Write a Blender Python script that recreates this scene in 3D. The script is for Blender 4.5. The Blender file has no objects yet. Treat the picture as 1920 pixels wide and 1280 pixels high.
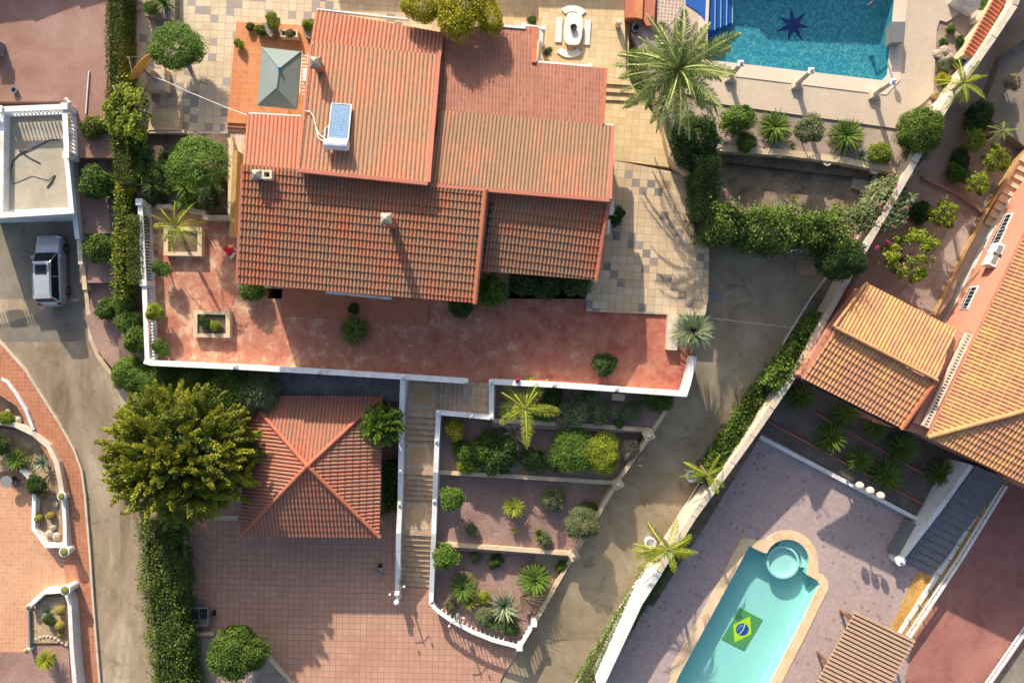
import bpy, bmesh, math, random
import numpy as np
from mathutils import Vector, Matrix
rnd = random.Random(11)
rng = np.random.default_rng(5)
S = bpy.context.scene
# ---------------- camera, sky, sun, exposure ----------------
H, F = 44.0, 1280.0            # height of the drone over the house patio, focal length in photo pixels
cam = bpy.data.objects.new('camera', bpy.data.cameras.new('camera'))
S.collection.objects.link(cam); S.camera = cam
cam.location = (0, 0, H); cam.data.lens = 24; cam.data.sensor_width = 36
cam.data.clip_end = 2000
ELEV = math.radians(25.6); SX, SY = 0.300, -0.954
w = bpy.data.worlds.new('World'); S.world = w; w.use_nodes = True
nt = w.node_tree; bg = nt.nodes['Background']
sky = nt.nodes.new('ShaderNodeTexSky'); sky.sky_type = 'NISHITA'; sky.sun_disc = False
sky.sun_elevation = ELEV; sky.sun_rotation = math.atan2(-SX, -SY)
sky.air_density = 1.0; sky.dust_density = 3.5
nt.links.new(sky.outputs[0], bg.inputs[0]); bg.inputs[1].default_value = 0.135
sl = bpy.data.lights.new('sun', 'SUN'); sl.energy = 5.0; sl.angle = math.radians(0.53)
sl.color = (1.0, 0.875, 0.72)
so = bpy.data.objects.new('sun', sl); S.collection.objects.link(so)
so.rotation_euler = Vector((math.cos(ELEV)*SX, math.cos(ELEV)*SY, -math.sin(ELEV))).to_track_quat('-Z', 'Y').to_euler()
S.view_settings.view_transform = 'Standard'; S.view_settings.look = 'None'
S.view_settings.exposure = 0.5; S.view_settings.gamma = 1.0
try: S.cycles.max_bounces = 8; S.cycles.transparent_max_bounces = 8
except Exception: pass
C = S.collection
def P(x, y, z=0.0):
    """world point seen at photo pixel (x, y) when it lies at height z"""
    s = (H - z)/F
    return Vector(((x-960)*s, (640-y)*s, z))
def PX(n, z=0.0): return n*(H-z)/F
def lin(h):
    h = h.lstrip('#'); c = [int(h[i:i+2], 16)/255 for i in (0, 2, 4)]
    return tuple(((v/12.92) if v <= .04045 else ((v+.055)/1.055)**2.4) for v in c) + (1,)

# ---------------- node helpers ----------------
class N:
    def __init__(s, name):
        s.m = bpy.data.materials.new(name); s.m.use_nodes = True
        s.t = s.m.node_tree; s.b = s.t.nodes['Principled BSDF']; s.out = s.t.nodes['Material Output']
        s.b.inputs['Specular IOR Level'].default_value = 0.25
    def n(s, ty, ins=None, **props):
        nd = s.t.nodes.new('ShaderNode'+ty)
        for k, v in props.items(): setattr(nd, k, v)
        for k, v in (ins or {}).items(): s.set(nd.inputs[k], v)
        return nd
    def set(s, sock, v):
        if hasattr(v, 'is_output') and v.is_output: s.t.links.new(v, sock)
        elif hasattr(v, 'outputs'): s.t.links.new(v.outputs[0], sock)
        else: sock.default_value = v
    def math(s, op, a, b=0.0, c=0.0, clamp=False):
        nd = s.n('Math', operation=op); nd.use_clamp = clamp
        s.set(nd.inputs[0], a); s.set(nd.inputs[1], b)
        if op in ('MULTIPLY_ADD', 'SMOOTH_MIN', 'COMPARE'): s.set(nd.inputs[2], c)
        return nd.outputs[0]
    def mix(s, f, a, b, mode='MIX'):
        nd = s.n('Mix', data_type='RGBA', blend_type=mode)
        s.set(nd.inputs[0], f); s.set(nd.inputs[6], a); s.set(nd.inputs[7], b)
        return nd.outputs[2]
    def pos(s):
        return s.n('NewGeometry').outputs['Position']
    def map(s, v, sc=(1, 1, 1), rot=0.0, loc=(0, 0, 0)):
        return s.n('Mapping', {0: v, 1: loc, 2: (0, 0, rot), 3: sc}).outputs[0]
    def noise(s, v, scale, detail=4, rough=.6, dist=0.0):
        return s.n('TexNoise', {'Vector': v, 'Scale': scale, 'Detail': detail, 'Roughness': rough, 'Distortion': dist}).outputs[0]
    def ramp(s, f, stops):
        nd = s.n('ValToRGB'); cr = nd.color_ramp
        while len(cr.elements) < len(stops): cr.elements.new(.5)
        for e, (p, c) in zip(cr.elements, stops):
            e.position = p; e.color = c if len(c) == 4 else tuple(c)+(1,)
        s.set(nd.inputs[0], f); return nd.outputs[0]
    def rng(s, f, a, b, c=0.0, d=1.0):
        nd = s.n('MapRange'); nd.clamp = True
        for i, v in enumerate((f, a, b, c, d)): s.set(nd.inputs[i], v)
        return nd.outputs[0]
    def bump(s, h, strength=.4, dist=.02):
        nd = s.n('Bump', {'Strength': strength, 'Distance': dist, 'Height': h})
        s.t.links.new(nd.outputs[0], s.b.inputs['Normal'])
    def col(s, c, rough=.85):
        s.set(s.b.inputs['Base Color'], c); s.b.inputs['Roughness'].default_value = rough
        return s.m
G4 = lambda v: (v, v, v, 1)

def m_plain(name, c, rough=.7, var=.12, sc=3.0, metal=0.0, dirt=None, bump=0.0):
    a = N(name); p = a.pos(); c = c if len(c) == 4 else tuple(c)+(1,)
    n1 = a.noise(p, sc, 5, .65)
    k = a.rng(n1, .25, .75, 1-var, 1+var)
    cc = a.mix(1.0, c, a.n('CombineColor', {0: k, 1: k, 2: k}), 'MULTIPLY')
    if dirt:
        n2 = a.noise(p, sc*.45, 6, .75)
        cc = a.mix(a.rng(n2, .5, .72, 0, .75), cc, dirt)
    a.b.inputs['Metallic'].default_value = metal
    if bump: a.bump(a.noise(p, sc*8, 4), bump, .02)
    return a.col(cc, rough)

def m_ground(name, stops, sc=.5, fine=18.0, famt=.25, bump=.5, stretch=(1, 1, 1), rot=0.0, rough=.95, crack=0.0, dark=None):
    a = N(name); p = a.pos(); q = a.map(p, stretch, rot)
    n1 = a.noise(q, sc, 8, .68, .4)
    cc = a.ramp(n1, stops)
    n2 = a.noise(p, fine, 3, .8)
    k = a.rng(n2, .3, .7, 1-famt, 1+famt)
    cc = a.mix(1.0, cc, a.n('CombineColor', {0: k, 1: k, 2: k}), 'MULTIPLY')
    if dark:
        n3 = a.noise(a.map(p, (1, 1, 1), 0, (31, 7, 0)), sc*2.3, 7, .75, .6)
        cc = a.mix(a.rng(n3, .54, .70, 0, .8), cc, dark)
    if crack:
        v = a.n('TexVoronoi', {'Vector': p, 'Scale': crack}, feature='DISTANCE_TO_EDGE').outputs[0]
        cc = a.mix(a.rng(v, 0, .012, .55, 0), cc, G4(.05))
    a.bump(n2, bump, .03)
    return a.col(cc, rough)

def m_tiles(name, size, ang, stops, grout, gw=.05, odd=None, odd_mode='rand', odd_p=.12, stain=None, aspect=1.0, bump=.3, big=None, rough=.75, brick=0.0, cvar=.5):
    """square paving: every tile its own shade, grout lines, a few odd coloured tiles"""
    a = N(name); p = a.pos()
    q = a.map(p, (1/size, 1/(size*aspect), 1), ang)
    sx = a.n('SeparateXYZ', {0: q})
    fy = a.math('FLOOR', sx.outputs[1])
    xx = sx.outputs[0]
    if brick: xx = a.math('ADD', xx, a.math('MULTIPLY', fy, brick))
    fx = a.math('FLOOR', xx)
    cell = a.n('CombineXYZ', {0: fx, 1: fy, 2: 0.0})
    wn = a.n('TexWhiteNoise', {0: cell}, noise_dimensions='3D')
    n1 = a.noise(p, .35, 6, .7)
    val = a.math('ADD', a.math('MULTIPLY', wn.outputs[0], cvar), a.math('MULTIPLY', n1, 1-cvar))
    cc = a.ramp(val, stops)
    if odd is not None:
        if odd_mode == 'rand':
            f = a.math('LESS_THAN', a.n('SeparateColor', {0: wn.outputs[1]}).outputs[0], odd_p)
        else:   # diagonal runs of grey tiles
            d = a.math('ADD', fx, fy); d2 = a.math('SUBTRACT', fx, fy)
            m1 = a.math('LESS_THAN', a.math('FLOORED_MODULO', d, 7.0), .5)
            m2 = a.math('LESS_THAN', a.math('FLOORED_MODULO', a.math('MULTIPLY', d2, .5), 5.0), 3.2)
            f = a.math('MULTIPLY', m1, m2)
            f2 = a.math('LESS_THAN', a.n('SeparateColor', {0: wn.outputs[1]}).outputs[0], odd_p)
            f = a.math('MAXIMUM', f, f2)
        cc = a.mix(f, cc, a.mix(wn.outputs[0], odd, tuple(v*1.5 for v in odd[:3])+(1,)))
    # grout
    frx = a.math('ABSOLUTE', a.math('SUBTRACT', a.math('FRACT', xx), .5))
    fry = a.math('ABSOLUTE', a.math('SUBTRACT', a.math('FRACT', sx.outputs[1]), .5))
    g = a.math('MAXIMUM', a.rng(frx, .5-gw, .5-gw*.4), a.rng(fry, .5-gw/aspect, .5-gw*.4/aspect))
    if big:
        bx = a.math('ABSOLUTE', a.math('SUBTRACT', a.math('FRACT', a.math('DIVIDE', sx.outputs[0], big)), .5))
        by = a.math('ABSOLUTE', a.math('SUBTRACT', a.math('FRACT', a.math('DIVIDE', sx.outputs[1], big)), .5))
        g = a.math('MAXIMUM', g, a.math('MAXIMUM', a.rng(bx, .5-gw*.9/big, .5-gw*.5/big), a.rng(by, .5-gw*.9/big, .5-gw*.5/big)))
    cc = a.mix(a.math('MULTIPLY', g, .8), cc, grout)
    n2 = a.noise(p, 9, 5, .75)
    k = a.rng(n2, .25, .75, .86, 1.14)
    cc = a.mix(1.0, cc, a.n('CombineColor', {0: k, 1: k, 2: k}), 'MULTIPLY')
    if stain is not None:
        n3 = a.noise(a.map(p, (1, 1, 1), 0, (5, 9, 0)), .6, 8, .72, .5)
        cc = a.mix(a.rng(n3, .5, .7, 0, .7), cc, stain)
    a.bump(a.math('SUBTRACT', a.math('MULTIPLY', n2, .3), g), bump, .012)
    return a.col(cc, rough)

def m_roof(name, c1, c2, c3, dark, patch=.3, thr=.45, wear=.5):
    """clay tiles: each tile its own shade (uv = column, row), lichen in patches, some newer columns"""
    a = N(name); uv = a.n('UVMap').outputs[0]; p = a.pos()
    s = a.n('SeparateXYZ', {0: uv})
    fx = a.math('FLOOR', s.outputs[0]); fy = a.math('FLOOR', s.outputs[1])
    wn = a.n('TexWhiteNoise', {0: a.n('CombineXYZ', {0: fx, 1: fy, 2: 0.0})}, noise_dimensions='3D')
    wc = a.n('TexWhiteNoise', {0: a.n('CombineXYZ', {0: fx, 1: a.math('FLOOR', a.math('MULTIPLY', fy, .23)), 2: 3.0})}, noise_dimensions='3D')
    n1 = a.noise(p, patch, 5, .65)
    v = a.math('ADD', a.math('ADD', a.math('ADD', a.math('MULTIPLY', n1, .9), a.math('MULTIPLY', wn.outputs[0], .15)), a.math('MULTIPLY', wc.outputs[0], .12)), .06)
    cc = a.ramp(v, [(thr, c1), (thr+.17, c2), (thr+.36, c3)])
    n2 = a.noise(p, 4.5, 7, .8)
    cc = a.mix(a.rng(n2, .5, .72, 0, wear), cc, dark)
    n3 = a.noise(p, 22, 3, .8); k = a.rng(n3, .3, .7, .85, 1.15)
    cc = a.mix(1.0, cc, a.n('CombineColor', {0: k, 1: k, 2: k}), 'MULTIPLY')
    a.bump(n3, .3, .01)
    return a.col(cc, .85)

def m_leaf(name, dark, light, trans=.22, rough=.6):
    a = N(name)
    at = a.n('Attribute', attribute_name='lv').outputs['Fac']
    ob = a.n('ObjectInfo').outputs['Random']
    v = a.math('ADD', at, a.math('MULTIPLY', a.math('SUBTRACT', ob, .5), .16), clamp=True)
    c = a.mix(v, dark, light)
    a.set(a.b.inputs['Base Color'], c); a.b.inputs['Roughness'].default_value = rough
    tr = a.n('BsdfTranslucent', {'Color': c})
    mx = a.n('MixShader', {0: trans}); a.t.links.new(a.b.outputs[0], mx.inputs[1]); a.t.links.new(tr.outputs[0], mx.inputs[2])
    a.t.links.new(mx.outputs[0], a.out.inputs[0])
    return a.m

def m_water(name, tint, bump=.15, sc=2.5):
    a = N(name)
    p = a.pos(); n1 = a.noise(p, sc, 3, .5)
    bm_ = a.n('Bump', {'Strength': bump, 'Distance': .05, 'Height': n1})
    tr = a.n('BsdfTransparent', {'Color': tint}); gl = a.n('BsdfGlossy', {'Color': G4(1), 'Roughness': .04, 'Normal': bm_.outputs[0]})
    ior = a.rng(a.n('NewGeometry').outputs['Backfacing'], 0, 1, 1.33, 1/1.33)     # same reflectance seen from either side
    fr = a.n('Fresnel', {'IOR': ior})
    mx = a.n('MixShader', {0: fr.outputs[0]})
    a.t.links.new(tr.outputs[0], mx.inputs[1]); a.t.links.new(gl.outputs[0], mx.inputs[2]); a.t.links.new(mx.outputs[0], a.out.inputs[0])
    return a.m

# ---------------- mesh builder ----------------
class MB:
    def __init__(s): s.v = []; s.f = []; s.uv = None; s.lv = None
    def add(s, vs, fs):
        o = len(s.v); s.v.extend([tuple(v) for v in vs]); s.f.extend([tuple(i+o for i in f) for f in fs]); return s
    def box(s, c, size, rz=0.0, top=None):
        """box resting at c (centre of its base); top = scale of the upper face"""
        x, y, z = size[0]/2, size[1]/2, size[2]; t = top or 1.0
        ca, sa = math.cos(rz), math.sin(rz); vs = []
        for zz, k in ((0, 1), (z, t)):
            for a, b in ((-x, -y), (x, -y), (x, y), (-x, y)):
                a *= k; b *= k
                vs.append((c[0]+a*ca-b*sa, c[1]+a*sa+b*ca, c[2]+zz))
        return s.add(vs, [(3, 2, 1, 0), (4, 5, 6, 7), (0, 1, 5, 4), (1, 2, 6, 5), (2, 3, 7, 6), (3, 0, 4, 7)])
    def prism(s, pts, zb, top=None):
        """pts = list of 3D points of the top outline; vertical sides down to zb (number or list)"""
        n = len(pts); zb = zb if isinstance(zb, (list, tuple)) else [zb]*n
        a = sum(pts[i][0]*pts[(i+1) % n][1]-pts[(i+1) % n][0]*pts[i][1] for i in range(n))
        idx = list(range(n)) if a > 0 else list(range(n))[::-1]
        pts = [pts[i] for i in idx]; zb = [zb[i] for i in idx]
        vs = list(pts)+[(p[0], p[1], z) for p, z in zip(pts, zb)]
        fs = [tuple(range(n)), tuple(range(2*n-1, n-1, -1))]
        for i in range(n):
            j = (i+1) % n; fs.append((i, i+n, j+n, j))
        return s.add(vs, fs)
    def tube(s, path, rad, n=8, cap=True):
        path = [Vector(p) for p in path]; m = len(path)
        rad = rad if isinstance(rad, (list, tuple)) else [rad]*m
        vs = []; fs = []
        for i, p in enumerate(path):
            d = (path[min(i+1, m-1)]-path[max(i-1, 0)]).normalized()
            u = d.cross(Vector((0, 0, 1)))
            if u.length < .05: u = d.cross(Vector((0, 1, 0)))
            u.normalize(); v = d.cross(u)
            for k in range(n):
                an = 2*math.pi*k/n; vs.append(p+u*math.cos(an)*rad[i]+v*math.sin(an)*rad[i])
        for i in range(m-1):
            for k in range(n):
                a, b = i*n+k, i*n+(k+1) % n; fs.append((a, a+n, b+n, b))
        if cap: fs.append(tuple(range(n))); fs.append(tuple(range(m*n-1, (m-1)*n-1, -1)))
        return s.add(vs, fs)
    def lathe(s, c, prof, n=16):
        """prof: (radius, z) from bottom to top"""
        vs = []; fs = []
        for r, z in prof:
            for k in range(n):
                an = 2*math.pi*k/n; vs.append((c[0]+r*math.cos(an), c[1]+r*math.sin(an), c[2]+z))
        m = len(prof)
        for i in range(m-1):
            for k in range(n):
                a, b = i*n+k, i*n+(k+1) % n; fs.append((a, b, b+n, a+n))
        fs.append(tuple(range(n))[::-1]); fs.append(tuple(range((m-1)*n, m*n)))
        return s.add(vs, fs)
    def ball(s, c, r, n=12, sq=1.0):
        prof = [(max(.001, r*math.sin(math.pi*i/8)), -r*sq*math.cos(math.pi*i/8)) for i in range(9)]
        return s.lathe(c, prof, n)
    def build(s, name, mat, parent=None, smooth=False, local=False, origin=None):
        me = bpy.data.meshes.new(name)
        off = Vector((0, 0, 0))
        if parent is not None and not local:
            q = parent
            while q is not None: off = off+q.matrix_basis.translation; q = q.parent
        elif parent is None:
            if origin is not None: off = Vector(origin)
            elif not local:
                A = np.array(s.v); off = Vector((float(A[:, 0].mean()), float(A[:, 1].mean()), float(A[:, 2].min())))
        me.from_pydata([(x-off[0], y-off[1], z-off[2]) for x, y, z in s.v], [], s.f)
        if s.uv:
            ul = me.uv_layers.new(name='UVMap')
            for poly, q in zip(me.polygons, s.uv):
                for li in poly.loop_indices: ul.data[li].uv = q
        me.materials.append(mat)
        if smooth: me.shade_smooth()
        me.update()
        o = bpy.data.objects.new(name, me); C.objects.link(o)
        if parent is not None: o.parent = parent
        else: o.location = off
        return o

def tag(o, label=None, cat=None, group=None, kind=None):
    if label: o['label'] = label
    if cat: o['category'] = cat
    if group: o['group'] = group
    if kind: o['kind'] = kind
    return o
def thing(name, label, cat, loc=(0, 0, 0), group=None, rz=0.0):
    o = bpy.data.objects.new(name, None); C.objects.link(o); o.location = loc
    o.rotation_euler = (0, 0, rz); o.empty_display_size = .2
    return tag(o, label, cat, group)
def struct(name, mb, mat, label=None):
    o = mb.build(name, mat); o['kind'] = 'structure'
    o['label'] = label or name.replace('_', ' '); return o
def copy_tree(o, parent=None):
    c = o.copy(); C.objects.link(c)
    if parent is not None: c.parent = parent
    for ch in list(o.children): copy_tree(ch, c)
    return c

def pad(name, pts, mat, zb=-5.9, holes=(), label=None):
    """pts: (px, py, z) outline of a level or sloping surface, skirts down to zb"""
    bm = bmesh.new(); loops = []
    for ring in [pts]+list(holes):
        vs = [bm.verts.new(P(*q)) for q in ring]
        es = [bm.edges.new((vs[i], vs[(i+1) % len(vs)])) for i in range(len(vs))]
        loops.append((vs, es))
    bmesh.ops.triangle_fill(bm, use_beauty=True, use_dissolve=False, edges=[e for l in loops for e in l[1]])
    for f in bm.faces:
        f.normal_update()
        if f.normal.z < 0: f.normal_flip()
    vs = loops[0][0]
    low = [bm.verts.new((v.co.x, v.co.y, zb)) for v in vs]
    for i in range(len(vs)):
        j = (i+1) % len(vs); bm.faces.new((vs[i], vs[j], low[j], low[i]))
    bmesh.ops.recalc_face_normals(bm, faces=[f for f in bm.faces if abs(f.normal.z) < .5])
    me = bpy.data.meshes.new(name); bm.to_mesh(me); bm.free(); me.materials.append(mat)
    o = bpy.data.objects.new(name, me); C.objects.link(o)
    o['kind'] = 'structure'; o['label'] = label or name.replace('_', ' ')
    return o
def flat(pts, z): return [(x, y, z) for x, y in pts]

def offset_path(path, d):
    """mitred offset of a 2D/3D polyline (keeps z)"""
    out = []; n = len(path)
    for i in range(n):
        p = Vector(path[i][:2])
        d1 = (p-Vector(path[i-1][:2])).normalized() if i > 0 else None
        d2 = (Vector(path[i+1][:2])-p).normalized() if i < n-1 else None
        if d1 is None: d1 = d2
        if d2 is None: d2 = d1
        n1 = Vector((-d1.y, d1.x)); n2 = Vector((-d2.y, d2.x)); m = (n1+n2)
        if m.length < 1e-4: m = n1
        m.normalize(); k = 1/max(.5, m.dot(n1))
        q = p+m*d*k
        out.append(Vector((q.x, q.y, path[i][2])))
    return out
def strip(mb, path, wd, h, side=0.0):
    """solid band along a path: path z = top, h = depth (number) ; wd = width ; side shifts it sideways"""
    a = offset_path(path, wd/2+side); b = offset_path(path, -wd/2+side); n = len(path)
    vs = []
    for i in range(n):
        hh = h[i] if isinstance(h, (list, tuple)) else h
        vs += [a[i], b[i], (b[i].x, b[i].y, b[i].z-hh), (a[i].x, a[i].y, a[i].z-hh)]
    fs = [(0, 1, 2, 3), tuple(4*(n-1)+k for k in (3, 2, 1, 0))]
    for i in range(n-1):
        o = 4*i
        for k in range(4):
            k2 = (k+1) % 4; fs.append((o+k, o+4+k, o+4+k2, o+k2))
    return mb.add(vs, [f[::-1] for f in fs])
def resample(path, step):
    path = [Vector(p) for p in path]; out = [path[0].copy()]; 
    seg = [(path[i+1]-path[i]).length for i in range(len(path)-1)]; L = sum(seg); n = max(1, round(L/step))
    for k in range(1, n+1):
        t = L*k/n; i = 0
        while i < len(seg)-1 and t > seg[i]: t -= seg[i]; i += 1
        out.append(path[i].lerp(path[i+1], min(1, t/seg[i])))
    return out

def wall(name, label, pts, wd, h, mat, cap=None, capw=.06, caph=.06, piers=(), pier_mat=None, cat='wall', group=None, pier_w=.38, joints=False):
    """wall along photo points (px, py, ztop); parts wall_body, coping, piers"""
    path = [P(*q) for q in pts]
    base = path[0].copy(); base.z = min(p.z for p in path)-(max(h) if isinstance(h, (list, tuple)) else h)
    t = thing(name, label, cat, base, group)
    b = [Vector((p.x, p.y, p.z-caph)) for p in path] if cap else path
    strip(MB(), b, wd, h) .build('wall_body', mat, t)
    if cap: 
        strip(MB(), path, wd+2*capw, caph-.002).build('coping', cap, t)
    if joints:      # slabs laid end to end
        pp = resample(path, 2.2); m = MB()
        for i in range(len(pp)-1):
            d = (pp[i+1]-pp[i]).normalized()*.03; strip(m, [pp[i]+d+Vector((0, 0, .055)), pp[i+1]-d+Vector((0, 0, .055))], wd+.06, .053)
        m.build('coping', mat, t)
    for q in piers:
        c = P(*q); m = MB()
        hh = .22; m.box((c.x, c.y, c.z-hh), (pier_w, pier_w, hh+.03)); m.box((c.x, c.y, c.z+.03), (pier_w*1.2, pier_w*1.2, .06)); m.box((c.x, c.y, c.z+.09), (pier_w*.9, pier_w*.9, .10), 0, .2)
        m.build('pier', pier_mat or cap or mat, t)
    return t
# ---------------- tiled roofs ----------------
def tile_roof(name, poly, up, mat, parent, pitch_w=.215, row=.42, r=.075, lift=.035, seg=5):
    """poly: 3D outline (one plane); up: 2D direction pointing up the slope.  Barrel tiles as real relief."""
    pts = [Vector(p) for p in poly]
    up = Vector((up[0], up[1])).normalized(); ac = Vector((up.y, -up.x))
    A = np.array([[p.x, p.y, 1] for p in pts]); z = np.array([p.z for p in pts])
    ca, cb, cc = np.linalg.lstsq(A, z, rcond=None)[0]
    us = [p.x*ac.x+p.y*ac.y for p in pts]; vs_ = [p.x*up.x+p.y*up.y for p in pts]
    u0, u1, v0, v1 = min(us), max(us), min(vs_), max(vs_)
    nc = max(1, round((u1-u0)/pitch_w)); nr = max(1, round((v1-v0)/row))
    dw = (u1-u0)/nc; dv = (v1-v0)/nr
    prof = []
    for k in range(seg+1):              # cover tile arch then the pan
        an = math.pi*k/seg; prof.append((.5-.39*math.cos(an), math.sin(an)*r))
    prof = [(0.0, 0.0)]+prof
    V = []; Fc = []; UV = []
    m = len(prof)
    rr = random.Random(3)
    for j in range(nr):
        for i in range(nc):
            jz = rr.uniform(-.006, .006); jx = rr.uniform(-.008, .008); jl = rr.uniform(-.015, .015)
            pr = prof if i < nc-1 else prof+[(1.0, 0.0)]
            base = len(V); pr2 = prof+[(1.0, 0.0)]
            rows = ((0.0, lift, jl), (1.0, 0.0, 0.0))
            for t, lf, sh in rows:
                for a, h in pr2:
                    u = u0+(i+a)*dw+(jx if 0 < a < 1 else 0); v = v0+(j+t)*dv+(sh if t == 0 and h > .01 else 0)
                    if t == 1.0 and h > .01: h = h*.86
                    x = ac.x*u+up.x*v; y = ac.y*u+up.y*v
                    V.append((x, y, ca*x+cb*y+cc+h+lf+(jz if h > .01 else 0)))
            k = len(pr2)
            for a in range(k-1):
                Fc.append((base+a, base+a+1, base+k+a+1, base+k+a)); UV.append((i+.5, j+.5))
            # drop face at the lower lip
            b2 = len(V)
            for a, h in pr2:
                u = u0+(i+a)*dw+(jx if 0 < a < 1 else 0); v = v0+j*dv+(jl if h > .01 else 0)
                x = ac.x*u+up.x*v; y = ac.y*u+up.y*v
                V.append((x, y, ca*x+cb*y+cc+h*.35-.005))
            for a in range(k-1):
                Fc.append((b2+a, b2+a+1, base+a+1, base+a)); UV.append((i+.5, j+.5))
    bm = bmesh.new(); ul = bm.loops.layers.uv.new('UVMap')
    bv = [bm.verts.new(v) for v in V]
    for f, q in zip(Fc, UV):
        bf = bm.faces.new([bv[i] for i in f])
        for l in bf.loops: l[ul].uv = q
    n = len(pts); ar = sum(pts[i].x*pts[(i+1) % n].y-pts[(i+1) % n].x*pts[i].y for i in range(n))
    for i in range(n):
        p, q = pts[i], pts[(i+1) % n]; d = Vector((q.x-p.x, q.y-p.y, 0)).normalized()
        nrm = Vector((d.y, -d.x, 0)) * (1 if ar > 0 else -1)
        bmesh.ops.bisect_plane(bm, geom=bm.verts[:]+bm.edges[:]+bm.faces[:], plane_co=(p.x, p.y, 0), plane_no=nrm, clear_outer=True)
    off = parent.matrix_basis.translation
    bmesh.ops.translate(bm, verts=bm.verts, vec=-off)
    me = bpy.data.meshes.new(name); bm.to_mesh(me); bm.free(); me.materials.append(mat)
    o = bpy.data.objects.new(name, me); C.objects.link(o); o.parent = parent
    # solid deck just under the tiles
    return o
def roof_deck(name, poly, mat, parent, t=.14, drop=.035):
    pts = [Vector(p)-Vector((0, 0, drop)) for p in poly]
    m = MB(); m.prism(pts, [p.z-t for p in pts]); return m.build(name, mat, parent)
def ridge(name, path, mat, parent, r=.13, step=.42, lift=.06):
    """row of overlapping half-round ridge tiles"""
    pts = resample(path, step); m = MB()
    for i in range(len(pts)-1):
        a, b = pts[i], pts[i+1]; d = (b-a)
        m.tube([a+Vector((0, 0, lift+.0)), b+d*.08+Vector((0, 0, lift+.022))], [r*1.08, r*.92], 10)
    return m.build(name, mat, parent)

# ---------------- foliage ----------------
def np_mesh(name, V, Q, mat, lv=None, smooth=False):
    me = bpy.data.meshes.new(name)
    V = np.asarray(V, dtype=np.float32); Q = np.asarray(Q, dtype=np.int32)
    me.vertices.add(len(V)); me.vertices.foreach_set('co', V.ravel())
    me.loops.add(Q.size); me.loops.foreach_set('vertex_index', Q.ravel())
    me.polygons.add(len(Q)); me.polygons.foreach_set('loop_start', np.arange(0, Q.size, Q.shape[1], dtype=np.int32))
    if lv is not None:
        at = me.attributes.new('lv', 'FLOAT', 'FACE'); at.data.foreach_set('value', np.clip(lv, 0, 1).astype(np.float32))
    me.materials.append(mat); me.update(calc_edges=True); me.validate()
    return me
def unit(a): return a/np.maximum(1e-6, np.linalg.norm(a, axis=1, keepdims=True))
def leaf_quads(c, d, L, Wd, flat=.6, up=.5, nrm=None):
    """rhombus leaves: centre c, pointing along d, length L, width Wd (arrays or numbers)"""
    n = len(c); d = unit(d); L = np.broadcast_to(np.asarray(L, float), (n,))[:, None]; Wd = np.broadcast_to(np.asarray(Wd, float), (n,))[:, None]
    r = rng.normal(size=(n, 3)); r[:, 2] = r[:, 2]*flat+up
    if nrm is not None: r = nrm+rng.normal(size=(n, 3))*.55
    s = unit(np.cross(d, r)); d = unit(d); nr = np.cross(s, d)
    a = c-d*L*.5; b = c+s*Wd*.5+nr*Wd*.12; e = c+d*L*.5; f = c-s*Wd*.5+nr*Wd*.12
    V = np.stack([a, b, e, f], 1).reshape(-1, 3); Q = np.arange(4*n).reshape(n, 4)
    return V, Q
def sphere_pts(n, up=-1.0):
    p = unit(rng.normal(size=(int(n*3), 3))); p = p[p[:, 2] > up][:n]
    while len(p) < n:
        q = unit(rng.normal(size=(n, 3))); p = np.concatenate([p, q[q[:, 2] > up]])[:n]
    return p
def crown_mesh(name, mat, lumps=26, n=2200, leaf=.12, width=.08, r0=.62, lr=(.26, .42), squash=.85, low=-.55, out=.6, spread=1.0, seed=None, inner=.25, fill=.4, warp=.075):
    """crown of unit radius made of leaf clumps with gaps; origin at its centre"""
    global rng
    seed_ = seed or 0
    if seed is not None: rng = np.random.default_rng(seed)
    dirs = sphere_pts(lumps, low); rad = rng.uniform(r0*.75, r0*1.1, lumps)
    cen = dirs*rad[:, None]; cen[:, 2] *= squash
    R_ = rng.uniform(lr[0]*.8, lr[1], lumps)*spread
    wts = R_**2/np.sum(R_**2); cnt = rng.multinomial(n, wts)
    Cc, Dd, Lv, Nn_ = [], [], [], []
    lt = rng.uniform(0, 1, lumps)
    for i in range(lumps):
        m = cnt[i]; s = sphere_pts(m, -.75)
        rr_ = R_[i]*(1-inner*rng.random(m)**2)
        c = cen[i]+s*rr_[:, None]*np.array([1, 1, .9])
        d = s*out*.6+rng.normal(size=(m, 3))*.8
        Nn_.append(s+dirs[i]*.3+np.array([0, 0, .35]))
        Cc.append(c); Dd.append(d); Lv.append(lt[i]*.55+rng.random(m)*.45)
    m = int(n*fill); s = sphere_pts(m, -.5); ph = np.sin(s[:, 0]*5+seed_*1.3)+np.sin(s[:, 1]*6+2)+np.sin(s[:, 2]*5+s[:, 0]*3)
    Cc.append(s*((r0+.12+.05*ph)*rng.uniform(.72, 1.12, m))[:, None]*np.array([1, 1, squash])); Dd.append(rng.normal(size=(m, 3))+s*.4); Lv.append(.2+.08*ph+rng.random(m)*.5); Nn_.append(s*.8+np.array([0, 0, .35]))
    c = np.concatenate(Cc); d = np.concatenate(Dd); lv = np.concatenate(Lv)
    u = unit(c); s0 = seed_*.7
    c *= (1+warp*(np.sin(3.1*u[:, 0]+s0)+np.sin(2.7*u[:, 1]+2*s0+1)+.6*np.sin(6*u[:, 0]-4*u[:, 1]+s0)))[:, None]
    c += rng.normal(size=c.shape)*.028
    V, Q = leaf_quads(c, d, leaf*rng.uniform(.6, 1.35, len(c)), width*rng.uniform(.6, 1.3, len(c)), nrm=np.concatenate(Nn_))
    return np_mesh(name, V, Q, mat, lv)
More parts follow.
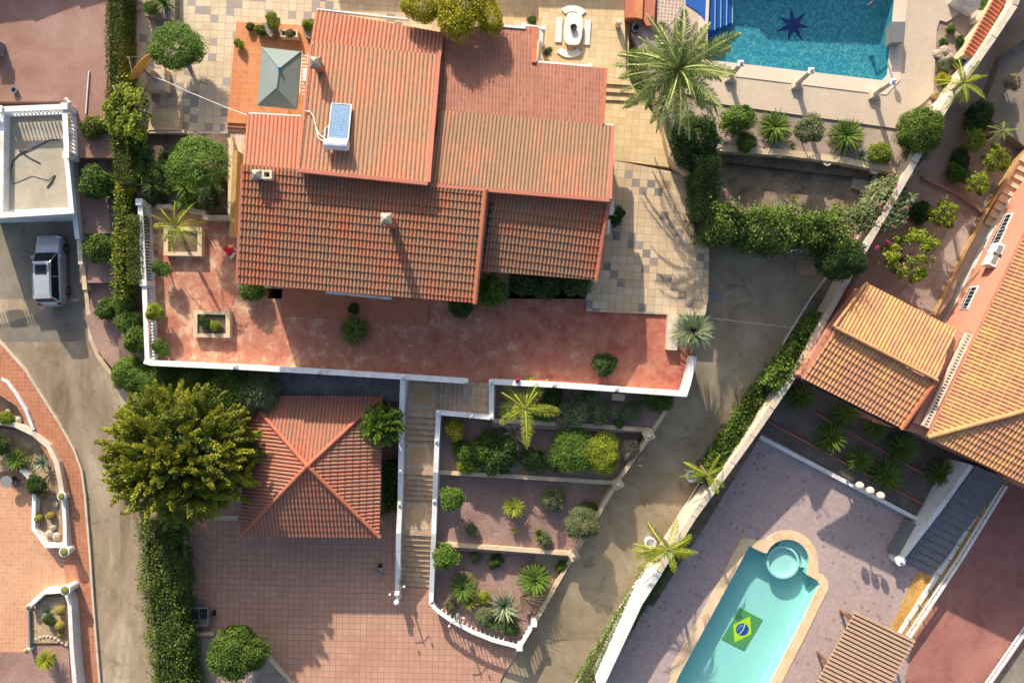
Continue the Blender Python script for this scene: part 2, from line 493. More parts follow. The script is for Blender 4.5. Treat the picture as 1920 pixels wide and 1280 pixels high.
def spray_mesh(name, mat, sprays=160, per=60, length=.34, rad=.085, leaf=.07, width=.04, droop=.35, squash=.8, low=-.3, r0=.62, seed=1, updir=0.0, tier=None):
    """crown of elongated sprays (conifer like / drooping branchlets) of unit radius"""
    global rng
    rng = np.random.default_rng(seed)
    dirs = sphere_pts(sprays, low)
    Cc, Dd, Lv, Nn_ = [], [], [], []
    for i in range(sprays):
        dr = dirs[i]; base = dr*rng.uniform(r0*.7, r0*1.12); base[2] *= squash
        ax = unit((dr+rng.normal(size=3)*.45+np.array([0, 0, updir-droop*(1-abs(dr[2]))]))[None])[0]
        ln = length*rng.uniform(.7, 1.25); t = rng.random(per); bend = np.array([0, 0, -droop*.5])
        s = unit(rng.normal(size=(per, 3))); rr_ = rad*(1-.65*t)*rng.uniform(.5, 1, per)
        c = base+ax*(t*ln)[:, None]+bend*(t**2*ln)[:, None]+s*rr_[:, None]
        Cc.append(c); Dd.append(ax+s*.7); Nn_.append(s+np.array([0, 0, .6])+dr*.3); Lv.append(rng.uniform(-.15, .5)+.2*rng.random(per)+.4*t)
    c = np.concatenate(Cc); d = np.concatenate(Dd); lv = np.concatenate(Lv)
    V, Q = leaf_quads(c, d, leaf*rng.uniform(.7, 1.3, len(c)), width*rng.uniform(.7, 1.3, len(c)), nrm=np.concatenate(Nn_))
    return np_mesh(name, V, Q, mat, lv)
def frond_arrays(L, droop, nl=34, ll=.30, lw=.035, rise=.5, az=0.0, fold=.25, sweep=.55, dens=None, jit=.12):
    """one feather frond growing from the origin towards azimuth az: leaflets on both sides of a rib"""
    t = np.linspace(.10, 1.0, nl); th0 = rise; 
    ang = th0-droop*t**1.3
    step = L/nl; x = np.cumsum(np.cos(ang))*step; z = np.cumsum(np.sin(ang))*step
    prof = np.sin(np.clip(t*.94+.10, 0, 1)*math.pi)**.6
    V, Q, lv = [], [], []
    for sgn in (-1, 1):
        ln = ll*L*prof*rng.uniform(.85, 1.1, nl)
        a = np.stack([x, np.zeros(nl), z], 1)
        dirx = sweep+.35*t+rng.normal(size=nl)*jit; d = np.stack([dirx, sgn*np.ones(nl), fold*np.ones(nl)-.12+rng.normal(size=nl)*jit], 1); d = unit(d)
        tip = a+d*ln[:, None]; tip[:, 2] -= ln*.22
        mid = a+d*(ln*.5)[:, None]
        wv = np.array([1.0, 0, 0.25])*lw*L
        q = np.stack([a-wv*.3, mid-wv, tip, mid+wv], 1)
        o = len(V)*4*nl; V.append(q.reshape(-1, 3)); Q.append(np.arange(4*nl).reshape(nl, 4)+o)
        lv.append(rng.random(nl)*.5+.25*t)
    # rib
    k = 8; idx = np.linspace(0, nl-1, k).astype(int); rb = np.stack([x[idx], np.zeros(k), z[idx]], 1); rb[0] *= 0
    wd = L*.012
    rv = np.concatenate([rb+[0, -wd, .01], rb+[0, wd, .01]]); base = 8*nl
    V.append(rv); Q.append(np.array([[base+i, base+i+1, base+k+i+1, base+k+i] for i in range(k-1)])); lv.append(np.ones(k-1)*.95)
    V = np.concatenate(V); Q = np.concatenate(Q); lv = np.concatenate(lv)
    ca, sa = math.cos(az), math.sin(az); X = V[:, 0]*ca-V[:, 1]*sa; Y = V[:, 0]*sa+V[:, 1]*ca
    return np.stack([X, Y, V[:, 2]], 1), Q, lv
def rosette_mesh(name, mat, nf=42, L=1.0, nl=16, ll=.14, lw=.03, rises=(1.25, -.05), droop=.9, seed=2, fold=.1, sweep=.5, core=.04, jit=.1):
    """crown of feather fronds (cycad, fern) as one mesh"""
    global rng
    rng = np.random.default_rng(seed); V, Q, lv = [], [], []; o = 0
    for i in range(nf):
        f = (i+.5)/nf; r = rises[0]+(rises[1]-rises[0])*f**.8
        v, q, l = frond_arrays(L*rng.uniform(.85, 1.06)*(1-.15*(1-f)), droop*rng.uniform(.8, 1.2), nl, ll, lw, r, i*2.39996+rng.uniform(-.15, .15), fold, sweep, jit=jit)
        V.append(v); Q.append(q+o); lv.append(np.clip(l*.6+.4*(1-f)*rng.uniform(.5, 1), 0, 1)); o += len(v)
    return np_mesh(name, np.concatenate(V), np.concatenate(Q), mat, np.concatenate(lv))
def blades_mesh(name, mat, n=40, L=1.0, wd=.06, rises=(1.35, .0), droop=.5, seg=4, seed=3, curl=0.0):
    """rosette of plain blades (agave, yucca, grass)"""
    global rng
    rng = np.random.default_rng(seed); V, Q, lv = [], [], []; o = 0
    for i in range(n):
        f = (i+.5)/n; r = rises[0]+(rises[1]-rises[0])*f; az = i*2.39996+rng.uniform(-.2, .2); l = L*rng.uniform(.75, 1.05)
        t = np.linspace(0, 1, seg+1); ang = r-droop*t*rng.uniform(.7, 1.3)
        x = np.concatenate([[0], np.cumsum(np.cos(ang[:-1]))])*l/seg; z = np.concatenate([[0], np.cumsum(np.sin(ang[:-1]))])*l/seg
        ww = wd*L*np.array([.7, 1, .85, .5, .02])[:seg+1] if seg == 4 else wd*L*(1-t)
        rows = []
        for k in range(seg+1):
            for s, zz in ((-1, .3), (0, 0), (1, .3)): rows.append((x[k], s*ww[k], z[k]+zz*ww[k]))
        v = np.array(rows); ca, sa = math.cos(az), math.sin(az)
        v = np.stack([v[:, 0]*ca-v[:, 1]*sa, v[:, 0]*sa+v[:, 1]*ca, v[:, 2]], 1)
        for k in range(seg):
            for s in (0, 1): Q.append((o+3*k+s, o+3*k+3+s, o+3*k+4+s, o+3*k+1+s)); lv.append(.25+.5*rng.random()+.2*k/seg)
        V.append(v); o += len(v)
    return np_mesh(name, np.concatenate(V), np.array(Q), mat, np.array(lv))
def hedge_mesh(name, path, wd, ht, mat, n_per_m2=170, leaf=.12, width=.08, rough=.10, lumpy=.18, seed=1):
    """clipped or loose hedge along a path (z = its foot); leaves on top and both sides over bumpy volume"""
    global rng
    rng = np.random.default_rng(seed)
    pts = resample(path, .35); n = len(pts); W_ = wd if isinstance(wd, (list, tuple)) else [wd]*n
    if len(W_) != n: W_ = np.interp(np.linspace(0, 1, n), np.linspace(0, 1, len(W_)), W_)
    P3 = np.array([tuple(p) for p in pts]); T = np.gradient(P3, axis=0); T[:, 2] = 0; T = unit(T); Nn = np.stack([-T[:, 1], T[:, 0], T[:, 2]*0], 1)
    L = np.sum(np.linalg.norm(np.diff(P3, axis=0), axis=1))
    m = int(L*(np.mean(W_)+1.4*ht)*n_per_m2)
    s = rng.random(m)*(n-1.001); i = s.astype(int); fr = (s-i)[:, None]
    c = P3[i]*(1-fr)+P3[i+1]*fr; nn = unit(Nn[i]*(1-fr)+Nn[i+1]*fr); w_ = (np.asarray(W_)[i]/2)[:, None]
    per = rng.random(m)*(2*ht+np.mean(W_)); tw = np.mean(W_)
    side = np.where(per < ht, -1, np.where(per < ht+tw, 0, 1))
    lat = np.where(side == 0, (per-ht)/tw*2-1, side)[:, None]
    hz = np.where(side == 0, ht, np.where(side < 0, per, per-ht-tw))[:, None]
    ph = np.sin(s*1.3+3*lat[:, 0])+np.sin(s*.53+1.7)+np.sin(s*2.9+lat[:, 0]*5)*.6
    bump_ = 1+lumpy*ph[:, None]/2.6
    c = c+nn*lat*w_*bump_*np.where(side == 0, 1, 1)[:, None]; c[:, 2:3] += hz*np.where(side[:, None] == 0, 1+lumpy*.5*ph[:, None]/2.6, 1)
    c += rng.normal(size=c.shape)*rough
    d = nn*lat*(side != 0)[:, None]+np.array([0, 0, 1])*(side == 0)[:, None]+rng.normal(size=c.shape)*.6
    lv = .28+.2*(ph/2.6)+rng.random(m)*.5
    nq = nn*lat*(side != 0)[:, None]+np.array([0, 0, .55])
    V, Q = leaf_quads(c, d, leaf*rng.uniform(.7, 1.3, m), width*rng.uniform(.7, 1.3, m), nrm=nq)
    return np_mesh(name, V, Q, mat, lv)
def obj(name, me, parent=None, loc=(0, 0, 0), sc=(1, 1, 1), rz=0.0, rot=None):
    o = bpy.data.objects.new(name, me); C.objects.link(o)
    if parent is not None: o.parent = parent
    o.location = loc; o.scale = sc if hasattr(sc, '__len__') else (sc,)*3; o.rotation_euler = rot or (0, 0, rz)
    return o

# ---------------- balustrade ----------------
_bal = {}
def baluster_mesh(mat, h):
    k = (mat.name, round(h, 2))
    if k not in _bal:
        m = MB(); m.lathe((0, 0, 0), [(.055, 0), (.055, .05*h), (.03, .1*h), (.066, .3*h), (.06, .42*h), (.028, .72*h), (.05, .9*h), (.05, h)], 8)
        me = bpy.data.meshes.new('baluster'); me.from_pydata(m.v, [], m.f); me.materials.append(mat); me.shade_smooth(); _bal[k] = me
    return _bal[k]
def balustrade(name, label, pts, ht, mat, cap, base_h=.3, depth=.6, wd=.26, step=.22, group=None, piers=(), skip=(), thin=1.0):
    """pts z = top of rail; low plinth, turned balusters, rail, piers"""
    path = [P(*q) for q in pts]; base = path[0].copy(); base.z = min(p.z for p in path)-ht
    t = thing(name, label, 'balustrade', base, group)
    strip(MB(), path, wd, .1).build('rail', cap, t)
    lo = [Vector((p.x, p.y, p.z-ht+base_h)) for p in path]
    strip(MB(), lo, wd*.9, base_h+depth).build('plinth', mat, t)
    hb = ht-base_h-.1; me = baluster_mesh(mat, hb)
    pp = resample(lo, step)
    for p in pp[1:-1][:98]:
        o = bpy.data.objects.new('baluster', me); C.objects.link(o); o.parent = t
        o.location = (p.x-base.x, p.y-base.y, p.z-base.z); o.scale = (thin, thin, 1)
    for q in piers:
        c = P(*q); m = MB(); m.box((c.x, c.y, c.z-ht), (.34, .34, ht+.05)); m.box((c.x, c.y, c.z+.05), (.42, .42, .06)); m.build('pier', mat, t)
    return t
# ---------------- materials ----------------
M = {}
M['white'] = m_plain('white_paint', (.74, .75, .75), .6, .10, 2.6, dirt=(.50, .43, .33, 1))
M['cream'] = m_plain('cream_render', (.62, .49, .32), .8, .10, 2.0, dirt=(.36, .27, .17, 1), bump=.3)
M['cream_pale'] = m_plain('pale_cap', (.66, .57, .45), .8, .12, 2.5, dirt=(.38, .31, .22, 1), bump=.3)
M['wallcream'] = m_plain('house_render', (.66, .52, .32), .85, .06)
M['pinkwall'] = m_plain('pink_render', (.58, .27, .19), .85, .07, 1.0, bump=.2)
M['terrapaint'] = m_plain('terracotta_paint', (.46, .17, .10), .7, .12, 3, dirt=(.32, .11, .07, 1))
M['concrete'] = m_ground('driveway_concrete', [(.3, (.20, .16, .10)), (.5, (.31, .25, .165)), (.7, (.45, .37, .255))], .22, 14, .12, .3, (1, 1, 1), 0, dark=(.17, .135, .075, 1))
M['road'] = m_ground('left_road_concrete', [(.32, (.20, .15, .09)), (.43, (.31, .24, .16)), (.54, (.40, .32, .225)), (.66, (.56, .46, .34))], .42, 12, .14, .4, (1, .22, 1), .10, dark=(.20, .145, .08, 1))
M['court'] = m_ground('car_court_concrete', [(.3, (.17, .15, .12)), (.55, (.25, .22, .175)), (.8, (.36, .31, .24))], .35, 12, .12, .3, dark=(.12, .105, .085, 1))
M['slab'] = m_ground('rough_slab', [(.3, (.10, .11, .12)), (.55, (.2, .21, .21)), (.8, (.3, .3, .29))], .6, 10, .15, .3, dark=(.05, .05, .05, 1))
M['screed'] = m_ground('garage_screed', [(.3, (.33, .29, .21)), (.55, (.42, .38, .30)), (.8, (.52, .48, .40))], .5, 12, .08, .2, dark=(.26, .22, .17, 1))
M['gravel'] = m_ground('pink_gravel', [(.3, (.25, .155, .13)), (.5, (.33, .21, .175)), (.7, (.42, .28, .235))], .35, 15, .38, 1.0)
M['gravel_red'] = m_ground('red_gravel', [(.3, (.25, .13, .095)), (.5, (.34, .20, .16)), (.7, (.43, .28, .235))], .22, 15, .36, 1.0)
M['gravel_pale'] = m_ground('pale_gravel', [(.3, (.24, .18, .15)), (.5, (.36, .28, .23)), (.7, (.50, .40, .33))], .4, 16, .4, 1.0)
M['soil'] = m_ground('garden_soil', [(.3, (.09, .062, .045)), (.5, (.16, .115, .085)), (.72, (.27, .20, .15))], .7, 12, .45, 1.0, dark=(.05, .05, .025, 1))
M['plotsoil'] = m_ground('dry_plot_soil', [(.3, (.15, .11, .075)), (.5, (.26, .195, .14)), (.7, (.38, .30, .225))], .8, 11, .45, 1.0, dark=(.08, .075, .035, 1))
M['sandsoil'] = m_ground('sandy_soil', [(.3, (.26, .18, .11)), (.5, (.40, .29, .18)), (.72, (.55, .42, .28))], .9, 9, .35, 1.0, dark=(.14, .11, .06, 1))
M['gravel_brown'] = m_ground('brown_gravel', [(.3, (.23, .16, .12)), (.5, (.32, .235, .18)), (.7, (.43, .33, .26))], .3, 15, .38, 1.0)
M['ochre_wall'] = m_plain('ochre_wall', (.46, .29, .12), .9, .2, 4, dirt=(.26, .16, .08, 1), bump=.4)
M['straw'] = m_ground('ochre_dry_ground', [(.3, (.33, .18, .05)), (.5, (.52, .30, .09)), (.72, (.66, .42, .16))], 1.2, 10, .4, 1.0)
M['patio'] = m_tiles('cream_grey_paving', .50, math.radians(4), [(.2, (.46, .34, .21)), (.5, (.58, .45, .30)), (.8, (.66, .54, .38))], (.24, .18, .12, 1), .035, (.205, .185, .17, 1), 'diag', .03, stain=(.50, .33, .18, 1), cvar=.35)
M['patio_left'] = m_tiles('cream_random_paving', .50, math.radians(3), [(.2, (.48, .38, .26)), (.5, (.58, .48, .34)), (.8, (.66, .56, .41))], (.27, .21, .15, 1), .03, (.31, .275, .255, 1), 'rand', .24, stain=(.42, .31, .19, 1), cvar=.35)
M['patio_gold'] = m_tiles('golden_paving', .45, math.radians(4), [(.2, (.52, .38, .20)), (.5, (.62, .47, .27)), (.8, (.69, .55, .34))], (.38, .27, .14, 1), .03, cvar=.35)
M['lower'] = m_tiles('lower_patio_tiles', .43, math.radians(1.2), [(.2, (.41, .22, .155)), (.5, (.48, .275, .195)), (.8, (.55, .34, .25))], (.26, .125, .09, 1), .055, big=2.0, stain=(.40, .225, .16, 1), bump=.35, cvar=.2)
M['orange_tile'] = m_tiles('orange_terrace_tiles', .275, math.radians(1), [(.2, (.47, .24, .15)), (.5, (.54, .29, .175)), (.8, (.60, .35, .22))], (.64, .45, .28, 1), .05, cvar=.3)
M['walk_tile'] = m_tiles('red_walkway_tiles', .27, math.radians(2), [(.2, (.42, .16, .085)), (.5, (.49, .20, .11)), (.8, (.56, .26, .16))], (.56, .36, .21, 1), .055, cvar=.35)
M['brick'] = m_tiles('orange_deck_bricks', .36, math.radians(4), [(.2, (.48, .17, .07)), (.5, (.55, .22, .09)), (.8, (.60, .27, .12))], (.60, .35, .19, 1), .03, cvar=.25)
M['stair_tile'] = m_tiles('stair_tiles', .33, math.radians(3), [(.2, (.34, .23, .15)), (.5, (.43, .305, .205)), (.8, (.52, .385, .265))], (.24, .15, .10, 1), .03, cvar=.35)
M['mosaic'] = m_tiles('landing_mosaic', .9, math.radians(3), [(.2, (.42, .27, .14)), (.5, (.48, .33, .18)), (.8, (.54, .39, .22))], (.4, .26, .12, 1), .02, cvar=.3)
M['ribbon'] = m_tiles('mosaic_border', .09, math.radians(3), [(.2, (.36, .27, .19)), (.5, (.48, .39, .30)), (.8, (.60, .54, .46))], (.36, .26, .17, 1), .08)
M['deck'] = m_tiles('pool_deck_stone', .40, math.radians(6), [(.2, (.48, .39, .30)), (.5, (.52, .43, .33)), (.8, (.56, .47, .37))], (.50, .41, .32, 1), .02, bump=.1, cvar=.2)
M['coping'] = m_plain('pool_coping_stone', (.66, .55, .44), .75, .06, 2)
M['mauve'] = m_tiles('mauve_block_paving', .22, math.radians(-30), [(.15, (.35, .265, .255)), (.5, (.42, .33, .315)), (.85, (.49, .395, .375))], (.32, .24, .235, 1), .05, odd=(.29, .225, .22, 1), odd_p=.035, cvar=.35, bump=.4, stain=(.37, .29, .28, 1))
M['redpave'] = m_ground('red_coated_paving', [(.3, (.26, .10, .085)), (.5, (.35, .155, .13)), (.7, (.42, .20, .16))], .3, 8, .08, .1, dark=(.24, .09, .08, 1))
M['sandcope'] = m_tiles('pool_rim_stone', .6, math.radians(-30), [(.2, (.60, .43, .26)), (.5, (.70, .53, .33)), (.8, (.74, .58, .39))], (.55, .38, .22, 1), .02)
a = N('red_painted_terrace'); p = a.pos(); q = a.map(p, (1, 1, 1), math.radians(4))
n1 = a.noise(q, .35, 9, .72, .3); n2 = a.noise(a.map(q, (1, 1, 1), 0, (7, 3, 0)), 1.2, 10, .78, .25); sx = a.n('SeparateXYZ', {0: p})
pe = a.rng(sx.outputs[0], -24, 12, .01, -.13)                       # the coating is worn away towards the west corner
v = a.math('ADD', a.math('ADD', a.math('MULTIPLY', n1, .45), a.math('MULTIPLY', n2, .65)), pe)
cc = a.ramp(v, [(.34, (.30, .085, .06)), (.45, (.42, .15, .10)), (.54, (.47, .215, .14)), (.60, (.60, .38, .25)), (.70, (.68, .49, .34))])
n3 = a.noise(q, 7, 6, .8); k = a.rng(n3, .3, .7, .82, 1.15)
cc = a.mix(1.0, cc, a.n('CombineColor', {0: k, 1: k, 2: k}), 'MULTIPLY')
sq = a.n('SeparateXYZ', {0: a.map(q, (1/1.35, 1/1.35, 1))})
g = a.math('MAXIMUM', a.rng(a.math('ABSOLUTE', a.math('SUBTRACT', a.math('FRACT', sq.outputs[0]), .5)), .485, .495), a.rng(a.math('ABSOLUTE', a.math('SUBTRACT', a.math('FRACT', sq.outputs[1]), .5)), .485, .495))
cc = a.mix(a.math('MULTIPLY', g, .35), cc, (.24, .07, .05, 1))
a.bump(n3, .2, .01); M['red'] = a.col(cc, .7)
M['roof_old'] = m_roof('weathered_roof_tiles', (.44, .13, .065, 1), (.35, .16, .095, 1), (.28, .17, .11, 1), (.18, .115, .075, 1), .28, .44, .4)
M['roof_up'] = m_roof('upper_roof_tiles', (.60, .21, .12, 1), (.53, .245, .145, 1), (.42, .25, .155, 1), (.27, .19, .125, 1), .22, .36, .5)
M['roof_east'] = m_roof('east_roof_tiles', (.54, .205, .12, 1), (.48, .23, .14, 1), (.36, .225, .14, 1), (.24, .18, .12, 1), .3, .32, .5)
M['roof_flat'] = m_tiles('flat_roof_tiles', .23, math.radians(4), [(.2, (.30, .125, .085)), (.5, (.35, .15, .10)), (.8, (.40, .18, .125))], (.50, .27, .18, 1), .06, cvar=.4, aspect=1.7, brick=.0, stain=(.30, .16, .12, 1))
M['roof_pink'] = m_roof('pink_red_roof_tiles', (.50, .175, .105, 1), (.49, .20, .125, 1), (.44, .21, .135, 1), (.28, .15, .10, 1), .3, .42, .4)
M['roof_gaz'] = m_roof('gazebo_roof_tiles', (.44, .135, .08, 1), (.42, .175, .115, 1), (.33, .175, .12, 1), (.15, .085, .06, 1), .35, .42, .5)
M['roof_ochre'] = m_roof('ochre_roof_tiles', (.68, .42, .15, 1), (.62, .33, .14, 1), (.50, .25, .145, 1), (.32, .18, .10, 1), .45, .38, .3)
M['ridge'] = m_plain('ridge_tile_clay', (.46, .155, .09), .85, .2, 3, dirt=(.25, .13, .09, 1))
M['ridge_ochre'] = m_plain('ochre_ridge_clay', (.50, .27, .12), .85, .25, 3, dirt=(.28, .15, .09, 1))
M['verge'] = m_plain('painted_verge', (.46, .17, .12), .75, .1, 3)
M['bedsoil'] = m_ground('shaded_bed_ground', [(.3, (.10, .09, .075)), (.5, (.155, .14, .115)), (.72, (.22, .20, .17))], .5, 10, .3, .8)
M['dark'] = m_plain('dark_metal', (.03, .03, .033), .5, .1)
M['grey'] = m_plain('grey_plastic', (.16, .17, .18), .6, .1)
M['greymid'] = m_plain('grey_cover', (.22, .22, .23), .7, .08)
M['bluestair'] = m_plain('blue_grey_steps', (.20, .205, .215), .75, .15, 4, dirt=(.12, .12, .125, 1))
M['wood'] = m_plain('brown_wood', (.20, .11, .06), .8, .2, 6)
M['bark'] = m_plain('bark', (.17, .12, .08), .95, .3, 8, bump=.8)
M['barkpale'] = m_plain('pale_bark', (.33, .27, .20), .95, .25, 8, bump=.6)
M['stone'] = m_plain('pale_rock', (.44, .37, .29), .9, .3, 5, bump=1.0)
M['rock'] = m_plain('brown_rock', (.34, .20, .13), .9, .3, 5, bump=1.0)
M['slats'] = m_plain('pergola_slats', (.50, .34, .24), .7, .12, 5, dirt=(.36, .24, .17, 1))
M['glass'] = m_plain('dark_glass', (.02, .025, .03), .08, .0)
M['carpaint'] = m_plain('silver_car_paint', (.52, .54, .58), .28, .03, .5, metal=.4)
M['tyre'] = m_plain('tyre_rubber', (.02, .02, .02), .9, .1)
M['redplastic'] = m_plain('red_plastic', (.52, .02, .03), .4, .05)
M['blueplastic'] = m_plain('blue_plastic', (.03, .25, .60), .4, .05)
M['aqua'] = m_plain('pool_plaster', (.40, .66, .62), .8, .04, .8)
M['aquapale'] = m_plain('pool_plaster_pale', (.50, .72, .67), .8, .03, .8)
M['canvas'] = m_plain('grey_green_canvas', (.215, .265, .255), .8, .06, 1.5)
M['orangecanvas'] = m_plain('orange_dish_paint', (.70, .38, .10), .6, .08)
a = N('blue_mosaic_ripple_light'); p = a.pos()
vo = a.n('TexVoronoi', {'Vector': p, 'Scale': 9.0}); n1 = a.noise(p, .5, 3, .5)
c1 = a.ramp(vo.outputs['Color'], [(.2, (.04, .24, .30)), (.5, (.075, .32, .37)), (.8, (.20, .47, .47))])  # mosaic blues, with pale cells painting rippled light on the floor
vd = a.n('TexVoronoi', {'Vector': a.map(p, (1, 1, 1), .3), 'Scale': 5.0}, feature='DISTANCE_TO_EDGE').outputs[0]
M['poolblue'] = a.col(a.mix(a.rng(n1, .3, .7, 0, .3), c1, (.04, .26, .34, 1)), .6)
M['navy'] = m_plain('navy_mosaic', (.012, .035, .16), .6, .2, 5)
M['royal'] = m_plain('royal_blue_mosaic', (.02, .10, .42), .6, .15, 5)
M['water_blue'] = m_water('blue_pool_water', (.66, .86, .92, 1), .25, 1.6)
M['water_aqua'] = m_water('aqua_pool_water', (.78, .95, .95, 1), .05, 1.2)
M['flag_green'] = m_plain('flag_green', (.11, .30, .10), .8, .05); M['flag_yellow'] = m_plain('flag_yellow', (.62, .68, .02), .8, .05)
M['flag_blue'] = m_plain('flag_blue', (.02, .06, .30), .8, .05)
L = {}
L['lime'] = m_leaf('lime_leaves', (.09, .15, .012, 1), (.40, .45, .04, 1))
L['green'] = m_leaf('green_leaves', (.035, .08, .012, 1), (.17, .26, .035, 1))
L['bright'] = m_leaf('bright_green_leaves', (.045, .11, .012, 1), (.22, .34, .05, 1))
L['dark'] = m_leaf('dark_green_leaves', (.02, .05, .012, 1), (.09, .16, .035, 1))
L['olive'] = m_leaf('olive_leaves', (.09, .11, .05, 1), (.26, .30, .13, 1))
L['yellow'] = m_leaf('yellow_green_leaves', (.22, .23, .012, 1), (.62, .55, .04, 1))
L['spray'] = m_leaf('golden_conifer_sprays', (.035, .07, .012, 1), (.43, .44, .05, 1))
L['palm'] = m_leaf('palm_leaves', (.10, .16, .035, 1), (.42, .50, .17, 1))
L['palmlime'] = m_leaf('lime_palm_leaves', (.12, .20, .012, 1), (.50, .52, .06, 1))
L['cycad'] = m_leaf('cycad_leaves', (.02, .055, .010, 1), (.18, .27, .035, 1), .1)
L['blue'] = m_leaf('blue_green_blades', (.07, .12, .08, 1), (.30, .40, .26, 1), .1)
L['hedge'] = m_leaf('hedge_leaves', (.065, .095, .010, 1), (.20, .24, .035, 1), .1)
L['hedgedark'] = m_leaf('cypress_hedge_leaves', (.03, .065, .012, 1), (.16, .235, .035, 1), .12)
L['dry'] = m_leaf('dry_stems', (.16, .12, .07, 1), (.45, .37, .26, 1), .05)
L['pink'] = m_leaf('pink_flowers', (.40, .04, .13, 1), (.58, .09, .26, 1), .2)
L['white'] = m_leaf('white_flowers', (.5, .42, .35, 1), (.8, .72, .62, 1), .2)
L['silver'] = m_leaf('silver_green_blades', (.10, .15, .07, 1), (.38, .44, .26, 1), .1)

# ---------------- ground and levels ----------------
m = MB(); m.add([(-300, -300, -6.0), (300, -300, -6.0), (300, 300, -6.0), (-300, 300, -6.0)], [(0, 1, 2, 3)])
struct('ground', m, M['soil'], 'brown soil under and around the plots')
pad('lower_patio', flat([(300, 640), (1015, 640), (1015, 1175), (975, 1218), (940, 1270), (905, 1420), (300, 1420)], -4.45), M['lower'], label='pink tiled lower patio below the terrace wall')
def zdrive(y): return float(np.interp(y, [430, 600, 750, 900, 1050, 1200, 1420], [-.5, -1.0, -2.0, -2.8, -3.6, -4.42, -4.9]))
bm = MB(); rows = [(420, 1290, 1620), (450, 1290, 1600), (520, 1290, 1572), (600, 1235, 1545), (680, 1215, 1500), (750, 1200, 1455), (830, 1120, 1405), (900, 1070, 1360), (980, 1040, 1310), (1050, 1000, 1262), (1130, 975, 1215), (1200, 930, 1170), (1300, 860, 1110), (1440, 800, 1040)]
vs = []
for y, a_, b_ in rows:
    z = zdrive(y); vs += [P(a_, y, z), P(b_, y, z)]
bm.add(vs, [(2*i, 2*i+2, 2*i+3, 2*i+1) for i in range(len(rows)-1)])
vsk = [(v.x, v.y, -5.95) for v in vs]; nn_ = len(vs)
bm.add(vs+vsk, [(2*i+1, 2*i+3, nn_+2*i+3, nn_+2*i+1) for i in range(len(rows)-1)]+[(0, 1, nn_+1, nn_)])
struct('driveway', bm, M['concrete'], 'grey concrete driveway sloping down beside the terraced garden')
KERB = [(1560, 505), (1520, 560), (1478, 628), (1438, 700), (1398, 762), (1350, 845), (1303, 918), (1262, 985), (1212, 1062), (1150, 1160), (1078, 1285), (1010, 1420)]
m = MB(); strip(m, [P(x, y, zdrive(y)+.12) for x, y in KERB], .12, .5); struct('kerb', m, M['cream_pale'], 'thin concrete kerb between driveway and planting strip')
def shift(pl, d): return [(x+d, y) for x, y in pl]
vv = [(x, y, zdrive(y)+.07) for x, y in KERB]+[(x+60, y, zdrive(y)+.07) for x, y in KERB[::-1]]
pad('planting_strip', vv, M['soil'], label='narrow soil strip along the boundary wall')
# house platform
pad('red_terrace', [(262, 372, -.15), (500, 372, -.15), (500, 560, -.15), (1100, 560, -.15), (1100, 585, -.15), (1260, 585, -.15), (1303, 660, -.15), (1283, 738, -.15), (930, 717, -.15), (756, 710, -.15), (283, 682, -.15)], M['red'], label='worn red painted terrace in front of the tiled house')
pad('paving', [(215, -60, 0), (1010, -60, 0), (1010, 300, 0), (1148, 300, 0), (1300, 330, 0), (1312, 440, 0), (1330, 452, 0), (1328, 560, 0), (1322, 592, 0), (1099, 584, 0), (1099, 540, 0), (445, 540, 0), (440, 380, 0), (262, 380, 0), (262, 240, 0), (232, 200, 0)], M['patio'], label='cream paving with grey tiles around the tiled house')
pad('paving', [(216, -60, .004), (600, -60, .004), (600, 200, .004), (462, 220, .004), (455, 300, .004), (440, 380, .004), (262, 380, .004), (262, 240, .004), (233, 200, .004)], M['patio_left'], -.5, label='cream paving with scattered grey tiles west of the house')
pad('paving', [(930, -60, .004), (1180, -60, .004), (1180, 60, .004), (1178, 150, .004), (1215, 200, .004), (1290, 318, .004), (1150, 300, .004), (990, 300, .004), (990, 100, .004), (930, 60, .004)], M['patio_gold'], -.5, label='golden paving beside the garden table')
pad('garden_soil', [(222, 240, .05), (262, 250, .05), (430, 250, .05), (430, 400, .05), (370, 400, .05), (285, 380, .05), (222, 380, .05)], M['soil'], -.4, label='dark soil of the planting bed west of the house')
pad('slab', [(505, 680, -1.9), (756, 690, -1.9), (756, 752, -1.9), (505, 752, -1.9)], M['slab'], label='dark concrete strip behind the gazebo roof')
# garden beds east of the stairs
pad('gravel_bed', flat([(922, 700), (1290, 715), (1262, 752), (1215, 812), (922, 800)], -1.15), M['gravel'], label='gravel bed under the terrace wall')
pad('gravel_bed', flat([(815, 760), (925, 765), (930, 770), (1212, 790), (1160, 905), (815, 890)], -2.05), M['gravel'], label='second gravel bed with two round bushes')
pad('gravel_bed', flat([(812, 870), (1165, 885), (1160, 905), (1080, 1045), (812, 1028)], -2.9), M['gravel'], label='third gravel bed with small palms')
pad('gravel_bed', flat([(806, 1005), (1085, 1020), (1078, 1045), (1003, 1170), (975, 1212), (920, 1196), (850, 1162), (812, 1125)], -3.7), M['gravel'], label='lowest gravel bed behind the curved white balustrade')
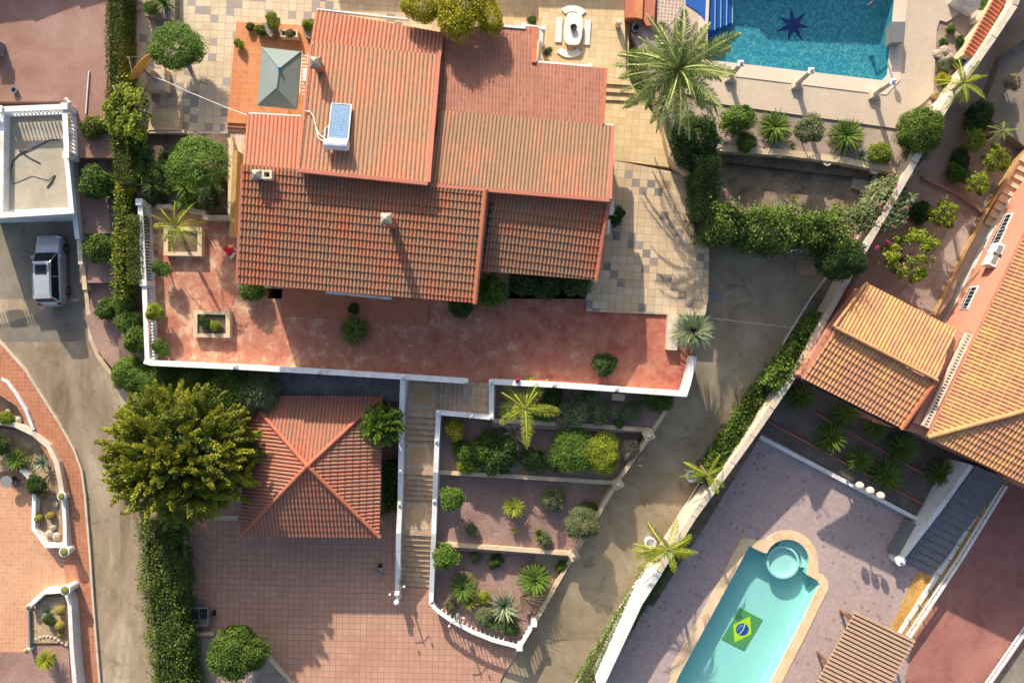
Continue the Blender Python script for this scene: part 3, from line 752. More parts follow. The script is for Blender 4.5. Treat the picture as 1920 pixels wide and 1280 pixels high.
# upper pool terrace
PZ = .6
pool_hole = [(1336, -75, PZ), (1330, 0, PZ), (1325, 112, PZ), (1656, 151, PZ), (1664, 140, PZ), (1677, 0, PZ), (1684, -75, PZ)]
pad('gravel_bed', [(1200, -75, .5), (1960, -75, .5), (1900, 5, .5), (1768, 200, .5), (1708, 322, .5), (1340, 277, .5), (1290, 318, .5), (1262, 292, .5), (1240, 220, .5), (1225, 160, .5), (1185, 60, .5)], M['gravel_pale'], -5.9, holes=[[(1310, -70, .5), (1300, 0, .5), (1300, 140, .5), (1664, 180, .5), (1690, 150, .5), (1700, -70, .5)]], label='gravel around the upper swimming pool')
pad('pool_deck', [(1232, -78, PZ), (1880, -78, PZ), (1852, -10, PZ), (1775, 42, PZ), (1762, 38, PZ), (1757, 55, PZ), (1750, 175, PZ), (1681, 241, PZ), (1336, 193, PZ), (1270, 170, PZ), (1232, 60, PZ)], M['deck'], .3, holes=[pool_hole], label='pale stone deck around the blue swimming pool')
# upper pool
def prism_obj(name, pts, zb, mat, parent=None, **k):
    m = MB(); m.prism([P(*q) for q in pts], zb); return m.build(name, mat, parent, **k)
t = thing('swimming_pool', 'blue mosaic swimming pool with dark star on its floor, upper right', 'swimming pool', P(1500, 40, -.9))
def basin(name, pts, zf, mat, parent, thick=.04):
    """floor and inner walls of a pool, pts: outline at the rim"""
    n = len(pts); top = [P(*q) for q in pts]; m = MB()
    fl = [(p.x, p.y, zf) for p in top]; ar = sum(top[i].x*top[(i+1) % n].y-top[(i+1) % n].x*top[i].y for i in range(n))
    if ar < 0: top = top[::-1]; fl = fl[::-1]
    m.add(list(top)+fl, [tuple(range(n, 2*n))]+[((i+1) % n, i, i+n, (i+1) % n+n) for i in range(n)])
    return m.build(name, mat, parent)
basin('basin', pool_hole, -.75, M['poolblue'], t)
ph = [(1328, -76), (1322, 0), (1317, 118), (1658, 160), (1673, 143), (1686, 0), (1693, -76)]
cop = bmesh.new()
def ring_pad(name, outer, inner, mat, parent, h=.05):
    bm = bmesh.new(); es = []
    for ring in (outer, inner):
        vs = [bm.verts.new(P(*q)) for q in ring]; es += [bm.edges.new((vs[i], vs[(i+1) % len(vs)])) for i in range(len(vs))]
    r = bmesh.ops.triangle_fill(bm, use_beauty=True, edges=es)
    for f in bm.faces:
        f.normal_update()
        if f.normal.z < 0: f.normal_flip()
    ex = bmesh.ops.extrude_face_region(bm, geom=bm.faces[:])
    nv = [e for e in ex['geom'] if isinstance(e, bmesh.types.BMVert)]
    bmesh.ops.translate(bm, verts=nv, vec=(0, 0, -h)); bmesh.ops.recalc_face_normals(bm, faces=bm.faces[:])
    bmesh.ops.translate(bm, verts=bm.verts, vec=-parent.matrix_basis.translation)
    me = bpy.data.meshes.new(name); bm.to_mesh(me); bm.free(); me.materials.append(mat)
    o = bpy.data.objects.new(name, me); C.objects.link(o); o.parent = parent; return o
ring_pad('coping', [(1322, -78, .64), (1316, 0, .64), (1300, 134, .64), (1662, 178, .64), (1688, 150, .64), (1702, 0, .64), (1708, -78, .64)], [(x, y, .64) for x, y, z in pool_hole], M['coping'], t, .06)
def water(pts, z, mat, parent):
    q = [P(x, y, z) for x, y in pts]; n = len(q)
    if sum(q[i].x*q[(i+1) % n].y-q[(i+1) % n].x*q[i].y for i in range(n)) < 0: q = q[::-1]
    wt = MB(); wt.add(q, [tuple(range(n))]); return wt.build('water', mat, parent)
water([(x, y) for x, y, z in pool_hole], .46, M['water_blue'], t)
# star on the floor
c = P(1487, 48, -.735); m = MB(); vs = [(c.x, c.y, c.z)]
for k in range(14):
    an = math.pi/2+.12+k*math.pi/7; r = (1.12 if k % 2 == 0 else .42)*(1.0 if k % 4 else 1.1); vs.append((c.x+r*math.cos(an), c.y+r*math.sin(an), c.z))
m.add(vs, [(0, 1+k, 1+(k+1) % 14) for k in range(14)]); m.build('star_mosaic', M['navy'], t)
for k, (xa, xb) in enumerate([(1283, 1298), (1298, 1308), (1308, 1319), (1319, 1332)]):   # blue entry steps with white edges
    z = .66-.0*k
for k in range(4):
    z1 = .40-.22*k; x0 = 1331+k*11
    prism_obj('step', [(x0, -70, z1), (x0+12, -70, z1), (x0+10, 56-k*4, z1), (x0-2, 56-k*4, z1)], -.75, M['royal'], t)
    prism_obj('step_edge', [(x0+10.5, -70, z1+.012), (x0+12, -70, z1+.012), (x0+10, 56-k*4, z1+.012), (x0+8.5, 56-k*4, z1+.012)], z1-.02, M['white'], t)
o = prism_obj('blue_slab', [(1285, -60, .655), (1326, -60, .655), (1322, 40, .655), (1308, 22, .655), (1286, 8, .655)], .56, M['royal'])
tag(o, 'royal blue mosaic apron at the left end of the upper pool', 'pool apron')
M['grid'] = m_tiles('white_grid_paving', .22, .1, [(.2, (.36, .24, .18)), (.8, (.46, .33, .26))], (.72, .66, .58, 1), .13)
o = prism_obj('grid_paving', [(1228, -70, .63), (1290, -70, .63), (1280, 10, .63), (1262, 40, .63), (1240, 62, .63), (1232, 20, .63)], .58, M['grid'])
tag(o, 'white grid paving between palm and upper pool', 'paving', kind='structure')
# heater box and columns
t = thing('pool_cover_box', 'grey rectangular machine box on the deck edge right of the blue pool', 'box', P(1683, 78, .6))
prism_obj('body', [(1674, 42, 1.35), (1697, 42, 1.35), (1694, 79, 1.35), (1672, 79, 1.35)], .6, M['greymid'], t)
prism_obj('lid', [(1673, 41, 1.41), (1698, 41, 1.41), (1695, 80, 1.41), (1671, 80, 1.41)], 1.35, M['grey'], t)
def column(px, py, lab):
    b = P(px, py, .6); t = thing('stone_column', lab, 'column', b, 'stone columns on the upper pool deck')
    m = MB(); m.box((b.x, b.y, .6), (.62, .62, .28)); m.box((b.x, b.y, .88), (.5, .5, .06)); m.build('base', M['cream_pale'], t)
    m = MB(); m.lathe((b.x, b.y, .94), [(.21, 0), (.19, .06), (.17, .1), (.165, 1.0), (.14, 1.75), (.18, 1.8), (.18, 1.86)], 14); m.build('shaft', M['cream_pale'], t, smooth=False)
    m = MB(); m.box((b.x, b.y, 2.8), (.36, .36, .07)); m.ball((b.x, b.y, 3.0), .13); m.build('capital', M['white'], t)
column(1367, 146, 'stone column on the pool deck nearest the big date palm')
column(1492, 159, 'middle stone column of the pool deck, between palm and cypress hedge ball')
column(1637, 178, 'stone column at the right corner of the blue pool')
# rock garden right of deck
def rocks(lab, cat, lst, mat, group=None, name='rock'):
    for i, (x, y, z, r) in enumerate(lst):
        m = MB(); c = P(x, y, z); rr = random.Random(x*7+y)
        m.ball((0, 0, 0), r, 9, .6); 
        m.v = [(v[0]*rr.uniform(.8, 1.2)+c.x, v[1]*rr.uniform(.8, 1.2)+c.y, v[2]*rr.uniform(.85, 1.15)+c.z+r*.3) for v in m.v]
        o = m.build(name, mat); tag(o, lab if isinstance(lab, str) else lab[i], cat, group)
rocks(['pale rock under the lime palm by the pool wall', 'pale rock in the gravel right of the pool deck', 'smaller pale rock beside the pool deck edge', 'low pale rock at the rock bed'], 'rock', [(1757, 103, .5, .34), (1768, 97, .5, .38), (1776, 108, .5, .3), (1763, 112, .5, .26)], M['stone'], 'rocks beside the upper pool deck')
rocks(['brown rock at the foot of the lime palm', 'second brown rock touching the lime palm foot'], 'rock', [(1752, 181, .5, .3), (1757, 190, .5, .26)], M['rock'], 'rocks at the palm foot')
t = thing('boulder', 'big pale angular boulder at the top right beside the pool deck', 'boulder', P(1815, 5, .6))
prism_obj('boulder_face', [(1790, -2, 1.3), (1842, -8, 1.9), (1836, 12, 1.5), (1822, 26, .9), (1795, 12, .9)], .5, M['white'], t)
o = prism_obj('stone_block', [(1832, 20, .95), (1850, 20, 1.1), (1846, 42, 1.0), (1824, 45, .8)], .5, M['cream_pale']); tag(o, 'small grey stone block beside the tile topped wall', 'stone')
# tile topped wall
t = thing('tile_topped_wall', 'cream wall topped with orange barrel tiles at the top right', 'wall', P(1850, 60, .5))
strip(MB(), [P(1885, -20, 1.75), P(1816, 105, 1.75)], .55, 1.4).build('wall_body', M['cream'], t)
u = (P(1885, -20, 0)-P(1816, 105, 0)); ax = Vector((u.x, u.y)).normalized(); ac = Vector((ax.y, -ax.x))
m = MB(); p0 = P(1816, 105, 1.85); 
for k in range(17):
    c0 = p0+Vector((ax.x, ax.y, 0))*(.14+k*.26)
    m.tube([c0-Vector((ac.x, ac.y, 0))*.36+Vector((0, 0, .05)), c0+Vector((ac.x, ac.y, 0))*.36-Vector((0, 0, .08))], [.12, .135], 8)
m.build('cap_tiles', M['ridge'], t)
o = prism_obj('blue_awning', [(1806, 108, 1.3), (1832, 108, 1.3), (1822, 128, 1.25), (1805, 138, 1.2), (1800, 118, 1.25)], 1.22, m_plain('navy_fabric', (.04, .07, .16), .8)); tag(o, 'navy blue cloth lying at the lower end of the tile topped wall', 'cloth')

# retaining wall of the cycad bed, ledge, vegetable plot
wall('garden_wall', 'low cream retaining wall below the row of cycads', [(1342, 277, .62), (1480, 287, .62), (1580, 300, .62), (1712, 326, .62)], .40, 1.6, M['cream'])
wall('planter_wall', 'curved cream planter wall around the foot of the date palm', [(1226, 158, .75), (1240, 205, .75), (1250, 262, .75), (1258, 292, .75), (1272, 312, .75), (1290, 324, .75), (1306, 327, .75)], .22, 1.2, M['cream'], cat='planter')
pad('vegetable_plot', [(1308, 300, -.45), (1340, 277, -.45), (1712, 320, -.45), (1690, 360, -.45), (1625, 470, -.45), (1590, 520, -.45), (1540, 500, -.45), (1310, 450, -.45)], M['plotsoil'], label='bare soil plot between the pool terrace and the driveway')
pad('slab', [(1320, 282, .02), (1710, 322, .02), (1700, 345, .02), (1590, 330, .02), (1322, 300, .02)], M['soil'], label='shaded ledge under the cycad bed')
wall('garden_wall', 'cream edging wall between the paving and the soil plot', [(1312, 300, .12), (1304, 380, .12), (1297, 440, .12)], .2, .9, M['cream'])
wall('garden_wall', 'low cream wall under the clipped hedge at the driveway head', [(1298, 446, -.1), (1400, 452, -.1), (1520, 470, -.1), (1600, 480, -.1)], .2, .9, M['cream_pale'])
o = prism_obj('concrete_slab', [(1600, 333, -.2), (1642, 338, -.2), (1640, 362, -.2), (1597, 352, -.2)], -.5, M['screed']); tag(o, 'square concrete slab at the right end of the soil plot', 'slab')
pad('landing', [(1500, 460, -.42), (1540, 465, -.42), (1530, 518, -.42), (1493, 512, -.42)], M['stair_tile'], -2, label='small tiled landing beside the round bush')
def pot(px, py, z, r, lab, mat='cream_pale', group=None, plant=None, h=.5):
    b = P(px, py, z); t = thing('flower_pot', lab, 'pot', b, group)
    m = MB(); m.lathe((b.x, b.y, z), [(r*.6, 0), (r*.85, h*.6), (r, h*.9), (r*1.1, h*.92), (r*1.1, h), (r*.85, h), (r*.8, h*.85)], 14); m.build('pot_body', M[mat], t)
    return t
for i, (x, y, l) in enumerate([(1358, 276, 'white pot on the ledge near the blue pail, leftmost of the row'), (1455, 291, 'white pot standing below the pale round shrub'), (1545, 306, 'white pot on the ledge below the second cycad'), (1633, 322, 'white pot at the right end of the ledge below the small lime shrub')]):
    pot(x, y, .05, .27, l, 'cream_pale', 'pots on the ledge under the cycads')
pot(1635, 340, -.2, .26, 'round grey pot standing on the square concrete slab', 'greymid')
pot(1340, 273, .1, .22, 'blue pail beside the dark bush under the palm', 'blueplastic')

# boundary wall
BW = [(1925, -60, 2.9), (1905, 5, 2.6), (1862, 70, 2.4), (1765, 208, 2.1), (1704, 322, 1.7), (1640, 432, 1.2), (1590, 520, .8), (1487, 705, 0), (1400, 832, -.6), (1300, 968, -1.1), (1235, 1072, -1.35)]
wall('boundary_wall', 'long cream boundary wall running diagonally beside the driveway', BW, .34, 4.6, M['cream_pale'], cat='wall', joints=True)
wall('gate_wall', 'white wall end with black gate at the bottom of the driveway', [(1236, 1074, -1.3), (1200, 1130, -1.4), (1160, 1215, -1.6), (1125, 1290, -1.8)], .36, 3.6, M['white'])
# neighbour garden on the right
pad('gravel_bed', [(1700, 170, -1.8), (1900, -120, -1.8), (2060, -60, -1.8), (2060, 190, -1.8), (1925, 278, -1.8), (1845, 403, -1.8), (1800, 488, -1.8), (1752, 590, -1.8), (1740, 640, -1.8), (1540, 600, -1.8), (1600, 400, -1.8), (1660, 270, -1.8)], M['gravel_brown'], label='brown gravel garden between boundary wall and pink house')
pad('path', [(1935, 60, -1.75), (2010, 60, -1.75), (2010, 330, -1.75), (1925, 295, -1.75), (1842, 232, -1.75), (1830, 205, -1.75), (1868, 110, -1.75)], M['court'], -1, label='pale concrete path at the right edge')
pad('gravel_bed', [(1752, 470, -1.76), (1800, 400, -1.76), (1822, 420, -1.76), (1785, 560, -1.76), (1760, 590, -1.76), (1680, 560, -1.76)], M['gravel_pale'], -3, label='gravel patch beside the narrow passage, painted paler as sunlit ground')  # paler gravel paints sunlight into this patch of ground
pad('passage', [(1832, 405, -2.4), (1940, 260, -2.4), (2000, 360, -2.4), (1870, 540, -2.7), (1810, 650, -2.9), (1735, 625, -2.9)], M['screed'], -5, label='narrow concrete passage along the pink house')
wall('garden_wall', 'ochre edging wall between passage and gravel garden', [(1925, 280, -1.0), (1845, 405, -1.55), (1800, 490, -1.6), (1752, 590, -1.6)], .18, 1.6, M['ochre_wall'])
wall('garden_wall', 'short brown edging wall crossing the gravel garden', [(1730, 332, -1.55), (1800, 365, -1.55), (1845, 398, -1.55)], .18, .6, M['rock'])
t = thing('garden_steps', 'cream steps climbing beside the pink house wall', 'steps', P(1880, 380, -1))
for k in range(9):
    f = k/8; x0 = 1846+f*66; y0 = 418-f*118
    z = -2.3+.16*k
    prism_obj('step', [(x0, y0, z), (x0+9, y0-16, z), (x0+44, y0+2, z), (x0+35, y0+18, z)], -4.0, M['cream'], t)
# ---------------- the main tiled house ----------------
def roof(nm, q, mat, parent, up=None, **k):
    pts = [P(*a) for a in q]; n = len(pts)
    if up is None:
        up = (pts[0]+pts[1]-pts[2]-pts[3]); up = (up.x, up.y)
        if (pts[0].z+pts[1].z) < (pts[2].z+pts[3].z): up = (-up[0], -up[1])
    tile_roof(nm, pts, up, mat, parent, **k); roof_deck('roof_deck', pts, M['verge'], parent)
def walls_under(q, zb, mat, parent, inset=.45, drop=.2):
    pts = [P(*a) for a in q]; c = sum(pts, Vector())/len(pts); out = []
    for p in pts:
        d = Vector((c.x-p.x, c.y-p.y)); k = inset*1.4/d.length; out.append(Vector((p.x+d.x*k, p.y+d.y*k, p.z-drop)))
    m = MB(); m.prism(out, zb); m.build('wall', mat, parent)
house = thing('tiled_house', 'large house with weathered terracotta barrel tile roofs in the middle of the photo', 'house', P(780, 300, 0))
R1 = [(455, 308, 4.58), (911, 352, 4.58), (891, 568, 3.7), (445, 531, 3.7)]
R3 = [(908, 356, 4.15), (1141, 376, 4.15), (1119, 525, 3.05), (890, 507, 3.05)]
R2b = [(584, 79, 3.9), (821, 103, 3.9), (801, 341, 5.1), (560, 317, 5.1)]
R2a = [(592, 19, 3.35), (828, 62, 3.35), (822, 108, 3.80), (583, 82, 3.80)]
R4b = [(826, 207, 3.8), (1147, 236, 3.8), (1142, 373, 4.5), (803, 346, 4.5)]
A1 = [(826, 50, 3.1), (1003, 50, 3.1), (1000, 222, 3.77), (822, 208, 3.77)]
A2 = [(999, 117, 3.36), (1133, 128, 3.36), (1128, 234, 3.77), (998, 224, 3.77)]
R5 = [(465, 214, 3.5), (567, 219, 3.5), (563, 318, 4.45), (455, 308, 4.45)]
roof('roof', R1, M['roof_old'], house, pitch_w=.222, row=.46, r=.085, lift=.055)
roof('roof', R3, M['roof_old'], house, pitch_w=.222, row=.46, r=.085, lift=.055)
roof('roof', R2b, M['roof_up'], house, pitch_w=.245, row=.42)
roof('roof', R2a, M['roof_pink'], house, pitch_w=.245, row=.42)
roof('roof', R4b, M['roof_east'], house, pitch_w=.225, row=.42)
roof('roof', A1, M['roof_flat'], house, pitch_w=.20, row=.36, r=.022, lift=.018, seg=3)
roof('roof', A2, M['roof_flat'], house, pitch_w=.20, row=.36, r=.022, lift=.018, seg=3)
roof('roof', R5, M['roof_pink'], house, pitch_w=.245, row=.42, r=.085)
for q in (R1, R3, R2b, R2a, R4b, A1, A2, R5): walls_under(q, -.2, M['wallcream'], house)
def board(nm, q, mat, parent, w_=.16, h_=.16): 
    strip(MB(), [P(*a) for a in q], w_, h_).build(nm, mat, parent)
board('ridge_board', [(558, 319, 5.26), (802, 344, 5.26)], M['verge'], house, .2, .3)
board('verge_board', [(583, 82, 4.04), (559, 316, 5.24)], M['verge'], house, .14, .3)
board('verge_board', [(823, 104, 4.06), (803, 341, 5.26)], M['verge'], house, .22, .3)
board('verge_board', [(829, 62, 3.50), (824, 107, 3.95)], M['verge'], house, .16, .25)
board('ridge_board', [(806, 347, 4.66), (1143, 375, 4.66)], M['verge'], house, .2, .3)
board('verge_board', [(1149, 236, 3.94), (1144, 373, 4.66)], M['verge'], house, .2, .3)
board('ridge_board', [(453, 310, 4.60), (562, 320, 4.60)], M['verge'], house, .18, .3)
board('verge_board', [(454, 311, 4.68), (443, 532, 3.8)], M['verge'], house, .14, .25)
board('verge_board', [(1005, 50, 3.25), (1001, 117, 3.50)], M['ridge'], house, .26, .25)
board('verge_board', [(1136, 128, 3.50), (1130, 233, 3.90)], M['ridge'], house, .2, .25)
board('fascia', [(594, 17, 3.40), (766, 36, 3.40)], M['white'], house, .08, .25)
board('fascia', [(925, 47, 3.20), (985, 52, 3.20)], M['white'], house, .14, .25)
board('fascia', [(466, 212, 3.54), (565, 217, 3.54)], M['white'], house, .09, .25)
board('fascia', [(1000, 116, 3.30), (1108, 124, 3.30)], M['white'], house, .16, .3)
board('fascia', [(1128, 234, 3.80), (1150, 235, 3.80)], M['white'], house, .14, .25)
ridge('verge_tiles', [P(911, 356, 4.62), P(891, 569, 3.74)], M['ridge'], house, .14)
ridge('verge_tiles', [P(1141, 378, 4.20), P(1119, 526, 3.08)], M['ridge'], house, .13)
ridge('verge_tiles', [P(447, 530, 3.56), P(457, 312, 4.43)], M['ridge'], house, .08)
# dark strip painting the upper verge's shade onto the lower southern roof
board('dark_strip', [(905, 505, 3.12), (921, 380, 4.10)], M['dark'], house, .2, .1)
prism_obj('porch_glass', [(612, 545, 2.3), (735, 557, 2.3), (733, 562, 2.3), (610, 550, 2.3)], 2.2, M['white'], house)
prism_obj('door_mat', [(641, 548, -.13), (697, 552, -.13), (694, 584, -.13), (640, 580, -.13)], -.2, m_plain('blue_grey_mat', (.20, .26, .34), .8), house)
prism_obj('porch_step', [(530, 535, -.08), (805, 560, -.08), (800, 612, -.08), (526, 592, -.08)], -.16, M['terrapaint'], house)
# chimneys
def chimney(px, py, ztop, zb, lab, s=.55):
    b = P(px, py, ztop); t = thing('chimney', lab, 'chimney', (b.x, b.y, zb), 'chimneys on the tiled house')
    m = MB(); m.box((b.x, b.y, zb), (s*.8, s*.8, ztop-.25-zb), .06); m.build('shaft', M['terrapaint'], t)
    m = MB(); m.box((b.x, b.y, ztop-.25), (s*1.15, s*1.15, .07), .06)
    for k in range(4):
        z = ztop-.16+k*.065; m.box((b.x, b.y, z), (s*(1.05-.24*k),)*2+(.04,), .06)
        m.box((b.x, b.y, z+.03), (s*(.9-.24*k),)*2+(.05,), .06)
    m.build('cap', M['grey'], t)
    m = MB()
    for k in range(24):      # radiating cream slats of the pyramid cap
        f = -1+2*(k % 6+.5)/6; sd_ = k//6; x_, y_ = ((f, 1), (1, -f), (-f, -1), (-1, f))[sd_]
        m.tube([(b.x+x_*s*.56, b.y+y_*s*.56, ztop-.14), (b.x+x_*s*.08, b.y+y_*s*.08, ztop+.15)], .026, 4)
    m.box((b.x, b.y, ztop+.12), (.1, .1, .05)); m.build('cap_slats', M['cream_pale'], t)
chimney(723, 409, 6.55, 4.00, 'chimney with striped cream cap casting a long shadow on the big front roof')
chimney(590, 115, 5.40, 3.80, 'chimney with striped cream cap beside the grey canopy')
chimney(480, 326, 5.15, 4.40, 'low striped chimney cap on the left end of the front roof', .5)
b = P(500, 327, 5.05); m = MB()
for dx, dy, sx, sy in ((-.22, 0, .12, .5), (.22, 0, .12, .5), (0, .2, .32, .1), (0, -.2, .32, .1)): m.box((b.x+dx, b.y+dy, 4.5), (sx, sy, .55))
tag(m.build('chimney_flue', M['cream_pale']), 'open square cream flue beside the low striped chimney cap', 'flue')
# solar water heater
t = thing('solar_water_heater', 'solar panel with white cylinder tank on the upper roof', 'solar water heater', P(634, 235, 4.2))
M['solar'] = m_tiles('solar_cells', .16, math.radians(4), [(.2, (.06, .15, .30)), (.8, (.13, .26, .44))], (.35, .45, .55, 1), .05, rough=.2, cvar=.3)
pc = [P(622, 194, 4.75), P(659, 197, 4.75), P(653, 262, 5.35), P(615, 259, 5.35)]
m = MB(); m.add(pc+[p-Vector((0, 0, .08)) for p in pc], [(0, 3, 2, 1), (4, 5, 6, 7), (0, 1, 5, 4), (1, 2, 6, 5), (2, 3, 7, 6), (3, 0, 4, 7)]); m.build('collector', M['solar'], t)
m = MB()
for i in range(4): m.tube([pc[i]+Vector((0, 0, .0)), pc[(i+1) % 4]], .035, 6)
m.build('collector_frame', M['white'], t)
m = MB(); a1, a2 = P(608, 270, 5.50), P(654, 273, 5.50); m.tube([a1, a1.lerp(a2, .03), a1.lerp(a2, .97), a2], [.2, .30, .30, .2], 16); m.build('tank', M['white'], t, smooth=False)
m = MB()
for x in (614, 648):
    m.tube([P(x, 282, 4.95), P(x, 272, 5.3)], .025, 6); m.tube([P(x+6, 200, 4.4), P(x+2, 262, 4.9)], .025, 6)
m.build('stand', M['grey'], t)
m = MB(); m.tube([P(*q) for q in ((571, 208, 4.65), (582, 210, 4.75), (589, 222, 4.80), (592, 238, 4.85), (598, 252, 5.00), (608, 259, 5.30))], .035, 6); m.tube([P(*q) for q in ((608, 266, 5.35), (597, 259, 5.00), (594, 249, 4.90), (591, 236, 4.90))], .028, 6)
m.tube([P(*q) for q in ((616, 236, 4.80), (609, 243, 4.90), (609, 256, 5.20))], .028, 6); m.build('pipe', M['white'], t)
# air conditioners on the east wall
for x, y, l in ((1146, 388, 'white air conditioner on the east wall, beside the dark shrub'), (1139, 424, 'second white air conditioner south of the dark shrub on the east wall')):
    b = P(x, y, 2.2); t = thing('air_conditioner', l, 'air conditioner', (b.x, b.y, 1.9), 'air conditioners on the east wall')
    m = MB(); m.box((b.x, b.y, 1.6), (.35, .8, .6)); m.build('casing', M['white'], t); m = MB(); m.lathe((b.x+.18, b.y, 1.85), [(.02, 0), (.2, .01), (.2, .03)], 12); m.build('fan_grille', M['grey'], t)
# white beams of the little north porch
t = thing('white_porch_rail', 'white painted rail and posts around the roof corner beside the garden table', 'railing', P(1014, 80, 2.6))
for q in ([(978, 47, 2.7), (1018, 52, 2.7)], [(1017, 50, 2.7), (1011, 113, 2.7)]): strip(MB(), [P(*a) for a in q], .16, .2).build('rail', M['white'], t)
for x, y in ((981, 47), (1019, 51), (1012, 114), (1106, 122)):
    b = P(x, y, 2.8); m = MB(); m.box((b.x, b.y, 0), (.26, .26, 2.8)); m.build('post', M['white'], t)

# ---------------- gazebo roof on the lower patio ----------------
gz = thing('gazebo', 'open gazebo with square hipped terracotta tile roof on the lower patio', 'gazebo', P(583, 880, -4.45))
ez, az_ = -1.35, .45
cs = [P(462, 741, ez), P(718, 742, ez), P(712, 1007, ez), P(451, 1005, ez)]
ap = (cs[0]+cs[1]+cs[2]+cs[3])/4; ap.z = az_; ap2 = P(577, 873, az_); ap = Vector((ap2.x, ap2.y, az_))
for i in range(4):
    a_, b_ = cs[i], cs[(i+1) % 4]; mid = (a_+b_)/2; e_ = (b_-a_); up = Vector((-e_.y, e_.x)); 
    if up.dot(Vector((ap.x-mid.x, ap.y-mid.y))) < 0: up = -up
    tile_roof('roof', [a_, b_, ap], up, M['roof_gaz'], gz, pitch_w=.245, row=.42, r=.085, lift=.05)
    m = MB(); m.add([a_-Vector((0, 0, .06)), b_-Vector((0, 0, .06)), ap-Vector((0, 0, .06)), a_-Vector((0, 0, .2)), b_-Vector((0, 0, .2)), ap-Vector((0, 0, .2))], [(0, 1, 2), (5, 4, 3), (0, 3, 4, 1)]); m.build('roof_deck', M['wood'], gz)
    ridge('hip_tiles', [a_.lerp(ap, .0), ap.lerp(a_, .02)], M['ridge'], gz, .14, .40)
m = MB(); m.ball((ap.x, ap.y, ap.z+.1), .2, 10, .6); m.build('finial', M['ridge'], gz)
for c0 in cs:
    d = (ap-c0); b = c0+d*.12; m = MB(); m.box((b.x, b.y, -4.45), (.4, .4, -1.3+4.45)); m.build('pillar', M['cream'], gz)

# ---------------- white walls of the terrace and the stairs ----------------
TW = .95
def tpiers(pts): return pts
wall('terrace_wall', 'long white parapet wall along the south edge of the red terrace, left of the stairs', [(270, 676, TW), (283, 680, TW), (440, 687, TW), (598, 696, TW), (756, 706, TW), (874, 714, TW)], .26, 5.6, M['white'], M['white'], .05, .07, piers=[(441, 687, TW), (598, 696, TW), (756, 706, TW), (874, 714, TW)], pier_w=.24)
wall('terrace_wall', 'white parapet wall along the terrace right of the stairs up to its east corner', [(921, 715, TW), (1038, 721, TW), (1155, 729, TW), (1284, 738, TW), (1290, 720, TW), (1302, 668, TW)], .26, 5.6, M['white'], M['white'], .05, .07, piers=[(1038, 721, TW), (1155, 729, TW), (921, 715, TW)], pier_w=.24)
balustrade('terrace_balustrade', 'white balustrade along the west side of the red terrace, next to the hedge', [(262, 378, TW), (266, 455, TW), (270, 530, TW), (273, 600, TW), (276, 674, TW)], 1.1, M['white'], M['white'], .22, 2.0, .30, .2, piers=[(262, 379, TW), (270, 530, TW)])
def stair_wall(lab, pts, piers):
    wall('stair_wall', lab, pts, .24, 3.6, M['white'], M['white'], .04, .07, piers=piers, pier_w=.24, group='white walls beside the garden stairs')
stair_wall('white wall along the left side of the garden stairs', [(755, 712, .85), (753, 775, -.3), (752, 832, -1.0), (751, 882, -1.05), (750, 940, -2.0), (747, 1000, -2.05), (745, 1108, -3.5)], [(753, 768, -.3), (751, 882, -1.0), (750, 944, -2.0), (745, 1108, -3.5)])
stair_wall('white wall along the right side of the garden stairs down to the curve', [(922, 718, .85), (921, 782, .2), (822, 773, -.2), (819, 832, -.8), (817, 885, -.9), (815, 942, -1.85), (813, 1000, -1.9), (809, 1110, -2.9), (808, 1132, -2.9)], [(921, 782, .22), (822, 773, -.18), (819, 826, -.8), (815, 938, -1.85), (885, 779, 0)])
balustrade('curved_balustrade', 'curved white balustrade around the foot of the terraced garden', [(808, 1130, -2.9), (818, 1143, -2.9), (846, 1163, -2.9), (885, 1184, -2.9), (925, 1200, -2.9), (974, 1213, -2.9), (1001, 1168, -2.9)], 1.25, M['white'], M['white'], .2, .6, .26, .34, thin=.75, piers=[(974, 1213, -2.88), (1001, 1168, -2.88)])
for i, (x, y) in enumerate(((745, 1112), (744, 1128))):
    b = P(x, y, -3.3); m = MB(); m.lathe((b.x, b.y, -4.45), [(.16, 0), (.14, .2), (.12, 1.0), (.17, 1.05)], 12); m.ball((b.x, b.y, -3.2), .2, 12)
    tag(m.build('gate_pillar', M['white']), ('ball topped white pillar ending the left stair wall', 'second ball topped pillar at the bottom of the stairs, nearest the patio')[i], 'pillar')
# stairs
st = thing('garden_stairs', 'cream tiled garden stairs with mosaic landings descending to the lower patio', 'stairs', P(790, 900, -4.4))
def slab(nm, x0, y0, x1, y1, z, mat, skew=0.0, zb=-4.6):
    k = -.035
    q = [(x0, y0, z), (x1, y0+(x1-x0)*.045, z), (x1-(y1-y0)*.035, y1+(x1-x0)*.045, z), (x0-(y1-y0)*.035, y1, z)]
    return prism_obj(nm, q, zb, mat, st)
slab('landing', 868, 714, 930, 782, -.2, M['stair_tile'])
for k in range(6): slab('step', 868-8.5*(k+1), 714, 868-8.5*k+.4, 780, -.2-.13*(k+1), M['stair_tile'])
slab('landing', 750, 710, 817.5, 780, -1.0, M['stair_tile'])
zc = -1.0
def flight(y0, y1, n, z0, dz, x0, x1):
    for k in range(n):
        ya = y0+(y1-y0)*k/n; yb = y0+(y1-y0)*(k+1)/n+.4
        slab('step', x0-(ya-710)*.02, ya, x1-(ya-710)*.02, yb, z0-dz*(k+1), M['stair_tile'])
    return z0-dz*n
zA = flight(780, 834, 5, -1.0, .16, 753, 826)
slab('landing', 750, 834, 822, 888, zA-.0, M['stair_tile'])
zB = flight(888, 944, 6, zA, .155, 754, 825)
slab('landing', 748, 944, 820, 1002, zB, M['stair_tile'])
zC = flight(1002, 1106, 11, zB, .16, 754, 823)
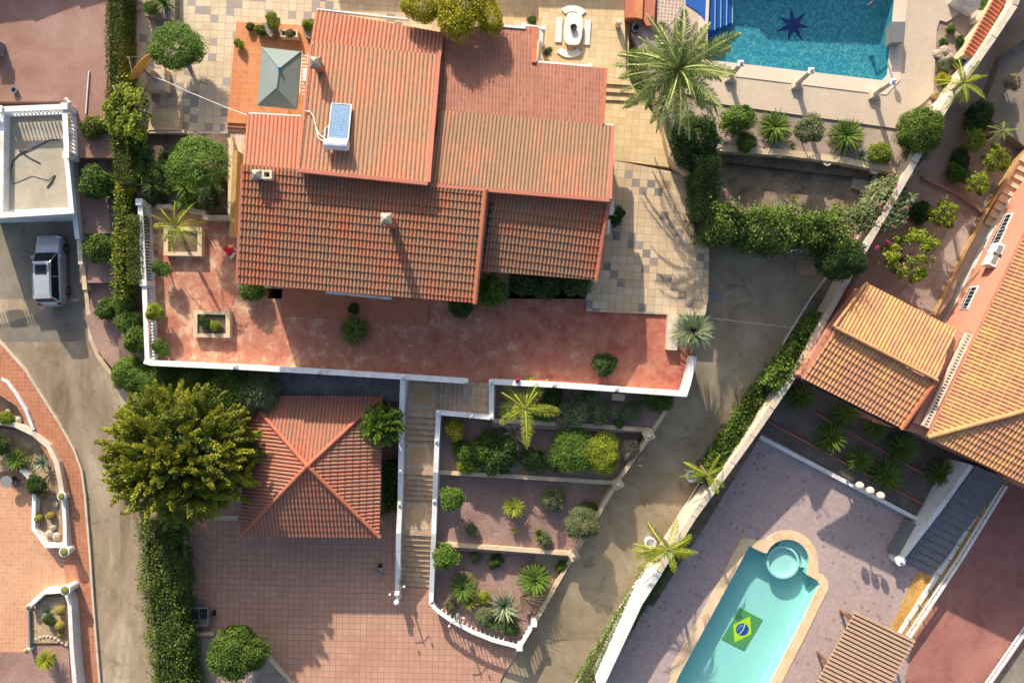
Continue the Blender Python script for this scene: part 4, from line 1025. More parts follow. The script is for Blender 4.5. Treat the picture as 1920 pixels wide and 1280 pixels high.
slab('landing', 745, 1106, 812, 1136, zC-.0, M['stair_tile'])
for (x0, y0, x1, y1, z) in ((766, 719, 815, 764, -1.0), (885, 726, 911, 768, -.2), (763, 832, 806, 876, zA), (760, 944, 803, 990, zB)):
    prism_obj('landing_mosaic', [(x0, y0, z+.006), (x1, y0+2, z+.006), (x1-1, y1+2, z+.006), (x0-1, y1, z+.006)], z-.02, M['ribbon'], st)
    prism_obj('landing_mosaic', [(x0+5, y0+5, z+.012), (x1-5, y0+7, z+.012), (x1-6, y1-3, z+.012), (x0+4, y1-5, z+.012)], z-.02, M['mosaic'], st)
# garden bed walls
wall('garden_wall', 'uppermost cream retaining wall of the terraced garden', [(925, 788, -1.0), (1060, 795, -1.0), (1218, 806, -1.0)], .28, 2.5, M['cream'], group='cream walls of the terraced garden')
wall('garden_wall', 'middle cream retaining wall below the two round bushes', [(822, 885, -1.87), (980, 894, -1.87), (1154, 905, -1.87)], .28, 2.5, M['cream'], group='cream walls of the terraced garden')
wall('garden_wall', 'lowest cream retaining wall of the terraced garden', [(818, 1019, -2.7), (940, 1028, -2.7), (1074, 1038, -2.7)], .28, 2.5, M['cream'], group='cream walls of the terraced garden')
wall('garden_wall', 'slanting cream wall between the terraced garden and the driveway', [(1262, 748, -.9), (1215, 822, -1.2), (1158, 902, -1.85), (1080, 1035, -2.7), (1068, 1052, -3.3), (1003, 1166, -3.5)], .26, 3.2, M['cream'])
for i, (x, y, z) in enumerate(((1216, 815, -.85), (1158, 906, -1.6), (1076, 1040, -2.45))):
    b = P(x, y, z); t = thing('wall_pillar', ('square cream pillar ending the uppermost garden wall', 'square cream pillar ending the middle garden wall', 'square cream pillar ending the lowest garden wall')[i], 'pillar', (b.x, b.y, z-2), 'pillars of the slanting garden wall')
    m = MB(); m.box((b.x, b.y, z-2.5), (.55, .55, 2.5), .5); m.box((b.x, b.y, z), (.68, .68, .08), .5); m.build('pillar_body', M['cream'], t)
    m = MB(); m.ball((b.x, b.y, z+.18), .16); m.build('pillar_ball', M['cream_pale'], t)
o = prism_obj('cover_slab', [(1148, 737, -.8), (1172, 739, -.8), (1171, 752, -.8), (1147, 750, -.8)], -1.05, M['cream']); tag(o, 'square cream slab under the terrace wall in the top bed', 'slab')
o = prism_obj('planter_block', [(1253, 588, .35), (1272, 590, .35), (1270, 657, .35), (1250, 655, .35)], -.2, M['cream_pale']); tag(o, 'low cream planter block at the east end of the red terrace', 'planter')
# red/blue small things on the terrace
t = thing('red_scooter', 'small red and white toy vehicle beside the house corner on the terrace', 'toy', P(430, 473, -.15))
m = MB(); c = P(432, 472, 0); m.box((c.x, c.y, -.05), (.5, .35, .35), .6, .7); m.ball((c.x-.2, c.y+.15, .2), .18, 10); m.build('body', M['redplastic'], t)
m = MB(); m.box((c.x+.15, c.y-.25, -.1), (.45, .12, .2), .9); m.lathe((c.x+.28, c.y+.12, -.15), [(.1, 0), (.1, .08)], 12); m.build('frame', M['white'], t)
m = MB(); c = P(281, 522, .0); m.box((c.x, c.y, .3), (.34, .2, .4), .6, .8); m.tube([(c.x-.12, c.y-.1, .7), (c.x+.05, c.y, .85), (c.x+.15, c.y+.08, .7)], .03, 6); tag(m.build('blue_bucket', M['blueplastic']), 'small blue bucket beside the terrace balustrade', 'bucket')
m = MB(); c = P(277, 534, .1); m.lathe((c.x, c.y, -.15), [(.16, 0), (.2, .3), (.22, .34), (.16, .34), (.14, .2)], 14); tag(m.build('grey_pot', M['grey']), 'round grey pot beside the blue bucket at the balustrade', 'pot')
# square planters on the terrace
def planter(lab, x0, y0, x1, y1, h, wd=8, skew=0, z0=-.15):
    b = P((x0+x1)/2, (y0+y1)/2, z0); t = thing('square_planter', lab, 'planter', b); zt = z0+h
    o_ = [(x0, y0, zt), (x1, y0+2, zt), (x1, y1, zt), (x0, y1-1, zt)]; i_ = [(x0+wd, y0+wd, zt), (x1-wd, y0+wd+1, zt), (x1-wd, y1-wd, zt), (x0+wd, y1-wd, zt)]
    ring_pad('rim', o_, i_, M['cream'], t, h); prism_obj('planter_soil', [(x, y, zt-.12) for x, y, z in i_], z0, M['soil'], t)
planter('square cream planter holding the leaning palm on the red terrace', 307, 424, 378, 480, .5)
planter('square cream planter with a small round bush on the red terrace', 362, 581, 431, 633, .45)
# west planting bed walls (stepped outline)
wall('garden_wall', 'stepped cream wall around the planting bed west of the house', [(430, 258, .45), (433, 270, .45), (431, 408, .45), (382, 407, .45), (380, 398, .45), (352, 394, .45)], .30, .6, M['cream'])
wall('garden_wall', 'short cream wall at the foot of the yucca bed by the balustrade', [(292, 372, .35), (297, 388, .35), (318, 386, .35), (322, 392, .35)], .25, .6, M['cream'])
wall('garden_wall', 'yellow wall of the side passage against the house', [(441, 282, .9), (434, 445, .9)], .3, 1.1, M['ochre_wall'])
wall('garden_wall', 'cream wall north of the planting bed below the cactus table', [(258, 246, .4), (345, 246, .4)], .25, .5, M['cream'])
# ---------------- car ----------------
def loft(mb, secs, close=True):
    """secs: list of rings (equal point count)"""
    n = len(secs[0]); vs = [p for s_ in secs for p in s_]; fs = []
    for i in range(len(secs)-1):
        for k in range(n): a_, b_ = i*n+k, i*n+(k+1) % n; fs.append((a_, b_, b_+n, a_+n))
    if close: fs.append(tuple(range(n))[::-1]); fs.append(tuple(range((len(secs)-1)*n, len(secs)*n)))
    return mb.add(vs, fs)
def body_ring(y, w_, zb, zt, sh=.10):
    w_ /= 2; return [(-w_+.04, y, zb), (w_-.04, y, zb), (w_, y, zb+.25), (w_, y, zt-sh-.05), (w_-.05, y, zt-.04), (w_-.22, y, zt), (-w_+.22, y, zt), (-w_+.05, y, zt-.04), (-w_, y, zt-sh-.05), (-w_, y, zb+.25)]
car = thing('parked_car', 'silver estate car with dark sunroof parked in the shaded court', 'car', (-30.75, 4.75, -2.2), rz=math.radians(1.5))
m = MB(); loft(m, [body_ring(y, w_, zb, zt) for y, w_, zb, zt in ((2.32, 1.25, .35, .62), (2.24, 1.6, .25, .80), (2.0, 1.78, .2, .90), (1.4, 1.85, .18, 1.0), (.95, 1.87, .18, 1.06), (0, 1.88, .18, 1.06), (-1.5, 1.87, .18, 1.06), (-2.1, 1.78, .2, 1.04), (-2.28, 1.62, .3, .95), (-2.34, 1.4, .4, .75))])
bd = m.build('body', M['carpaint'], car, smooth=True, local=True)
def cab(y, w_, z): return (w_/2, y, z)
m = MB(); b4 = [(-.80, 1.12, 1.05), (.80, 1.12, 1.05), (.84, -2.12, 1.04), (-.84, -2.12, 1.04)]; t4 = [(-.66, .42, 1.58), (.66, .42, 1.58), (.66, -1.82, 1.56), (-.66, -1.82, 1.56)]
m.add(b4+t4, [(0, 1, 5, 4), (1, 2, 6, 5), (2, 3, 7, 6), (3, 0, 4, 7), (4, 5, 6, 7)]); m.build('windows', M['glass'], car, local=True)
m = MB(); loft(m, [[(-a_, y, z), (a_, y, z), (a_-.03, y, z+.05), (0, y, z+.075), (-a_+.03, y, z+.05)] for y, a_, z in ((.48, .62, 1.555), (.38, .68, 1.58), (-.8, .70, 1.60), (-1.7, .69, 1.575), (-1.95, .64, 1.55))]); m.build('roof_panel', M['carpaint'], car, local=True)
m = MB(); m.box((0, -.05, 1.665), (.80, .62, .025)); m.build('sunroof', M['glass'], car, local=True)
for sx in (-1, 1):
    m = MB(); m.tube([(sx*.80, 1.12, 1.07), (sx*.62, .42, 1.60)], .035, 6); m.tube([(sx*.84, -2.1, 1.06), (sx*.62, -1.85, 1.58)], .06, 6); m.tube([(sx*.87, -.5, 1.06), (sx*.62, -.5, 1.59)], .03, 6); m.build('door_pillar', M['carpaint'], car, local=True)
    m = MB(); m.tube([(sx*.60, .35, 1.66), (sx*.62, -.5, 1.69), (sx*.60, -1.7, 1.65)], .02, 6); m.build('roof_rail', M['grey'], car, local=True)
    m = MB(); m.ball((sx*1.02, .85, 1.08), .11, 10, .7); m.build('mirror', M['carpaint'], car, local=True)
    m = MB(); m.box((sx*.68, 2.12, .70), (.38, .2, .14), 0, .8); m.build('headlight', M['white'], car, local=True)
    m = MB(); m.box((sx*.72, -2.28, .75), (.22, .12, .25)); m.build('tail_light', M['redplastic'], car, local=True)
    for y in (1.42, -1.38):
        m = MB(); m.tube([(sx*.72, y, .33), (sx*.93, y, .33)], .33, 18); wv = m.build('wheel', M['tyre'], car, local=True)
        m = MB(); m.tube([(sx*.925, y, .33), (sx*.945, y, .33)], .21, 14); m.build('rim', M['grey'], wv, local=True)
m = MB(); m.box((0, -2.36, .45), (1.2, .1, .2)); m.build('bumper', M['carpaint'], car, local=True); m = MB(); m.box((0, 2.30, .45), (1.0, .08, .18)); m.build('bumper', M['carpaint'], car, local=True)
m = MB(); m.box((0, 2.335, .55), (.5, .02, .11)); m.build('grille', M['dark'], car, local=True)
m = MB(); m.tube([(-.5, 1.14, 1.09), (.1, .95, 1.20)], .012, 4); m.tube([(0.05, 1.14, 1.09), (.6, .97, 1.19)], .012, 4); m.build('wiper', M['dark'], car, local=True)

# ---------------- left neighbour: yard, garage, court, road ----------------
pad('gravel_yard', flat([(-90, -90), (215, -90), (205, 130), (215, 296), (120, 296), (118, 190), (-90, 190)], .6), M['gravel_red'], label='reddish gravel yard in the top left corner')
gar = thing('garage', 'flat roofed white garage with parapet and cream screed roof on the left edge', 'garage', P(60, 300, -2.2))
prism_obj('roof_slab', [(-60, 205, .45), (128, 203, .45), (137, 400, .45), (-60, 404, .45)], -2.3, M['white'], gar)
prism_obj('roof_screed', [(-60, 214, .47), (122, 212, .47), (130, 388, .47), (-60, 396, .47)], .44, M['screed'], gar)
strip(MB(), [P(124, 292, 1.1), P(134, 396, 1.1), P(-60, 408, 1.1)], .30, .10).build('parapet', M['white'], gar)
strip(MB(), [P(124, 292, .62), P(134, 396, .62), P(-60, 408, .62)], .28, .3).build('parapet', M['white'], gar)
ga, gb = P(134, 396, .6), P(-60, 408, .6); gd = (gb-ga).normalized(); k = .12
for i_ in range(70):
    q = ga+gd*(i_*.2)
    if i_ % 9 in (0, 1, 2, 3, 4) or i_ < 3:
        m = MB(); m.box((q.x, q.y, .6), (.22, .24, .42)); m.build('parapet_block', M['white'], gar)
    else:
        m = MB(); m.box((q.x, q.y, .6), (.07, .1, .42)); m.build('baluster', M['white'], gar)
strip(MB(), [P(124, 292, 1.02), P(134, 396, 1.02)], .26, .42).build('parapet', M['white'], gar)
strip(MB(), [P(4, 212, 1.0), P(2, 404, 1.0)], .24, .55).build('parapet', M['white'], gar)
m = MB(); m.tube([P(*q) for q in ((20, 318, .5), (25, 300, .5), (35, 290, .5), (60, 278, .52), (95, 262, .5), (112, 262, .5))], .03, 6); m.tube([P(36, 282, .52), P(55, 296, .5), (P(75, 306, .5))], .03, 6); m.tube([P(88, 352, .5), P(97, 340, .52), P(103, 328, .5)], .035, 6)
m.tube([P(20, 318, .5), P(24, 345, .49), P(60, 330, .49), P(90, 338, .5), P(100, 330, .5)], .015, 5)
tag(m.build('cable', M['dark']), 'dark cable lying loosely on the garage roof', 'cable')
balustrade('roof_balustrade', 'white balustrade on the north edge of the garage roof', [(-60, 207, 1.5), (0, 205, 1.5), (121, 200, 1.5)], 1.0, M['white'], M['white'], .15, .1, .34, .24, piers=[(122, 200, 1.5), (0, 205, 1.5)], group='balustrades of the garage roof')
balustrade('roof_balustrade', 'short white balustrade on the east edge of the garage roof', [(121, 203, 1.5), (125, 290, 1.5)], 1.0, M['white'], M['white'], .15, .1, .34, .24, piers=[(125, 291, 1.5)], group='balustrades of the garage roof')
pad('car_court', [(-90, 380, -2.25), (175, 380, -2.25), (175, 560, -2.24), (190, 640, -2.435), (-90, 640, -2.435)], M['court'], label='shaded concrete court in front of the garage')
def zroad(y): return float(np.interp(y, [600, 800, 1000, 1300, 1420], [-2.25, -3.2, -4.0, -4.9, -5.1]))
rows = [(560, -90, 190), (640, -90, 200), (700, -20, 230), (780, 40, 262), (850, 90, 300), (920, 120, 330), (1000, 130, 335), (1100, 140, 335), (1200, 160, 338), (1300, 165, 345), (1420, 170, 355)]
bm = MB(); vs = []
for y, a_, b_ in rows: vs += [P(a_, y, zroad(y)), P(b_, y, zroad(y))]
bm.add(vs, [(2*i, 2*i+2, 2*i+3, 2*i+1) for i in range(len(rows)-1)]); struct('road', bm, M['road'], 'sloping concrete road on the left')
# walkway of red tiles
WK = [((-40, 600), (-40, 720)), ((10, 652), (-10, 735)), ((50, 697), (30, 760)), ((82, 748), (58, 805)), ((112, 795), (85, 850)), ((138, 842), (105, 885)), ((152, 880), (112, 920)), ((159, 930), (116, 960)), ((163, 980), (116, 1010)), ((168, 1040), (120, 1050)), ((174, 1130), (125, 1130)), ((181, 1215), (132, 1215)), ((188, 1300), (138, 1300)), ((196, 1420), (142, 1420))]
bm = MB(); vs = []
for (a_, b_) in WK: z = zroad(a_[1])+.14; vs += [P(*b_, z), P(*a_, z)]
n = len(WK); bm.add(vs, [(2*i, 2*i+2, 2*i+3, 2*i+1) for i in range(n-1)]); struct('walkway', bm, M['walk_tile'], 'curving red tiled walkway beside the left road')
m = MB(); strip(m, [P(a_[0], a_[1], zroad(a_[1])+.16) for a_, b_ in WK], .14, .6); struct('kerb', m, M['cream_pale'], 'pale kerb between walkway and left road')
pad('left_terrace', flat([(-90, 640), (60, 760), (125, 860), (140, 1040), (140, 1220), (142, 1420), (-90, 1420)], -4.15), M['orange_tile'], -5.9, label='orange tiled terrace in the lower left corner')
pad('gravel_bed', flat([(-90, 1223), (50, 1221), (62, 1206), (128, 1208), (140, 1420), (-90, 1420)], -4.08), M['gravel'], -5, label='gravel bed at the bottom left with a spiky plant')
pad('soil_bed', flat([(-40, 705), (15, 715), (58, 795), (56, 806), (0, 795), (-60, 790)], -3.1), M['rock'], -5, label='rockery soil beside the tiled walkway')
pad('soil_bed', flat([(-60, 800), (50, 806), (92, 842), (108, 885), (118, 945), (122, 1020), (85, 1018), (66, 988), (70, 935), (64, 905), (45, 885), (-60, 882)], -3.75), M['sandsoil'], -5, label='sandy succulent bed inside the curved wall')
pad('soil_bed', flat([(58, 1150), (85, 1118), (120, 1118), (128, 1205), (60, 1205)], -3.95), M['sandsoil'], -5, label='small succulent bed between the white walls')
W1 = dict(cap=None)
wall('garden_wall', 'thin white wall along the rockery beside the red walkway', [(-30, 700, -2.35), (0, 708, -2.38), (14, 716, -2.4), (30, 738, -2.45), (48, 768, -2.55), (62, 806, -2.7)], .22, 1.6, M['white'])
wall('garden_wall', 'curved cream wall around the big succulent bed', [(-60, 784, -2.75), (0, 791, -2.75), (30, 797, -2.75), (62, 812, -2.75), (90, 836, -2.8), (106, 868, -2.85), (113, 905, -2.95), (116, 925, -3.0)], .34, 2.0, M['cream_pale'])
wall('garden_wall', 'white wall between the succulent bed and the orange terrace', [(38, 880, -3.3), (52, 892, -3.3), (64, 922, -3.3), (63, 955, -3.3), (62, 990, -3.3), (86, 1023, -3.3), (122, 1023, -3.3), (121, 980, -3.3), (118, 922, -3.2)], .26, 1.5, M['white'])
wall('garden_wall', 'white angled wall south of the opening on the orange terrace', [(54, 1136, -3.45), (82, 1110, -3.45), (122, 1107, -3.45), (130, 1130, -3.45), (134, 1210, -3.6), (142, 1300, -3.8), (150, 1400, -3.9)], .28, 1.6, M['white'])
wall('garden_wall', 'thin grey wall at the left side of the small succulent bed', [(53, 1140, -3.7), (55, 1215, -3.7)], .12, 1.0, M['greymid'])
for i, (x, y, z, r, l) in enumerate(((120, 1034, -3.0, .36, 'round white pillar with moss top north of the terrace opening'), (122, 1106, -3.0, .36, 'round white pillar with moss top south of the terrace opening'), (53, 1138, -3.35, .2, 'small white post at the upper corner of the succulent bed'), (50, 1220, -3.5, .2, 'small round white post at the lower corner of the succulent bed'), (115, 930, -2.9, .3, 'square white post where the curved wall meets the white wall'))):
    b = P(x, y, z); t = thing('round_pillar', l, 'pillar', (b.x, b.y, -4.1), 'white pillars of the left terrace')
    m = MB(); m.lathe((b.x, b.y, -4.6), [(r*.75, 0), (r*.75, z+4.45), (r, z+4.5), (r, z+4.6)], 20); m.build('pillar_body', M['white'], t)
    m = MB(); m.lathe((b.x, b.y, z), [(r*.78, 0), (r*.7, .06), (r*.3, .1), (.01, .11)], 18); m.build('pillar_top', m_plain('moss', (.20, .19, .05), .95, .3, 9, bump=1.0), t)
# stepped beds along the trimmed hedge
pad('gravel_bed', flat([(132, 284), (222, 284), (226, 438), (140, 438)], -.25), M['gravel'], label='gravel bed with a round bush below the red yard')
pad('gravel_bed', flat([(145, 430), (228, 430), (230, 530), (150, 530)], -.8), M['gravel'], label='second stepped gravel bed with a round bush')
pad('gravel_bed', flat([(158, 522), (240, 522), (262, 690), (218, 700), (182, 655), (160, 600)], -1.35), M['gravel'], label='lowest stepped gravel bed with a small round bush')
pad('soil_strip', [(190, -80, .05), (235, -80, .05), (238, 200, .0), (262, 262, -.1), (268, 500, -.4), (278, 690, -.8), (225, 690, -1.25), (215, 520, -.75), (206, 430, -.2), (198, 250, .1)], M['soil'], label='soil under the hedges between the two plots')
G_ = 'cream walls of the stepped beds'
wall('bed_wall', 'uppermost cream cross wall of the stepped beds', [(133, 290, .05), (213, 289, .05)], .32, 1.4, M['cream'], group=G_)
wall('bed_wall', 'middle cream cross wall of the stepped beds', [(150, 429, -.4), (216, 427, -.4)], .32, 1.4, M['cream'], group=G_)
wall('bed_wall', 'lowest cream cross wall of the stepped beds', [(163, 521, -.95), (216, 521, -.95)], .32, 1.4, M['cream'], group=G_)
wall('court_wall', 'white wall section from the garage corner down to the steps of the beds', [(127, 293, .4), (139, 400, .2), (145, 448, .1)], .30, 3.2, M['white'])
wall('court_wall', 'short cream wall section beside the bonnet of the silver car', [(148, 450, -.25), (151, 495, -.3)], .30, 3.0, M['cream_pale'])
wall('court_wall', 'cream wall section beside the rear of the silver car', [(155, 497, -.7), (159, 543, -.75)], .30, 2.6, M['cream'])
wall('court_wall', 'long curving cream kerb wall from the car court down along the road', [(161, 545, -1.25), (166, 590, -1.35), (170, 636, -1.45), (184, 668, -1.6), (206, 698, -1.75), (214, 716, -1.9)], .26, 2.2, M['cream'])
wall('bed_edge', 'short cream edge at the lower end of the stepped beds', [(206, 700, -1.5), (226, 690, -1.4)], .2, 1.0, M['cream'])
wall('patio_wall', 'cream wall between the big tree hedge and the lower patio', [(340, 985, -4.0), (346, 1120, -4.0), (352, 1200, -4.0), (357, 1300, -4.0), (360, 1400, -4.0)], .3, .8, M['cream'])
pad('gravel_bed', flat([(352, 1186), (470, 1186), (500, 1235), (560, 1290), (620, 1420), (352, 1420)], -4.40), M['gravel_pale'], -5, label='gravel bed in the corner of the lower patio')
wall('bed_edge', 'cream edge of the gravel bed in the corner of the lower patio', [(352, 1188, -4.15), (400, 1188, -4.15)], .22, .4, M['cream'])
wall('bed_edge', 'slanting ochre edge of the corner bed on the lower patio', [(500, 1230, -4.2), (555, 1290, -4.2), (640, 1400, -4.2)], .22, .4, M['cream'])
o = prism_obj('stone_threshold', [(402, 966, -4.38), (447, 966, -4.38), (447, 975, -4.38), (402, 975, -4.38)], -4.5, M['cream']); tag(o, 'pale stone strip at the tree side of the gazebo', 'threshold')
# white drain strip and small stuff in the red yard
m = MB(); m.tube([P(167, 134, .66), P(161, 214, .66)], .05, 6); tag(m.build('white_pipe', M['white']), 'thin white pipe lying on the reddish gravel', 'pipe')
m = MB(); c = P(30, 171, .6); m.lathe((c.x, c.y, .6), [(.15, 0), (.2, .2), (.22, .22), (.15, .22), (.13, .1)], 12); tag(m.build('grey_pot', M['grey']), 'small grey pot on the red gravel above the garage', 'pot')
m = MB(); m.tube([P(121, 187, 1.5), P(124, 184, 1.9), P(130, 192, 2.0)], .05, 6); m.ball(tuple(P(130, 193, 1.95)), .14, 8); tag(m.build('wall_lamp', M['white']), 'small white lamp on the corner of the garage balustrade', 'lamp')
m = MB(); c = P(0, 96, .6); m.box((c.x, c.y, .6), (.7, .8, .8)); m.box((c.x, c.y, 1.4), (.85, .9, .05)); tag(m.build('blue_table', M['bluestair']), 'small blue table cut by the left edge above the garage', 'table')

car.scale = (.9, 1, 1)
# joints and drains of the roads are in their materials
# satellite dish with its block and cable
t = thing('satellite_dish', 'large orange satellite dish standing between hedge and round tree', 'satellite dish', P(280, 155, 0))
c = P(269, 131, 1.7); nv_ = Vector((-.72, .60, .36)).normalized(); ux = Vector((.64, .77, 0)).normalized(); uy = nv_.cross(ux)
m = MB(); vs = []; NR, NA = 6, 28
for s_ in (0, .03):
    for i in range(NR+1):
        r = 1.05*i/NR
        for k in range(NA):
            an = 2*math.pi*k/NA; vs.append(c+ux*(r*math.cos(an))+uy*(r*math.sin(an))+nv_*(.22*(r/1.05)**2-s_))
fs = []
for l in (0, 1):
    o = l*(NR+1)*NA
    for i in range(NR):
        for k in range(NA):
            q = (o+i*NA+k, o+i*NA+(k+1) % NA, o+(i+1)*NA+(k+1) % NA, o+(i+1)*NA+k); fs.append(q if l else q[::-1])
o1 = NR*NA; o2 = (2*NR+1)*NA
fs += [(o1+k, o1+(k+1) % NA, o2+(k+1) % NA, o2+k) for k in range(NA)]
m.add(vs, fs); m.build('dish', M['orangecanvas'], t)
m = MB(); f_ = c+nv_*1.0
for an in (0, 2.1, 4.2): m.tube([c+ux*(1.0*math.cos(an))+uy*(1.0*math.sin(an))+nv_*.2, f_], .018, 5)
m.box((f_.x, f_.y, f_.z-.06), (.12, .12, .14)); m.build('feed_arm', M['grey'], t)
g0 = Vector((c.x+.35, c.y-.35, 0)); m = MB(); m.tube([g0, (g0.x, g0.y, 1.3), c-nv_*.05], .06, 8); m.build('mast', M['grey'], t)
o = prism_obj('concrete_block', [(284, 131, .75), (309, 128, .75), (309, 168, .75), (270, 168, .75)], 0, M['cream_pale']); tag(o, 'cream block behind the orange satellite dish', 'block')
prism_b = prism_obj('outdoor_table', [(280, 204, .45), (338, 206, .45), (336, 244, .45), (278, 244, .45)], 0, M['patio_gold']); tag(prism_b, 'low golden tiled platform below the satellite dish', 'platform')
o = prism_obj('post', [(268, 186, .9), (280, 186, .9), (279, 212, .9), (270, 208, .9)], 0, M['cream_pale']); tag(o, 'pale stone post beside the lime shrub and golden platform', 'post')
m = MB(); pts = [P(x, y, z) for x, y, z in ((283, 143, 1.6), (310, 152, 1.9), (350, 171, 1.9), (420, 200, 2.2), (463, 216, 3.0))]; m.tube(pts, .02, 6); tag(m.build('overhead_cable', M['white']), 'white cable hanging from the orange dish to the house corner', 'cable')
# brick deck, canopy and garden table group
prism_obj('brick_deck', [(443, 41, .3), (595, 49, .3), (590, 215, .3), (463, 212, .3), (461, 232, .3), (425, 230, .3)], -.3, M['brick']).__setitem__('kind', 'structure')
t = thing('deck_steps', 'two dark red steps below the orange brick deck', 'steps', P(443, 240, 0))
prism_obj('step', [(425, 231, .2), (461, 233, .2), (460, 240, .2), (425, 238, .2)], 0, M['walk_tile'], t); prism_obj('step', [(425, 238.5, .1), (460, 240.5, .1), (459, 247, .1), (426, 245, .1)], 0, M['walk_tile'], t)
t = thing('canopy', 'grey green fabric canopy with hipped top standing on the orange brick deck', 'canopy', P(522, 146, .3))
e4 = [P(491, 89, 2.35), P(564, 97, 2.35), P(556, 204, 2.35), P(483, 197, 2.35)]; r2 = [P(524, 129, 3.0), P(519, 165, 3.0)]
m = MB(); m.add(e4+r2, [(0, 1, 4)[::-1], (1, 2, 5, 4)[::-1], (2, 3, 5)[::-1], (3, 0, 4, 5)[::-1]])
for i in range(4): a_, b_ = e4[i], e4[(i+1) % 4]; m.add([a_, b_, b_-Vector((0, 0, .2)), a_-Vector((0, 0, .2))], [(0, 1, 2, 3)])
m.build('canopy_fabric', M['canvas'], t)
for p in e4:
    m = MB(); m.tube([(p.x*.999, p.y, .3), (p.x*.999, p.y, 2.3)], .04, 8); m.build('post', M['white'], t)
m = MB(); m.tube([e4[0]+Vector((0, 0, .02)), r2[0]+Vector((0, 0, .02)), r2[1]+Vector((0, 0, .02)), e4[3]+Vector((0, 0, .02))], .025, 5); m.tube([e4[1]+Vector((0, 0, .02)), r2[0]+Vector((0, 0, .02))], .025, 5); m.tube([e4[2]+Vector((0, 0, .02)), r2[1]+Vector((0, 0, .02))], .025, 5); m.build('canopy_frame', M['canvas'], t)
m = MB(); m.ball((r2[0].x, r2[0].y, 3.05), .1, 8); m.build('canopy_knob', M['blueplastic'], t)
t = thing('lattice_bench', 'white metal bench squeezed between the grey canopy and the house', 'bench', P(571, 135, .3))
m = MB()
for k in range(14):
    y = 104+k*6.6; a_, b_ = P(566, y, 1.0), P(577, y+1, 1.0); m.tube([a_, b_], .03, 5)
m.build('seat', M['white'], t); m = MB(); m.tube([P(578, 100, 1.5), P(573, 195, 1.5)], .04, 6); m.tube([P(566, 100, 1.0), P(561, 195, 1.0)], .04, 6); m.build('bench_frame', M['white'], t)
o = prism_obj('white_box', [(568, 128, 1.3), (578, 128, 1.3), (577, 152, 1.3), (567, 152, 1.3)], .3, M['white']); tag(o, 'white box beside the canopy next to the striped chimney', 'box')
planter('white rectangular planter on the orange brick deck above the canopy', 525, 55, 558, 70, .5, 3, z0=.3)
for i, (x, y, r, l) in enumerate(((468, 50, .24, 'small clipped ball bush at the top left of the brick deck'), (490, 56, .32, 'larger clipped ball bush beside the canopy'))): pass
o = prism_obj('grey_planter', [(491, 42, .75), (515, 44, .75), (512, 66, .75), (507, 70, .75), (500, 62, .75)], .3, M['court']); tag(o, 'grey planter box above the canopy', 'planter')
o = prism_obj('grey_planter', [(565, 46, .75), (582, 47, .75), (582, 72, .75), (572, 70, .75)], .3, M['court']); tag(o, 'grey planter box at the house corner above the canopy', 'planter')
# garden table and benches
def prism_local(nm, pts, z0, z1, mat, par): m = MB(); m.prism([(x, y, z1) for x, y in pts], z0); return m.build(nm, mat, par, local=True)
M['lattice'] = None
a = N('cast_white_metal'); p = a.pos(); vo = a.n('TexVoronoi', {'Vector': p, 'Scale': 5.5}); 
M['lattice'] = a.col(a.mix(a.math('LESS_THAN', vo.outputs['Distance'], .12), (.74, .72, .68, 1), (.20, .19, .17, 1)), .5)
tc = P(1075, 54, .78); t = thing('garden_table', 'long oval white metal garden table with a dark plant pot in the middle', 'table', (tc.x, tc.y, 0), rz=math.radians(-4))
hw, hl = .58, 1.02; ol = []
for k in range(40):
    an = 2*math.pi*k/40; cx_, sy_ = math.cos(an), math.sin(an); ol.append((hw*math.copysign(abs(cx_)**.45, cx_), hl*math.copysign(abs(sy_)**.8, sy_)))
prism_local('tabletop', ol, .72, .78, M['lattice'], t)
for sx in (-1, 1):
    for sy in (-1, 1): m = MB(); m.tube([(sx*.38, sy*.7, .72), (sx*.42, sy*.75, .35), (sx*.48, sy*.8, 0)], .035, 6); m.build('leg', M['white'], t, local=True)
def bench(px, py, w_, l_, rz, lab, curve=0):
    b = P(px, py, .45); t = thing('garden_bench', lab, 'bench', (b.x, b.y, 0), 'white benches around the garden table', rz)
    if curve:
        o_ = [(1.0*l_*math.sin(a_), -curve+ (curve+w_/2)*math.cos(a_)) for a_ in np.linspace(-.62, .62, 14)]
        R_ = curve; o_ = [((R_+w_/2)*math.sin(a_), (R_+w_/2)*math.cos(a_)-R_) for a_ in np.linspace(-l_/2/R_, l_/2/R_, 14)]; i_ = [((R_-w_/2)*math.sin(a_), (R_-w_/2)*math.cos(a_)-R_) for a_ in np.linspace(l_/2/R_, -l_/2/R_, 14)]
        prism_local('seat', o_+i_, .40, .45, M['lattice'], t); xs = l_*.36
        L_ = [(-xs, R_*math.cos(xs/R_)-R_), (xs, R_*math.cos(xs/R_)-R_)]
    else:
        prism_local('seat', [(-w_/2, -l_/2), (w_/2, -l_/2), (w_/2, l_/2), (-w_/2, l_/2)], .40, .45, M['lattice'], t); L_ = [(0, -l_*.4), (0, l_*.4)]
    for x, y in L_:
        m = MB(); m.box((x, y, 0), (w_*.7 if not curve else .1, .08 if not curve else w_*.7, .40)); m.build('leg', M['white'], t, local=True)
bench(1048, 56, .40, 1.58, math.radians(-4), 'straight white bench left of the garden table')
bench(1101, 61, .40, 1.58, math.radians(-4), 'straight white bench right of the garden table')
bench(1076, 16, .40, 1.45, math.radians(-5), 'curved white bench above the garden table', .95)
bench(1067, 102, .40, 1.45, math.radians(176), 'curved white bench below the garden table', .95)
m = MB(); m.lathe((tc.x, tc.y, .78), [(.12, 0), (.2, .1), (.22, .2), (.15, .2), (.12, .15)], 12); tag(m.build('table_bowl', M['dark']), 'small dark bowl on the garden table', 'bowl')
